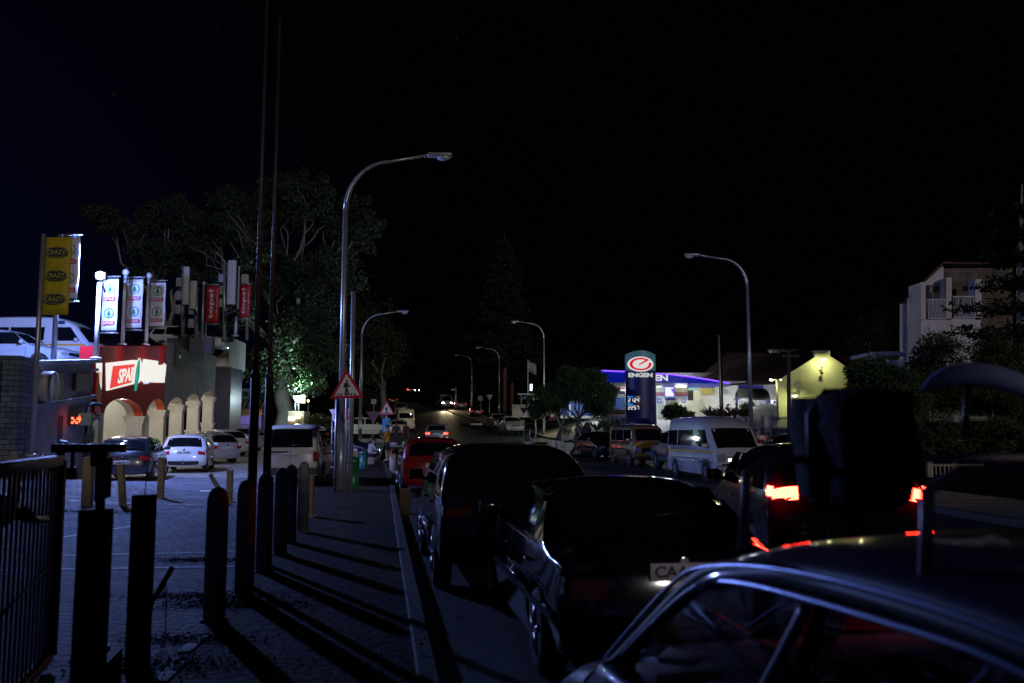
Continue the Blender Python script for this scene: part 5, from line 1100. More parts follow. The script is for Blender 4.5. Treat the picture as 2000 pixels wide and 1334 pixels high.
# ------------------------------------------------------------------ trees and plants
def leaves(g, c, r, n, s_, flat=1.0, droop=0.0, rng=random):
    c = Vector(c)
    for _ in range(n):
        d = Vector((rng.gauss(0,1), rng.gauss(0,1), rng.gauss(0,1)*flat)); d = d.normalized()*r*rng.random()**.45; d.z *= flat
        p = c+d; a = Vector((rng.uniform(-1,1), rng.uniform(-1,1), rng.uniform(-1,1)-droop)).normalized()*s_*rng.uniform(.6,1.3); b = a.orthogonal().normalized()*s_*.28
        k = len(g.v); g.v += [p, p+a*.5+b, p+a, p+a*.5-b]; g.f.append([k,k+1,k+2,k+3]); g.mi.append(0); g.sm.append(False)
def limb(g, p0, p1, r0, r1, rng, wob=.12, n=6):
    p0, p1 = Vector(p0), Vector(p1); L = (p1-p0).length; pts = []
    for i in range(n+1):
        t = i/n; p = p0.lerp(p1, t); w_ = L*wob*sin(pi*t)
        pts.append(p+Vector((rng.uniform(-1,1), rng.uniform(-1,1), rng.uniform(-.3,.8)))*w_*.6)
    pts[0] = p0; pts[-1] = p1; g.tube(pts, [r0+(r1-r0)*i/n for i in range(n+1)], 7); return pts
gum_leaf = mat('gum_leaf', (.03,.048,.022), .5, var=.45, vs=.6); dk_leaf = mat('dark_leaf', (.045,.08,.03), .5, var=.5, vs=1.2)
hedge_leaf = mat('hedge_leaf', (.06,.085,.03), .55, var=.5, vs=1); pine_leaf = mat('pine_leaf', (.014,.022,.012), .6, var=.4, vs=1)
def tree(name, label, base, trunk_top, lobes, tr, leafm, barkm, cl=.9, nl=60, ls=.22, per=1.0, seed=1, group=None, droop=.3, cat='tree'):
    rng = random.Random(seed); base = Vector(base); t = thing(name, label, cat, base, 0, group)
    g = MB(); tp = Vector(trunk_top); limb(g, base-Vector((0,0,.2)), tp, tr, tr*.7, rng, .05); L = MB()
    for (c, r) in lobes:
        c = Vector(c); r = Vector(r) if not isinstance(r, (int, float)) else Vector((r, r, r*.8))
        e = limb(g, tp, c-Vector((0,0,r.z*.3)), tr*.36, tr*.1, rng, .14, 7)
        nb = max(5, int(per*(r.x*r.z)/(cl*cl)*2.2))
        for k in range(nb):
            d = Vector((rng.gauss(0,1), rng.gauss(0,1), rng.gauss(0,1))).normalized()*(rng.random()**.35)
            q = c+Vector((d.x*r.x, d.y*r.y, d.z*r.z))
            if k % (2 if per < 2 else 5) == 0: limb(g, e[rng.randrange(3, 8)], q, tr*.07, tr*.02, rng, .16, 5)
            leaves(L, q, cl*rng.uniform(.6,1.15), int(nl*rng.uniform(.6,1.3)), ls, .75, droop, rng)
    g.build('trunk', barkm, t, fix=False); L.build('crown', leafm, t, fix=False); return t
def lobesat(lst, Y, dy=0):
    out = []
    for px, py, rpx, rpy, o in lst:
        c = at(px, py, Y+o); k = Y/1700; out.append((c, (rpx*k, (rpx+rpy)/2*k, rpy*k)))
    return out
b_ = at(556, 830, 74); b_.z = tz(b_.x, 74)
tree('gum_tree', 'huge gum tree with spreading pale limbs behind the supermarket tower', b_, at(552, 700, 74),
     lobesat([(470,420,70,60,4),(590,390,80,55,0),(690,440,70,60,3),(400,460,60,50,6),(520,520,60,50,-3),(640,540,70,55,-2),(590,640,60,40,-4),(640,690,55,35,-5),(460,600,45,50,-2),(520,720,45,35,-4),(610,740,40,25,-5)], 74), .8, gum_leaf, pbark, 1.0, 120, .3, 3.4, 4)
b_ = at(330, 830, 82); b_.z = tz(b_.x, 82)
tree('gum_tree', 'thin crowned gum tree left of the huge one, behind the flood light banners', b_, at(330, 640, 82),
     lobesat([(240,440,60,35,0),(330,420,50,40,3),(290,500,60,35,-3),(200,420,30,20,0),(370,520,50,45,0)], 82), .5, gum_leaf, pbark, 1.0, 110, .3, 2.6, 9)
b_ = at(748, 850, 110); b_.z = tz(b_.x, 110)
tree('gum_tree', 'dim gum tree over the left pavement, right of the second street lamp', b_, at(748, 760, 110),
     lobesat([(745,640,45,50,0),(720,720,40,35,0),(770,700,30,40,4),(700,600,30,25,2)], 110), .5, gum_leaf, bark, 1.5, 80, .4, 3, 15)
# round tree by the station
b_ = at(1124, 856, 58); b_.z = tz(b_.x, 58)
tree('round_tree', 'round dense tree with a forked trunk on the station verge', b_, at(1130, 818, 58),
     lobesat([(1080,775,38,28,1),(1130,752,40,30,0),(1172,782,32,32,-1),(1110,740,28,20,1),(1155,745,30,22,0),(1050,800,20,16,2),(1190,765,12,18,0)], 58), .2, dk_leaf, bark, .45, 110, .15, 6, 5, droop=0)
t = thing('leaning_trunk', 'leaning bare lower trunk left of the round tree', 'tree trunk', at(1089, 856, 59)); rng = random.Random(2)
g = MB(); limb(g, at(1089,858,59), at(1096,835,59), .16, .12, rng, .02); limb(g, at(1096,835,59), at(1083,806,59), .11, .06, rng, .04); limb(g, at(1096,835,59), at(1106,800,59), .1, .05, rng, .04); g.build('trunk', bark, t, fix=False)
# Norfolk pine tall and dark, with reddish trunk
def pine(name, label, px, pyb, pyt, Y, rpx, tiers, seed, lean=0, trm=None, gapless=False):
    rng = random.Random(seed); b = at(px, pyb, Y); b.z = tz(b.x, Y) if Y > 60 else b.z; top = at(px+lean, pyt, Y); t = thing(name, label, 'tree', b)
    g = MB(); g.tube([b, b.lerp(top, .3)+Vector((.1,0,0)), b.lerp(top, .7), top], [.007*(top.z-b.z)+.12]*2+[.12,.04], 8); L = MB()
    for i in range(tiers):
        f = .25+.73*i/tiers; c = b.lerp(top, f); R_ = rpx*Y/1700*(1-f)*1.25+.4
        for k in range(7):
            a = 2*pi*k/7+rng.random(); e = c+Vector((cos(a)*R_*rng.uniform(.6,1.1), sin(a)*R_, R_*.12)); pts = limb(g, c, e, .05, .015, rng, .05, 4)
            for p in pts[1:]: leaves(L, p, R_*.2+.15, 26, .2+.003*Y, .35, 0, rng)
    g.build('trunk', trm or bark, t, fix=False); L.build('crown', pine_leaf, t, fix=False)
pine('norfolk_pine', 'very tall faint pine with a reddish trunk over the middle of the road', 985, 815, 455, 125, 75, 16, 3, trm=mat('red_bark', (.2,.08,.05), .9, var=.4, bump=.5))
pine('palm_trunk_tree', 'second reddish trunk beside the very tall pine', 999, 812, 560, 128, 30, 7, 5, trm=MAT['red_bark'])
pine('pine_tree', 'dark layered pine at the right edge in front of the white house', 1986, 760, 360, 40, 120, 6, 8, 10, pbark)
# hedge shrubs on the right
SH = 'shrubs in front of the white house'
def shrub(label, lst, Y, seed, m=hedge_leaf, ls=.15, cl=.5, nm='shrub', group=SH, per=4.5, nl=100):
    x, y = lst[0][0], max(p[1]+p[3] for p in lst); b = at(x, y, Y); b.z = tz(b.x, Y); tp = at(x, lst[0][1]+lst[0][3]*.3, Y)
    return tree(nm, label, b, tp, lobesat(lst, Y), .1, m, bark, cl, nl, ls, per, seed, group, 0, cat='shrub')
shrub('broad leaved shrub directly right of the yellow lit gable', [(1700,745,42,45,0),(1730,738,28,28,0),(1690,790,40,40,0)], 38, 21, dk_leaf, .2)
shrub('bushy dark shrub between the broad leaved one and the tall one', [(1765,758,36,38,0),(1770,790,45,45,0)], 37, 22)
shrub('tall feathery shrub reaching the white house balcony', [(1820,690,30,45,0),(1850,680,28,22,-1),(1810,740,40,50,0),(1850,760,40,50,0)], 38, 23)
shrub('narrow small shrub under the balcony railings', [(1880,720,14,26,0),(1890,760,30,30,0)], 39, 24)
shrub('wide dark shrub at the right edge below the pine', [(1940,700,42,50,0),(1985,730,40,50,0),(1950,780,60,45,0)], 39, 25)
shrub('low hedge mass beyond the dark moving car at right', [(1860,850,60,35,0),(1950,850,60,40,0),(1780,850,50,40,0),(1680,850,50,40,0)], 33, 26)
shrub('dim leafy tree rising behind the gable house', [(1700,650,30,35,0),(1715,620,22,18,0),(1680,680,22,25,0)], 80, 27, pine_leaf, nm='dim_tree', ls=.3, cl=1.1, nl=60, group=None)
shrub('spiky bush in front of the station shop door', [(1315,805,18,12,0),(1330,812,18,8,0)], 56, 28, dk_leaf, .3, .4, nm='bush', group=None)
def agave(label, px, py, Y, n, h, seed, m=dk_leaf):
    rng = random.Random(seed); b = at(px, py, Y); t = thing('agave', label, 'plant', b, 0, 'spiky agave plants by the station'); g = MB()
    for i in range(n):
        a = rng.uniform(0, 2*pi); L = h*rng.uniform(.7,1.15); e = b+Vector((cos(a)*L*.8, sin(a)*L*.5, L*rng.uniform(.5,1))); s_ = Vector((-sin(a), cos(a), 0))*.06
        g.add([b-s_, b+s_, b.lerp(e,.6)+s_*.8+Vector((0,0,.1)), e, b.lerp(e,.6)-s_*.8+Vector((0,0,.1))], [(0,1,2,3,4)])
    g.build('leaf_rosette', m, t, fix=False)
for i, (px, py) in enumerate(((1388,818),(1404,818),(1420,818),(1436,818))): agave('agave number %s from the left in the row behind the white minibus' % ('one','two','three','four')[i], px, py, 50, 26, .75, i, mat('agave_leaf', (.06,.035,.03), .5))
agave('yellow green agave at the foot of the gable house', 1648, 803, 52, 30, 1.3, 9, hedge_leaf)
for px, py, s_, lb in ((1185,832,.5,'sparse low plant under the small brown board'),(1165,834,.45,'sparse low plant left of the small brown board')):
    agave(lb, px, py+8, 54, 22, s_*1.6, int(px), dk_leaf)
shrub('potted yellow green shrub in front of the shop awning', [(1456,800,9,14,0)], 58, 31, hedge_leaf, .2, .4, nm='potted_shrub', group=None)
shrub('bright green shrub behind the umbrella hut', [(1062,806,10,8,0)], 78, 32, mat('bright_leaf', (.1,.2,.03), .5), .25, .4, nm='bush', group=None)
shrub('dark climbing bush between hut and round tree', [(1045,800,8,16,0),(1040,780,8,10,0)], 76, 33, dk_leaf, .25, .5, nm='bush', group=None)
shrub('faint clipped bushes beyond the verge signs', [(905,772,10,8,0),(915,765,8,12,0)], 150, 34, dk_leaf, .4, .9, nm='bush', group=None)

# ------------------------------------------------------------------ filling station
stW = mat('station_white', (.6,.6,.6), .6, var=.08, vs=1); stB = mat('station_blue', (.01,.03,.3), .4); neon = emi('neon_violet', (.16,.05,1), 3.2)
st = thing('filling_station', 'filling station shop with a curved blue canopy edged in violet neon', 'building', at(1350, 830, 72))
def wall(px0, py0, px1, py1, Y, m, name, par=st, th=.2, h=0):
    a = at(px0, py1, Y); b = at(px1, py0, Y); g = MB(); g.box(((a.x+b.x)/2, Y+th/2, (a.z+b.z)/2), (b.x-a.x, th, b.z-a.z)); return g.build(name, m, par)
top = [(1150,724),(1175,722.5),(1222,724.5),(1270,728),(1310,730),(1350,735),(1390,741),(1425,748)]
g = MB(); P_ = [at(px, py, 64) for px, py in top]; Q_ = [at(px, py, 64) for px, py in ((1425,750),(1390,749),(1350,748.5),(1290,747),(1222,747),(1150,746))]
g.prism([(p.x, p.z) for p in P_+Q_], (0,64,0), r_, u_, 6, nrm=(0,-1,0)); cp = g.build('canopy', mat('canopy_blue', (.008,.02,.25), .4, emit=(.005,.02,.6), es=.3), st)
g = MB(); g.tube([at(px, py+1.2, 63.95) for px, py in top[1:]], .045, 6); g.build('neon_strip', neon, st)
c = at(1291.5, 738, 63.93); text('EN', c, r_, u_, .98, .46, emi('letter_white', (.9,.92,1), .75), cp, 'fascia_letters', .03, .04)
wall(1222, 728, 1425, 746, 70.5, mat('grey_parapet', (.2,.2,.19), .8), 'roof_parapet'); 
g = MB(); g.box((at(1300,747,67).x, 67, at(1300,747.2,64).z+.05), (11, 5.8, .12)); g.build('canopy_soffit', stW, st)
wall(1270, 746, 1520, 842, 76, stW, 'shop_wall')
wall(1281, 748, 1340, 777, 75.9, mat('shop_upper', (.4,.4,.38), .7), 'upper_panel', th=.1)
for k, (y0, y1, m_) in enumerate(((766,768,mat('stripe_green', (.02,.12,.06), .5)),(768,770.5,mat('stripe_red', (.4,.02,.04), .5)),(770.5,773,mat('stripe_violet', (.1,.03,.3), .5)))):
    wall(1281, y0, 1345, y1, 75.8-.02*k, m_, 'shop_stripe', th=.05)
wall(1298, 748, 1317.5, 776, 74.5, mat('frame_blue', (.02,.05,.3), .5), 'poster_frame', th=.1)
pw = wall(1299.5, 749.5, 1316, 774, 74.45, emi('poster_lit', (.95,.95,1), .85), 'lit_poster', th=.04)
g = MB(); a = at(1310,760,74.4); g.prism([(0,0),(.28,.05),(.28,-.45),(.12,-.2)], a, r_, u_, .02); g.build('poster_mark', mat('mark_violet', (.12,.02,.5), .5, emit=(.1,.0,.6), es=.5), pw)
for px0, px1 in ((1283,1289),(1291,1296),(1322,1328)):
    pass
wall(1285, 782, 1296, 815, 75.7, emi('door_glow', (.75,.85,.9), .35), 'glass_door', th=.05); wall(1300, 777, 1320, 781, 75.7, stB, 'door_canopy'); wall(1301, 783, 1306, 815, 75.7, emi('pane_glow', (.6,.62,.5), .2), 'window', th=.05); wall(1308, 783, 1320, 815, 75.7, emi('pane_glow', (.6,.62,.5), .2), 'window', th=.05)
wall(1344, 762, 1355, 782, 75.7, mat('dark_pane', (.02,.02,.025), .2), 'window', th=.05); wall(1345, 748, 1361, 762, 75.6, mat('teal_panel', (.1,.3,.45), .4), 'teal_panel', th=.1); wall(1355, 762, 1364, 782, 75.2, emi('cream_glow', (1,.93,.65), .55), 'lit_recess', th=.1)
wall(1330, 782, 1376, 806, 73.5, mat('cream_wall', (.6,.58,.42), .7), 'yard_wall', th=.3); wall(1371, 756, 1393, 770, 75.7, mat('ochre_window', (.3,.27,.08), .4, emit=(.5,.45,.1), es=.12), 'window', th=.05)
for px, py in ((1283,778),(1330,778)):
    s_ = wall(px, py, px+9, py+9, 72, mat('small_blue_sign', (.02,.06,.3), .5), 'hanging_sign', th=.05); text('24', at(px+4.5, py+4.5, 71.95), r_, u_, .22, .2, signwh, s_)
s_ = wall(1413, 760, 1421, 770, 75.7, mat('grey_notice', (.25,.28,.3), .5), 'notice', th=.04)
c = at(1423, 794, 74); g = MB(); g.lathe(c, [(.02,0),(.24,0),(.24,.1),(.02,.12)], 20, (0,-1,0)); g.build('round_hanging_sign', mat('round_dark', (.06,.03,.04), .5), st)
g = MB(); g.lathe(c-Vector((0,.12,0)), [(.01,0),(.15,0),(.15,.02),(.01,.03)], 20, (0,-1,0)); g.build('round_sign_disc', mat('round_mid', (.2,.15,.16), .5), st)
s_ = wall(1443, 752.5, 1491, 768, 75.6, mat('blue_shop_sign', (.02,.03,.22), .5, emit=(.05,.06,.5), es=.12), 'blue_sign', th=.1); text('8', at(1463, 759.5, 75.55), r_, u_, .16, .36, signwh, s_); 
g = MB(); A0, A1 = at(1421,782,75.6), at(1491,782,75.6); pts = []
for i in range(8): th = i/7*pi/2; pts.append((2.0*cos(th), 1.05*sin(th)))
k = 0
for x in (A0.x+.9, A1.x):
    for d, h in pts: g.v.append(Vector((x-(.9*(1-sin(math.atan2(h, d))) if x < A1.x-.1 else 0)*1.0, 75.6-d, A0.z+h-.05)))
for i in range(7): g.f.append([i, i+1, 8+i+1, 8+i]); g.mi.append(0); g.sm.append(True)
o_ = g.build('awning', mat('awning_grey', (.12,.13,.13), .6), st, fix=False); md = o_.modifiers.new('s', 'SOLIDIFY'); md.thickness = .03
wall(1445, 784, 1458, 815, 75.7, emi('shop_glow', (.75,.95,.9), .4), 'window', th=.05); wall(1461, 786, 1472, 812, 75.7, mat('dark_pane', (.02,.02,.025), .2), 'window', th=.05); wall(1477, 786, 1484, 812, 75.7, MAT['shop_glow'], 'window', th=.05)
wall(1498, 781, 1505, 812, 75.6, stB, 'blue_door_post', th=.08); wall(1506, 781, 1524, 812, 75.6, emi('door_bright', (.95,.97,1), 1.0), 'bright_doorway', th=.05); wall(1512, 783, 1515, 812, 75.5, stB, 'door_frame', th=.05)
# left block: navy and blue wall
lb_ = thing('station_workshop', 'dark navy workshop with a strong blue lower wall left of the price pylon', 'building', at(1180, 830, 80))
wall(1110, 735, 1228, 772, 82, mat('navy_wall', (.02,.025,.05), .6), 'upper_wall', lb_); wall(1100, 770, 1228, 776, 81.7, mat('band_grey', (.3,.32,.33), .6), 'band', lb_); wall(1095, 776, 1228, 815, 81.8, mat('blue_wall', (.01,.07,.33), .5), 'lower_wall', lb_); wall(1095, 812, 1228, 817, 81.3, stW, 'plinth', lb_)
wall(1112, 782, 1114, 815, 81, galv, 'pipe', lb_, .05); wall(1212, 745, 1222, 764, 78, signwh, 'wall_poster', lb_, .05); wall(1212, 757, 1222, 760, 77.9, MAT['stripe_red'], 'poster_stripe', lb_, .03)
# pylon
py = thing('price_pylon', 'tall curved blue price pylon with a lit red e emblem and fuel prices', 'sign', at(1251, 850, 60))
pa, pb_ = at(1223, 845, 60), at(1280, 693, 60); W2 = (pb_.x-pa.x); cx = (pa.x+pb_.x)/2; z0, z1 = pa.z-.3, pb_.z
g = MB(); n = 14
arc = [(W2*(i/n-.5), -.32*(1-(2*i/n-1)**2)) for i in range(n+1)]
def curved(g, za, zb, off, x0=-.5, x1=.5, top_=0):
    k = len(g.v); m_ = 12
    for i in range(m_+1):
        f = x0+(x1-x0)*i/m_; y = 60-.32*(1-(2*f)**2)-off
        g.v += [Vector((cx+W2*f, y, za)), Vector((cx+W2*f, y, zb+top_*(1-(2*f)**2)))]
    for i in range(m_): g.f.append([k+2*i, k+2*i+2, k+2*i+3, k+2*i+1]); g.mi.append(0); g.sm.append(True)
g = MB(); P_ = [(cx+x, 60+y) for x, y in arc]+[(cx+W2/2, 60.35),(cx-W2/2, 60.35)]; g.prism(P_, (0,0,z1), (1,0,0), (0,1,0), z1-z0, nrm=(0,0,1)); g.build('column', mat('pylon_navy', (.014,.014,.16), .35), py)
zt2 = at(1250, 724, 60).z
g = MB(); curved(g, zt2, z1, .006, top_=.28); hd = g.build('lit_head', mat('pylon_head', (.03,.1,.15), .4, emit=(.1,.27,.33), es=.2), py, fix=False)
g = MB(); g.prism([(cx-W2/2+.005, zt2),(cx-W2/2+.005, z1-.02),(cx+W2*.1, z1-.72),(cx+W2/2-.01, zt2+.38),(cx+W2/2-.01, zt2)], (0,59.72,0), r_, u_, .02); 
for v in g.v: f = (v.x-cx)/W2; v.y = 60-.32*(1-(2*f)**2)-.012
g.build('blue_field', mat('head_blue', (.01,.02,.35), .4, emit=(.01,.02,.8), es=.45), py, fix=False)
ec = at(1251.5, 711, 59.6); sx = 25.5*60/1700; sy = 14.8*60/1700
def ell(a0, a1, ro, ri, off, m_, nm, par, n=30):
    g = MB(); 
    for i in range(n+1):
        a = a0+(a1-a0)*i/n
        for r in (ro, ri): x = r*sx*cos(a); g.v.append(Vector((ec.x+x, 59.66-off+.12*(x/(W2/2))**2*1.6, ec.z+r*sy*sin(a))))
    for i in range(n): g.f.append([2*i, 2*i+2, 2*i+3, 2*i+1]); g.mi.append(0); g.sm.append(True)
    return g.build(nm, m_, par, fix=False)
ewh = emi('emblem_white', (1,.98,.95), .68); ered = emi('emblem_red', (.9,.0,.02), .75)
ell(0, 2*pi, 1, .0, .02, ewh, 'emblem_oval', py); ell(R(42), R(375), .84, .62, .04, ered, 'emblem_ring', py)
g = MB(); a = Vector((ec.x-.12, 59.6, ec.z-.05)); b = Vector((ec.x+.52, 59.66, ec.z+.31)); d = (b-a).normalized(); q = Vector((-d.z, 0, d.x))*.045; g.add([a-q, b-q*1.4, b+q*1.4, a+q], [(0,1,2,3)]); g.build('emblem_stroke', ered, py, fix=False)
text('ENGEN', at(1251, 732.5, 59.6), r_, u_, 47*60/1700, 8.4*60/1700, emi('pylon_letter', (.85,.88,.85), .62), py, 'name_letters', .02, .05)
pp = at(1238.5, 786, 59.62); g = MB(); g.bbox((pp.x, 59.72, pp.z), (25*60/1700, .12, 26*60/1700), .02); pnl = g.build('price_panel', mat('price_panel', (.03,.02,.09), .3), py)
dig = emi('digit_white', (.92,.9,1), 1.3); dbl = emi('digit_blue', (.0,.3,1), 1.6)
SEG = {'0':'abcdef','1':'bc','2':'abged','3':'abgcd','4':'fgbc','5':'afgcd','6':'afgedc','7':'abc','8':'abcdefg','9':'abfgcd'}
def digit(ch, c, w_, h_, par):
    g = MB(); th = w_*.2; S_ = {'a':((0,h_/2),(w_,th)),'g':((0,0),(w_,th)),'d':((0,-h_/2),(w_,th)),'f':((-w_/2,h_/4),(th,h_/2)),'b':((w_/2,h_/4),(th,h_/2)),'e':((-w_/2,-h_/4),(th,h_/2)),'c':((w_/2,-h_/4),(th,h_/2))}
    for s_ in SEG[ch]: (x, z), (a, b) = S_[s_]; g.box((c.x+x, c.y, c.z+z), (a, .02, b))
    g.build('price_digit', dig, par)
for row, (tx, nm, yy) in enumerate((('2124','Petrol',780.5),('2257','Diesel',795))):
    for i, ch in enumerate(tx): digit(ch, at(1229+i*5.6, yy+1.2, 59.6), 3.3*60/1700, 6.5*60/1700, pnl)
    text(nm, at(1230.5, yy-5.8, 59.6), r_, u_, 10*60/1700, 2.6*60/1700, dbl, pnl, 'fuel_name', .01, .02)
g = MB(); g.box((at(1239,782.5,60).x+.0, 59.6, at(1239,783.3,60).z), (.03,.02,.03)); g.box((at(1239,797,60).x, 59.6, at(1239,798,60).z), (.03,.02,.03)); g.build('decimal_point', dig, pnl)
g = MB(); g.prism([(cx+W2*.0, z0+.0),(cx+W2/2+.01, z0),(cx+W2/2+.01, at(1,770,60).z),(cx+W2*.3, at(1,815,60).z)], (0,59.7,0), r_, u_, .02)
for v in g.v: f = (v.x-cx)/W2; v.y = 60-.32*(1-(2*f)**2)-.01
g.build('grey_swoosh', mat('swoosh_grey', (.16,.16,.2), .5), py, fix=False)
# small board, planters, rock, hut, umbrella, flag
def box_thing(name, label, cat, px0, py0, px1, py1, Y, th, m, part, extra=None):
    a = at(px0, py1, Y); b = at(px1, py0, Y); t = thing(name, label, cat, ((a.x+b.x)/2, Y, a.z)); g = MB(); g.bbox(((a.x+b.x)/2, Y+th/2, (a.z+b.z)/2), (b.x-a.x, th, b.z-a.z), min(.03, th/4)); g.build(part, m, t)
    if extra: extra(t, a, b)
    return t
def bpost(t, a, b): g = MB(); x = (a.x+b.x)/2; g.cyl((x, 55.1, tz(x, 55)), (x, 55.1, a.z), .03, n=6); g.build('sign_post', black, t); text('PARKING', (x, 54.985, (a.z+b.z)/2), r_, u_, (b.x-a.x)*.85, (b.z-a.z)*.5, mat('dull_cream', (.4,.3,.2), .6), t)
box_thing('small_board', 'small brown sign board on a post left of the price pylon', 'sign', 1189, 809, 1206, 814, 55, .03, mat('board_brown', (.2,.07,.04), .6), 'plate', bpost)
def plant_(t, a, b): g = MB(); leaves(g, ((a.x+b.x)/2, a.y+.3, b.z+.15), .4, 60, .2); g.build('plant', dk_leaf, t, fix=False)
for px, lb in ((1110,'concrete planter left of the round tree trunk'),(1133,'concrete planter right of the round tree trunk'),(1103,'nearer low concrete planter below the round tree')):
    box_thing('planter', lb, 'planter', px-7, 833 if px != 1103 else 849, px+7, 846 if px != 1103 else 861, 57 if px != 1103 else 53, .6, concrete, 'trough', plant_)
t = thing('standing_rock', 'dark upright rock right of the round tree', 'rock', at(1147,854,56)); g = MB(); b_ = bmesh.new(); bmesh.ops.create_icosphere(b_, subdivisions=3, radius=1); c = at(1147,840,56)
vs = [c+Vector((v.co.x*.42*(1-.45*max(0, v.co.z)), v.co.y*.4, v.co.z*.55+.1))*(1+.18*noise.noise(v.co*1.7)) if False else c+Vector((v.co.x*.34*(1-.5*v.co.z), v.co.y*.35, v.co.z*.52))*(1+.25*noise.noise(v.co*1.7)) for v in b_.verts]; b_.verts.index_update(); g.add(vs, [[v.index for v in f.verts] for f in b_.faces], True); b_.free(); g.build('stone', mat('dark_rock', (.06,.05,.045), .9, var=.4, bump=.6, bs=8), t)
def hutx(t, a, b): g = MB(); 
for_ = None
def hut(t, a, b):
    g = MB(); n = 14
    for i in range(n): g.box((a.x+(b.x-a.x)*(i+.5)/n, a.y-.02, (a.z+b.z)/2), (.05,.05,b.z-a.z))
    g.build('corrugation', mat('hut_rib', (.3,.24,.18), .7), t); g = MB(); g.box(((a.x+b.x)/2+1.2, a.y+.8, b.z+1.0), (3.4,2,.08), rz=0); g.tube([(a.x+.9,a.y,b.z),(a.x+.9,a.y,b.z+1)], .05, 6); g.tube([(b.x,a.y,b.z),(b.x,a.y,b.z+1)], .05, 6); g.build('flat_roof', galv, t)
box_thing('corrugated_hut', 'pale corrugated hut behind the white facing SUV', 'hut', 1000, 790, 1042, 815, 84, 2, mat('hut_wall', (.4,.33,.26), .7, var=.15), 'wall', hut)
t = thing('parasol', 'blue and yellow parasol over the corrugated hut', 'parasol', at(1031, 800, 82)); c = at(1031, 776, 82)
for k in range(8):
    a0, a1 = 2*pi*k/8, 2*pi*(k+1)/8; g = MB(); R_ = 1.0; g.add([c+Vector((0,0,.25)), c+Vector((R_*cos(a0),R_*sin(a0),-.15)), c+Vector((R_*cos(a1),R_*sin(a1),-.15))], [(0,1,2)])
    o_ = g.build('canopy_panel', mat('parasol_blue', (.02,.2,.35), .6) if k%2 else mat('parasol_yellow', (.5,.4,.04), .6), t, fix=False); md = o_.modifiers.new('s', 'SOLIDIFY'); md.thickness = .02
g = MB(); g.cyl(c-Vector((0,0,1.9)), c+Vector((0,0,.3)), .03, n=6); g.build('stem', galv, t)
t = thing('flagpole_with_flag', 'thin white flagpole with a limp striped flag beside the hut', 'flagpole', at(1029, 800, 90)); a = at(1029,790,90); b = at(1031,702,90)
g = MB(); g.cyl((b.x,90,a.z-1), b, .06, .04, 8); g.build('shaft', lit, t)
g = MB()
for i in range(5):
    for j in range(3): g.v.append(Vector((b.x+.22*i, 90+.1*sin(i*1.5), b.z-.1-.55*j-.12*i)))
for i in range(4):
    for j in range(2): g.f.append([3*i+j, 3*i+j+1, 3*i+j+4, 3*i+j+3]); g.mi.append(0); g.sm.append(True)
o_ = g.build('flag', mat('flag_grey', (.2,.18,.18), .8), t, fix=False); md = o_.modifiers.new('s', 'SOLIDIFY'); md.thickness = .01
box_thing('lit_box_sign', 'small white lit box sign behind the street lamp by the round tree', 'sign', 1035, 750, 1040, 763, 88, .2, emi('box_lit', (.8,.82,1), 2), 'lit_box', lambda t, a, b: text('S', ((a.x+b.x)/2, 87.98, (a.z+b.z)/2), r_, u_, .12, .3, black, t))
box_thing('phone_kiosk', 'dull red kiosk panel between hut and round tree', 'kiosk', 1073, 804, 1084, 820, 70, .6, mat('kiosk_red', (.2,.03,.02), .6), 'panel', lambda t, a, b: (lambda g: (g.box(((a.x+b.x)/2, 69.97, (a.z+b.z)/2+.05), (.25,.04,.3)), g.build('notice', signwh, t)))(MB()))
lamp(at(1060, 795, 76), 60, (.9,1,.55), .3)
lamp(at(1150, 752, 74), 1000, (.72,.8,.8), .6); lamp(at(1240, 752, 70)+Vector((2,2,0)), 520, (.85,.95,1), .6); lamp(at(1330, 752, 70), 480, (.85,.92,.95), .6); lamp(at(1368, 747, 73.5), 130, (1,.92,.45), .3); lamp(at(1450, 790, 73.5), 130, (.9,.97,1), .3); lamp(at(1515, 790, 74), 80, (.85,.9,1), .3)
# ------------------------------------------------------------------ houses on the right
tile = brickmat('roof_tile', (.07,.02,.015), (.1,.03,.02), (.02,.008,.006), 3.0, 0, .5, .4, .04, .7, 1.0, ('X','Z'))
gw = mat('gable_plaster', (.5,.52,.27), .85, var=.12, vs=.8, bump=.3, bs=12)
gh = thing('gable_house', 'yellow green lit gable house with satellite dish and outside lamps', 'house', at(1600, 840, 62))
P_ = [at(px, py, 60) for px, py in ((1519,845),(1519,744),(1545,727),(1591,698),(1591,686),(1621,686),(1621,695),(1670,728),(1670,845))]
g = MB(); g.prism([(p.x, p.z) for p in P_], (0,60,0), r_, u_, .4); g.build('gable_wall', gw, gh)
P_ = [at(px, py, 59.9) for px, py in ((1591,687),(1591,684.5),(1621,684.5),(1621,687))]; g = MB(); g.prism([(p.x, p.z) for p in P_], (0,59.9,0), r_, u_, .6); g.build('chimney_cap', mat('cap_pale', (.5,.5,.4), .8), gh)
P_ = [at(px, py, 60) for px, py in ((1360,750),(1372,722),(1420,687),(1600,692),(1545,727),(1517,745))]
g = MB(); b0 = [at(1350,748,70), at(1519,745,61), at(1591,691,61), at(1422,688,78)]; g.add(b0+[p-Vector((0,-.3,.2)) for p in b0], [(0,1,2,3),(7,6,5,4),(0,4,5,1),(1,5,6,2),(2,6,7,3),(3,7,4,0)]); g.build('roof', tile, gh)
b0 = [at(1621,694,61), at(1672,729,61), at(1700,729,72), at(1650,694,72)]; g = MB(); g.add(b0+[p-Vector((0,-.3,.2)) for p in b0], [(0,1,2,3),(7,6,5,4),(0,4,5,1),(1,5,6,2),(2,6,7,3),(3,7,4,0)]); g.build('roof', tile, gh)
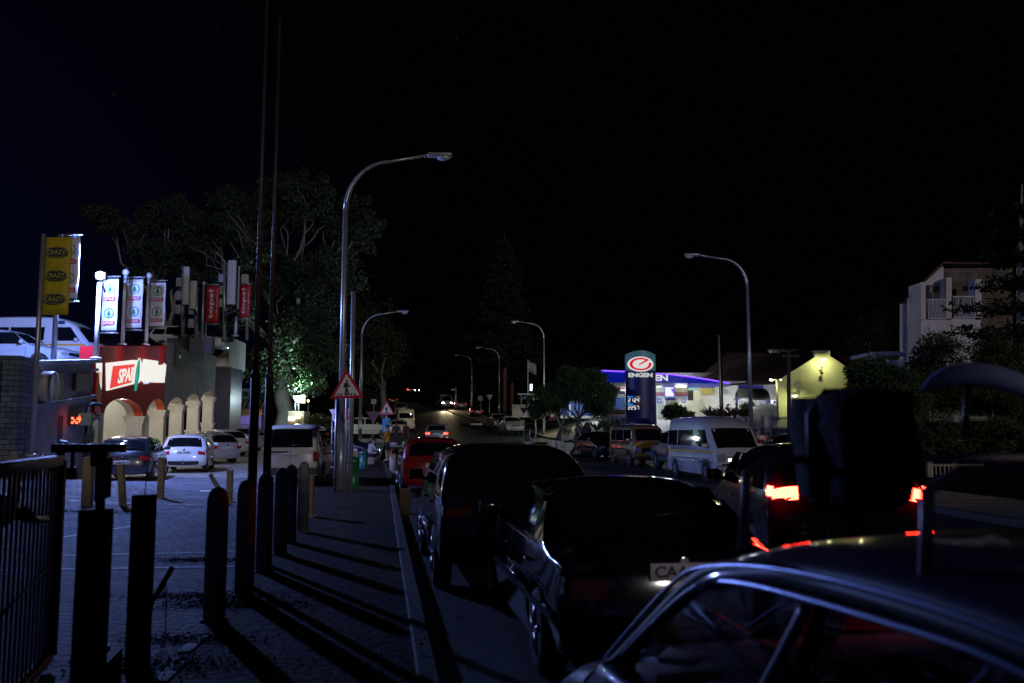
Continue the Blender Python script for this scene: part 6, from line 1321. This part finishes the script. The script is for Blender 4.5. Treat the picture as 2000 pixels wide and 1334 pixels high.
def w2(px0, py0, px1, py1, Y, m, name, par=gh, th=.15): return wall(px0, py0, px1, py1, Y, m, name, par, th)
w2(1545, 769.5, 1662, 771.5, 59.6, gw, 'ledge', th=.5); w2(1597, 773, 1609, 800, 59.8, black, 'dark_niche'); w2(1571, 795, 1588, 840, 59.8, mat('grey_door', (.1,.1,.1), .6), 'door')
bl = w2(1626, 772.5, 1643, 792, 59.8, emi('blind_blue', (.35,.55,.8), .45), 'lit_window')
for k in range(6): wall(1626, 774.2+3*k, 1643, 774.8+3*k, 59.7, mat('slat', (.2,.3,.4), .5), 'blind_slat', bl, .03)
w2(1562, 762, 1580, 771, 59.3, mat('ac_grey', (.25,.26,.15), .6), 'air_conditioner', th=.5)
c = at(1557, 752, 59.2); g = MB(); g.lathe(c, [(.32,-.05),(.3,0),(.18,.06),(.02,.09)], 20, (-.3,1,-.1)); g.tube([c, c+Vector((.1,.3,-.5)), c+Vector((.15,.8,-.6))], .03, 5); g.build('satellite_dish', mat('dish_grey', (.2,.2,.14), .5), gh)
w2(1553, 799, 1562, 803, 59.8, mat('sign_green_small', (.03,.2,.05), .5), 'small_sign', th=.03); w2(1552, 807, 1561, 813, 59.8, black, 'meter_box', th=.05)
def lampfit(px, py, Y, P_w, lb=None):
    c = at(px, py, Y); g = MB(); g.ball(c, .11, 8, (1.5,.8,.6)); g.build('wall_lamp', emi('lamp_warm', (1,.97,.7), 7), gh); g = MB(); g.bbox(c+Vector((0,.1,.08)), (.3,.2,.06), .02); g.build('lamp_bracket', black, gh)
    lamp(c+Vector((0,-.12,-.12)), P_w, (1,.97,.53), .08)
lampfit(1609, 702, 59.3, 110); lampfit(1552, 773.5, 58.9, 75)
w2(1603.5, 717, 1608, 718.5, 59.7, black, 'vent', th=.08); w2(1605, 719, 1606.6, 727, 59.75, mat('thin_mark', (.2,.2,.08), .5), 'downpipe', th=.05); w2(1603, 727, 1608, 731, 59.7, black, 'junction_box', th=.08)
c = at(1517, 742, 57.5); t = thing('wall_light_post', 'slim yellow lit post with two small lamps left of the gable', 'lamp post', at(1517,815,57.5)); g = MB(); g.cyl((c.x,57.5,tz(c.x,57.5)+1), c, .07, n=8); g.tube([c+Vector((-.35,0,.02)), c+Vector((.25,0,.02))], .03, 5); g.build('shaft', mat('post_yellow', (.5,.5,.25), .6), t)
g = MB(); g.ball(c+Vector((-.42,-.05,.0)), .07, 8); g.ball(c+Vector((-.3,-.05,-.02)), .05, 8); g.ball(c+Vector((.26,-.05,.0)), .05, 8); g.build('lamp_bulb', emi('bulb_warm', (1,.95,.6), 10), t); lamp(c+Vector((-.3,-.3,-.2)), 25, (1,.95,.6), .1)
dkw0 = mat('dull_cap', (.16,.15,.14), .8)
t = thing('chimney', 'white roof chimney block above the tiled roof', 'chimney', at(1515,700,72)); a = at(1505,695,72); b = at(1520,683,72); g = MB(); g.box(((a.x+b.x)/2,72,(a.z+b.z)/2-.6), (b.x-a.x,.8,b.z-a.z+1.2)); g.build('stack', cream, t); a = at(1503,684,72); b = at(1552,682,72); g = MB(); g.box(((a.x+b.x)/2,72,a.z), (b.x-a.x,1,.12)); g.build('cap', dkw0, t)
t = thing('utility_pole', 'dark utility pole with a crossarm of wires in front of the gable house', 'utility pole', at(1540,850,45)); a = at(1540,850,45); b = at(1540,683,45); g = MB(); g.cyl((a.x,45,tz(a.x,45)), b, .11, .09, 10); g.build('shaft', dwood, t)
g = MB(); g.box(b+Vector((.1,0,-.35)), (.9,.12,.1)); [g.ball(b+Vector((x,0,-.25)), .06, 6) for x in (-.25,.05,.35)]; g.build('crossarm', dwood, t)
# palisade fence
fa = at(1440, 853, 47); fb = at(1585, 853, 47); ft = thing('palisade_fence', 'pale steel palisade fence in front of the shops at right', 'fence', (fa.x, 47, tz(fa.x, 47))); n = 56
zf0, zf1 = at(1,850,47).z, at(1,813,47).z
g = MB()
for i in range(n+1): x = fa.x+(fb.x-fa.x)*i/n; g.box((x, 47, (zf0+zf1)/2), (.035,.02,zf1-zf0)); 
g.build('pales', galv, ft)
for z in (zf0+.2, zf1-.12): g = MB(); g.box(((fa.x+fb.x)/2, 47.03, z), (fb.x-fa.x, .04, .05)); g.build('rail', galv, ft)
for px in (1441,1507,1549,1563): x = at(px,850,47).x; g = MB(); g.bbox((x,46.95,(zf0+zf1)/2+.03), (.1,.1,zf1-zf0+.1), .01); g.build('fence_post', galv, ft)
# lower fence glimpses at right
for a_, b__, y0, y1, Y, lb in ((1820,1920,928,905,22,'short pale fence seen under the roof rack at the right'),(1870,1925,822,813,30,'few pale railings glinting in the dark hedge')):
    p, q = at(a_, y0, Y), at(b__, y1, Y); t = thing('garden_fence', lb, 'fence', p); n = 12
    g = MB()
    for i in range(n+1): g.box((p.x+(q.x-p.x)*i/n, Y, (p.z+q.z)/2), (.03,.02,q.z-p.z))
    g.build('pales', mat('fence_cream', (.35,.28,.24), .7), t); g = MB(); g.box(((p.x+q.x)/2, Y+.02, q.z-.05), (q.x-p.x,.03,.05)); g.build('rail', MAT['fence_cream'], t)
    g = MB(); g.bbox((p.x-.05,Y,(p.z+q.z)/2), (.14,.12,q.z-p.z+.1), .01); g.build('fence_post', MAT['fence_cream'], t)
# white balcony house
wh = thing('balcony_house', 'white two storey house with monopitch roof and railed balconies', 'house', at(1860, 760, 50)); hw_ = mat('house_plaster', (.66,.61,.64), .85, var=.1, vs=.7, bump=.3, bs=10); dkw = mat('house_beam_dark', (.3,.28,.27), .85, var=.15)
def hp(pts, Y, th, m, nm, par=wh): P_ = [at(px, py, Y) for px, py in pts]; g = MB(); g.prism([(p.x, p.z) for p in P_], (0,Y,0), r_, u_, th); return g.build(nm, m, par)
hp([(1763,720),(1763,592),(1843,517),(1843,720)], 52, .4, hw_, 'side_wall')
hp([(1843,720),(1843,517),(1978,519),(1978,720)], 52.3, .4, brickmat('house_stone', (.3,.24,.19), (.22,.17,.13), (.1,.08,.07), 2.2, 0, .6, .3, .05, .9, .8, ('X','Z')), 'stone_wall')
hp([(1799,730),(1799,624),(1916,620),(1916,730)], 50.0, 1.9, hw_, 'balcony_front')
for x0, x1, y in ((1799,1808,551),(1848,1859,542),(1905,1917,545)): hp([(x0,625),(x0,y),(x1,y),(x1,624)], 50.0, 1.6, hw_, 'balcony_pier')
hp([(1815,572),(1815,561),(1850,557),(1850,568)], 50.9, .2, dkw, 'beam'); hp([(1882,569),(1882,560),(1906,557),(1906,567)], 50.9, .2, dkw, 'beam')  # beams in a darker plaster tone
for x0, x1, yt, yb in ((1814,1847,585,622),(1864,1905,579,620)):
    a, b = at(x0, yb, 49.9), at(x1, yt, 49.9); g = MB(); n = 13
    for i in range(n+1): g.box((a.x+(b.x-a.x)*i/n, 49.9, (a.z+b.z)/2), (.025,.025,b.z-a.z))
    for z in (a.z, b.z): g.box(((a.x+b.x)/2, 49.9, z), (b.x-a.x+.05,.05,.05))
    g.build('railing', mat('rail_white', (.6,.58,.65), .5), wh)
hp([(1789,650),(1789,608),(1799,604),(1799,650)], 51.9, .1, black, 'window')
g = MB(); b0 = [at(1760,594,51.6), at(1843,515,51.6), at(1980,517,51.9), at(1980,517,57), at(1843,515,57), at(1760,594,57)]; g.add(b0+[p+Vector((0,0,.12)) for p in b0], [(0,1,4,5),(1,2,3,4),(6,11,10,7),(7,10,9,8),(0,6,7,1),(1,7,8,2),(2,8,9,3),(3,9,10,4),(4,10,11,5),(5,11,6,0)]); g.build('roof', mat('roof_maroon', (.08,.03,.03), .7), wh)
hp([(1703,694),(1703,687),(1770,686),(1770,694)], 46, 3, hw_, 'porch_roof'); hp([(1706,725),(1706,693),(1712,693),(1712,725)], 46, .3, hw_, 'porch_post'); hp([(1735,725),(1735,700),(1764,699),(1764,725)], 48, .3, hw_, 'porch_wall')
hp([(1992,720),(1992,508),(2020,508),(2020,720)], 54, .4, hw_, 'far_wall')
# ------------------------------------------------------------------ shop front behind the dark column, kiosk, tree flood light
sf = thing('small_shop', 'small shop with a striped awning and violet lit window beyond the dark column', 'shop', at(480, 840, 80))
wall(452, 758, 520, 845, 82, mat('shop_green', (.05,.1,.1), .7, var=.3), 'wall', sf); wall(456, 812, 510, 838, 81.6, emi('violet_window', (.28,.2,.75), .35), 'window', sf, .05)
aw = wall(455, 781, 520, 797, 80.3, mat('awning_dark', (.02,.05,.05), .7), 'awning', sf, .3); 
for k in range(7):
    a = at(457+9*k, 796, 80.2); b = at(463+9*k, 782, 80.2); g = MB(); g.add([a, a+Vector((.08,0,0)), b+Vector((.08,0,0)), b], [(0,1,2,3)]); g.build('awning_stripe', mat('stripe_pale', (.5,.55,.55), .6), aw, fix=False)
wall(455, 799, 512, 811, 80.2, mat('canvas_tan', (.3,.22,.14), .8, var=.2), 'canvas_valance', sf, .2); fb_ = wall(471, 761, 486, 779, 80.0, mat('frame_pale', (.35,.45,.48), .5), 'picture_frame', sf, .2); wall(474, 764, 484, 775, 79.9, mat('picture_dark', (.03,.07,.09), .5), 'picture', fb_, .05)
g = MB()
p, q = at(455, 838, 79), at(505, 829, 79)
for i in range(26): g.box((p.x+(q.x-p.x)*i/25, 79, (p.z+q.z)/2), (.03,.03,q.z-p.z))
g.box(((p.x+q.x)/2, 79, q.z), (q.x-p.x,.05,.05)); g.build('railing', mat('rail_rust', (.12,.05,.05), .6), sf)
lamp(at(480, 818, 80.4), 35, (.35,.3,1), .2); lamp(at(502, 822, 79.6), 30, (1,.6,.15), .1)
t = thing('amber_lamp', 'small amber lamp glowing beside the violet lit window', 'lamp', at(501, 822, 79.5)); g = MB(); g.lathe(at(501,838,79.5), [(.05,0),(.04,.8),(.12,.9),(.1,1.2),(.02,1.3)], 10); g.build('lamp_body', emi('amber', (1,.55,.1), 2.5), t); g = MB(); g.lathe(at(501,842,79.5), [(.15,0),(.1,.15)], 10); g.build('lamp_foot', black, t)
kk = thing('ticket_kiosk', 'small kiosk with brightly lit hatch under the tree flood light', 'kiosk', at(580, 840, 68)); kb = mat('kiosk_wall', (.3,.24,.16), .7)
wall(562, 803, 594, 838, 68.5, kb, 'wall', kk, 2); wall(563, 814, 575, 821.5, 68.3, emi('hatch_bright', (1,.8,.45), 5), 'lit_hatch', kk, .1); wall(577, 808, 586, 818, 68.3, emi('hatch_mid', (1,.82,.5), 2.5), 'lit_hatch', kk, .1); wall(588, 809, 591, 813, 68.3, emi('hatch_small', (1,.7,.3), 1.5), 'small_lamp', kk, .1)
for px in (577, 583): g = MB(); g.cyl(at(px, 803, 69), at(px, 785, 69), .05, n=6); g.build('mast', galv, kk)
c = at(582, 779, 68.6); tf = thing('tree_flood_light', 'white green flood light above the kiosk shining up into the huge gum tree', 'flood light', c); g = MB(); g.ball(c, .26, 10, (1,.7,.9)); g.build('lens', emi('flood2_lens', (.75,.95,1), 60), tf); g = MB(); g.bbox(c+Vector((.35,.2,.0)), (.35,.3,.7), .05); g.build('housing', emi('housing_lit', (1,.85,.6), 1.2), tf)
lamp(c+Vector((0,-.2,.5)), 5200, (.55,1,.7), .25, 'SPOT', c+Vector((1.5,3,8)), 125, .8); lamp(c+Vector((0,-.6,-.1)), 420, (.6,.9,1), .2)
t = thing('small_orange_lamp', 'small orange lamp just right of the tree flood light', 'lamp', at(602,783,70)); g = MB(); g.ball(at(602,783,70), .09, 8); g.build('bulb', emi('orange_bulb', (1,.6,.25), 12), t); g = MB(); g.cyl(at(602,784,70), at(602,835,70), .03, n=6); g.build('post', black, t)
box_thing('dark_cabin', 'dark square cabin under the gum tree beside the flood light', 'cabin', 552, 742, 572, 803, 78, 1.5, mat('cabin_dark', (.06,.05,.06), .8, var=.3), 'wall', lambda t, a, b: (lambda g: ([g.cyl((a.x+.2+i*.25, 78, b.z), (a.x+.2+i*.25, 78, b.z+.4), .02, n=5) for i in range(4)], g.tube([(a.x, 78, b.z+.3),(b.x, 78, b.z+.3)], .015, 5), g.build('roof_rail', galv, t)))(MB()))
# hedge and rail behind the white van
shrub('low hedge with small warm lights behind the white van', [(615,822,14,6,0),(640,825,10,6,0)], 66, 41, hedge_leaf, .25, .5, nm='bush', group=None)

# ------------------------------------------------------------------ people
skin_d = mat('skin_brown', (.16,.08,.05), .6); skin_l = mat('skin_tan', (.4,.24,.16), .6); hair = mat('black_hair', (.01,.008,.007), .7)
def person(label, loc, rz, J, mats, radii=None, holds=None):
    # J: joints dict in local metres; mats: function(point)->index ; one continuous skinned body
    E_ = [('pel','spine'),('spine','chest'),('chest','neck'),('neck','head'),('head','crown'),
          ('chest','shL'),('shL','elL'),('elL','wrL'),('wrL','haL'),('chest','shR'),('shR','elR'),('elR','wrR'),('wrR','haR'),
          ('pel','hiL'),('hiL','knL'),('knL','anL'),('anL','toL'),('pel','hiR'),('hiR','knR'),('knR','anR'),('anR','toR')]
    RR = dict(pel=.145, spine=.135, chest=.155, neck=.055, head=.092, crown=.075, shL=.07, shR=.07, elL=.045, elR=.045, wrL=.03, wrR=.03, haL=.035, haR=.035, hiL=.095, hiR=.095, knL=.06, knR=.06, anL=.04, anR=.04, toL=.038, toR=.038)
    J = {k: Vector(v) for k, v in J.items()}
    verts = [k for k in J if k != 'face']; me = bpy.data.meshes.new('body'); edges = [(verts.index(a), verts.index(b)) for a, b in E_]; pts = [J[k] for k in verts]; rad = [RR[k] for k in verts]
    for s_ in 'LR':   # five fingers on each hand
        h, w_ = J['ha'+s_], J['wr'+s_]; d = (h-w_).normalized(); q = d.orthogonal().normalized()
        for k in range(5):
            o_ = q*(.014*(k-1.5)) if k < 4 else q*-.045
            a = h+d*.03+o_; b = a+d*(.035+.008*(k in (1,2)))+Vector((0,0,-.008)) if k < 4 else h+q*-.03+d*.02
            n0 = len(pts); pts += [a, b] if k < 4 else [b]; rad += [.009,.008] if k < 4 else [.011]
            edges += [(verts.index('ha'+s_), n0)]+([(n0, n0+1)] if k < 4 else [])
    me.from_pydata([tuple(p) for p in pts], edges, []); tmp = bpy.data.objects.new('tmp', me); C.objects.link(tmp)
    sk = tmp.modifiers.new('k', 'SKIN'); 
    for i, r in enumerate(rad): me.skin_vertices[0].data[i].radius = (r, r)
    me.skin_vertices[0].data[verts.index('pel')].use_root = True
    su = tmp.modifiers.new('s', 'SUBSURF'); su.levels = 2; su.render_levels = 2
    dg = bpy.context.evaluated_depsgraph_get(); out = bpy.data.meshes.new_from_object(tmp.evaluated_get(dg)); bpy.data.objects.remove(tmp)
    t = thing('person', label, 'person', loc, rz); out.materials.clear()
    for m_ in mats[0]: out.materials.append(m_)
    for p in out.polygons: p.use_smooth = True; p.material_index = mats[1](p.center, J)
    o = bpy.data.objects.new('body', out); C.objects.link(o); o.parent = t
    hd = J['head']; up_ = (J['crown']-J['head']).normalized(); f = Vector((0,1,0)); f = (f-up_*f.dot(up_)).normalized()
    fr = MATF = J.get('face')
    if fr is not None: f = (fr-hd); f = (f-up_*f.dot(up_)).normalized()
    s_ = f.cross(up_)
    g = MB(); g.ball(hd+f*.1-up_*.0, .016, 6, (1,1,1.6)); g.ball(hd+s_*.095, .022, 6); g.ball(hd-s_*.095, .022, 6); g.build('nose_and_ears', mats[2], t, False)
    g = MB(); g.ball(hd+f*.085+s_*.033+up_*.03, .011, 6); g.ball(hd+f*.085-s_*.033+up_*.03, .011, 6); g.ball(hd+f*.088-up_*.045, .018, 6, (1,1,.4)); g.build('eyes_and_mouth', black, t, False)
    g = MB(); n_ = 9; c = hd+up_*.045-f*.018
    for i in range(n_):
        for j in range(12):
            a = .02+i/(n_-1)*1.55; b = 2*pi*j/12; g.v.append(c+(up_*cos(a)+(f*cos(b)+s_*sin(b))*sin(a)*.95)*.112)
    for i in range(n_-1):
        for j in range(12): g.f.append([i*12+j, i*12+(j+1)%12, (i+1)*12+(j+1)%12, (i+1)*12+j]); g.mi.append(0); g.sm.append(True)
    g.build('hair', hair, t, False)
    return t
def stand_pose(arm='phone', h=1.0, st=0):
    J = dict(pel=(0,0,.93), spine=(0,.01,1.12), chest=(0,.0,1.34), neck=(0,.02,1.5), head=(0,.05,1.62), crown=(0,.04,1.7), shL=(-.19,0,1.42), shR=(.19,0,1.42),
             hiL=(-.1,0,.88), knL=(-.11,.03,.48), anL=(-.12,-.02,.08), toL=(-.13,.13,.04), hiR=(.1,0,.88), knR=(.11,.01+st,.48), anR=(.12,-.03+st,.08), toR=(.13,.12+st,.04), face=(0,.2,1.58))
    if arm == 'phone': J.update(elL=(-.24,.05,1.14), wrL=(-.14,.26,1.2), haL=(-.1,.32,1.23), elR=(.24,.03,1.14), wrR=(.2,.2,1.05), haR=(.17,.27,1.04))
    else: J.update(elL=(-.26,-.02,1.13), wrL=(-.27,.04,.88), haL=(-.27,.06,.8), elR=(.26,-.02,1.13), wrR=(.27,.05,.88), haR=(.27,.07,.8))
    return J
def clothes(sleeve, shorts, low=.12, neck=1.47):
    def f(p, J):
        if p.z < .1: return 3
        if p.z > neck: return 0
        arm = min((p-J['wrL']).length, (p-J['wrR']).length)
        if arm < .1 and not sleeve: return 0
        if min((p-J['haL']).length, (p-J['haR']).length) < .075: return 0
        if p.z > .93 or abs(p.x) > .2: return 1
        return 2 if p.z > shorts else 0
    return f
hoody = mat('mustard_hoodie', (.4,.2,.02), .85); navy = mat('navy_cloth', (.015,.018,.03), .85); shoe = mat('white_shoe', (.5,.5,.5), .6); dark_c = mat('charcoal_cloth', (.03,.028,.03), .85); wtop = mat('white_top', (.45,.45,.5), .8)
def Pp(px, Y, dz=.12): x = at(px, 850, Y).x; return (x, Y, tz(x, Y)+dz)
person('man in a mustard hoodie and dark shorts standing on the pavement looking at his hands', Pp(757, 43.5), R(78), stand_pose('phone'), ([skin_l, hoody, navy, shoe], clothes(True, .5), skin_l))
sit = dict(pel=(0,0,.42), spine=(0,.05,.6), chest=(0,.12,.8), neck=(0,.18,.95), head=(0,.24,1.04), crown=(0,.25,1.12), shL=(-.18,.12,.88), shR=(.18,.12,.88), elL=(-.22,.26,.66), wrL=(-.1,.42,.62), haL=(-.06,.48,.62), elR=(.22,.26,.66), wrR=(.12,.42,.6), haR=(.08,.48,.6),
           hiL=(-.1,.05,.42), knL=(-.13,.46,.52), anL=(-.13,.6,.1), toL=(-.13,.75,.05), hiR=(.1,.05,.42), knR=(.13,.42,.55), anR=(.14,.42,.1), toR=(.14,.57,.05), face=(0,.4,.98))
def sitc(p, J):
    if p.z < .09: return 3
    if p.z > .93: return 0
    if min((p-J['haL']).length, (p-J['haR']).length) < .08: return 0
    return 1 if (p.z > .5 and p.y < .3) or (abs(p.x) > .17 and p.z > .56) else 2
person('woman in a white top sitting and looking at a glowing phone behind the bins', Pp(721, 41), R(-60), sit, ([skin_l, wtop, navy, dark_c], sitc, skin_l))
a = Vector(Pp(721, 41)); M_ = Matrix.Translation(a) @ Matrix.Rotation(R(-60), 4, 'Z'); t = thing('mobile_phone', 'glowing phone held by the sitting woman', 'phone', M_ @ Vector((0,.54,.63)), R(-60)); g = MB(); g.bbox((0,0,0), (.07,.012,.14), .004); g.build('case', black, t, False); g = MB(); g.box((0,-.008,0), (.06,.003,.125)); g.build('screen', emi('screen_blue', (.4,.65,1), 6), t, False); lamp(M_ @ Vector((0,.44,.68)), .6, (.5,.7,1), .05)
t = thing('seat_block', 'low concrete block under the sitting woman', 'block', a); g = MB(); g.bbox((0,-.02,.15), (.5,.4,.3), .02); g.build('block', concrete, t, False); t.rotation_euler.z = R(-60); g = MB(); g.bbox((0,-.02,.31), (.52,.42,.03), .01); g.build('top_slab', concrete, t, False)
b2 = Pp(728, 45); sit2 = {k: Vector(v) for k, v in sit.items()}
person('person in dark clothes sitting facing the camera behind the woman', b2, R(170), sit2, ([skin_l, dark_c, navy, dark_c], sitc, skin_l))
t = thing('seat_block', 'low concrete block under the dark clothed sitter', 'block', b2, R(170)); g = MB(); g.bbox((0,-.02,.15), (.5,.4,.3), .02); g.build('block', concrete, t, False); g = MB(); g.bbox((0,-.02,.31), (.52,.42,.03), .01); g.build('top_slab', concrete, t, False)
person('person in dark clothes standing by the blue sign with back to the camera', Pp(774, 54), R(5), stand_pose('down'), ([skin_d, dark_c, dark_c, dark_c], clothes(True, .1), skin_d))
person('person in dark top standing right of the one by the blue sign', Pp(793, 60, .0), R(150), stand_pose('down', st=.15), ([skin_d, mat('maroon_top', (.09,.03,.03), .8), dark_c, dark_c], clothes(False, .1), skin_d))
person('far person in a violet shirt under the shop awning at the station', Pp(1441, 73, -.1), R(60), stand_pose('down'), ([skin_d, mat('violet_shirt', (.25,.15,.5), .8), dark_c, dark_c], clothes(True, .1), skin_d))
t = thing('folding_table', 'low pale table with a crumpled white bag beside the group of people', 'table', Pp(772, 48)); a = Vector(Pp(772, 48)); g = MB(); g.bbox(a+Vector((0,0,.55)), (.9,.6,.04), .01); g.build('table_top', wtop, t)
for x in (-.4, .4):
    for y in (-.25, .25): g = MB(); g.cyl(a+Vector((x,y,0)), a+Vector((x*.9,y,.54)), .015, n=6); g.build('leg', galv, t)
t = thing('plastic_bag', 'crumpled white bag lying on the low table', 'bag', a+Vector((-.1,0,.57))); g = MB(); b_ = bmesh.new(); bmesh.ops.create_icosphere(b_, subdivisions=3, radius=1); vs = [a+Vector((-.1+v.co.x*.22, v.co.y*.16, .66+v.co.z*.09))+v.co*.06*noise.noise(v.co*3) for v in b_.verts]; b_.verts.index_update(); g.add(vs, [[v.index for v in f.verts] for f in b_.faces], True); b_.free(); g.build('bag_body', wtop, t); g = MB(); g.tube([a+Vector((-.15,0,.72)), a+Vector((-.1,0,.8)), a+Vector((-.02,0,.72))], .012, 5); g.build('handle', wtop, t)
# ------------------------------------------------------------------ lights carried by cars
hx_ = at(866, 791, 127.4); hy_ = at(880, 791, 127.4)
for p in (hx_, hy_): lamp(p, 380, (1,.82,.5), .1, 'SPOT', p+Vector((2,-14,-2.2)), 75, .6)
p = at(812, 763, 243); lamp(p, 300, (.9,.95,1), .1, 'SPOT', p+Vector((6,-40,-3)), 50, .6)
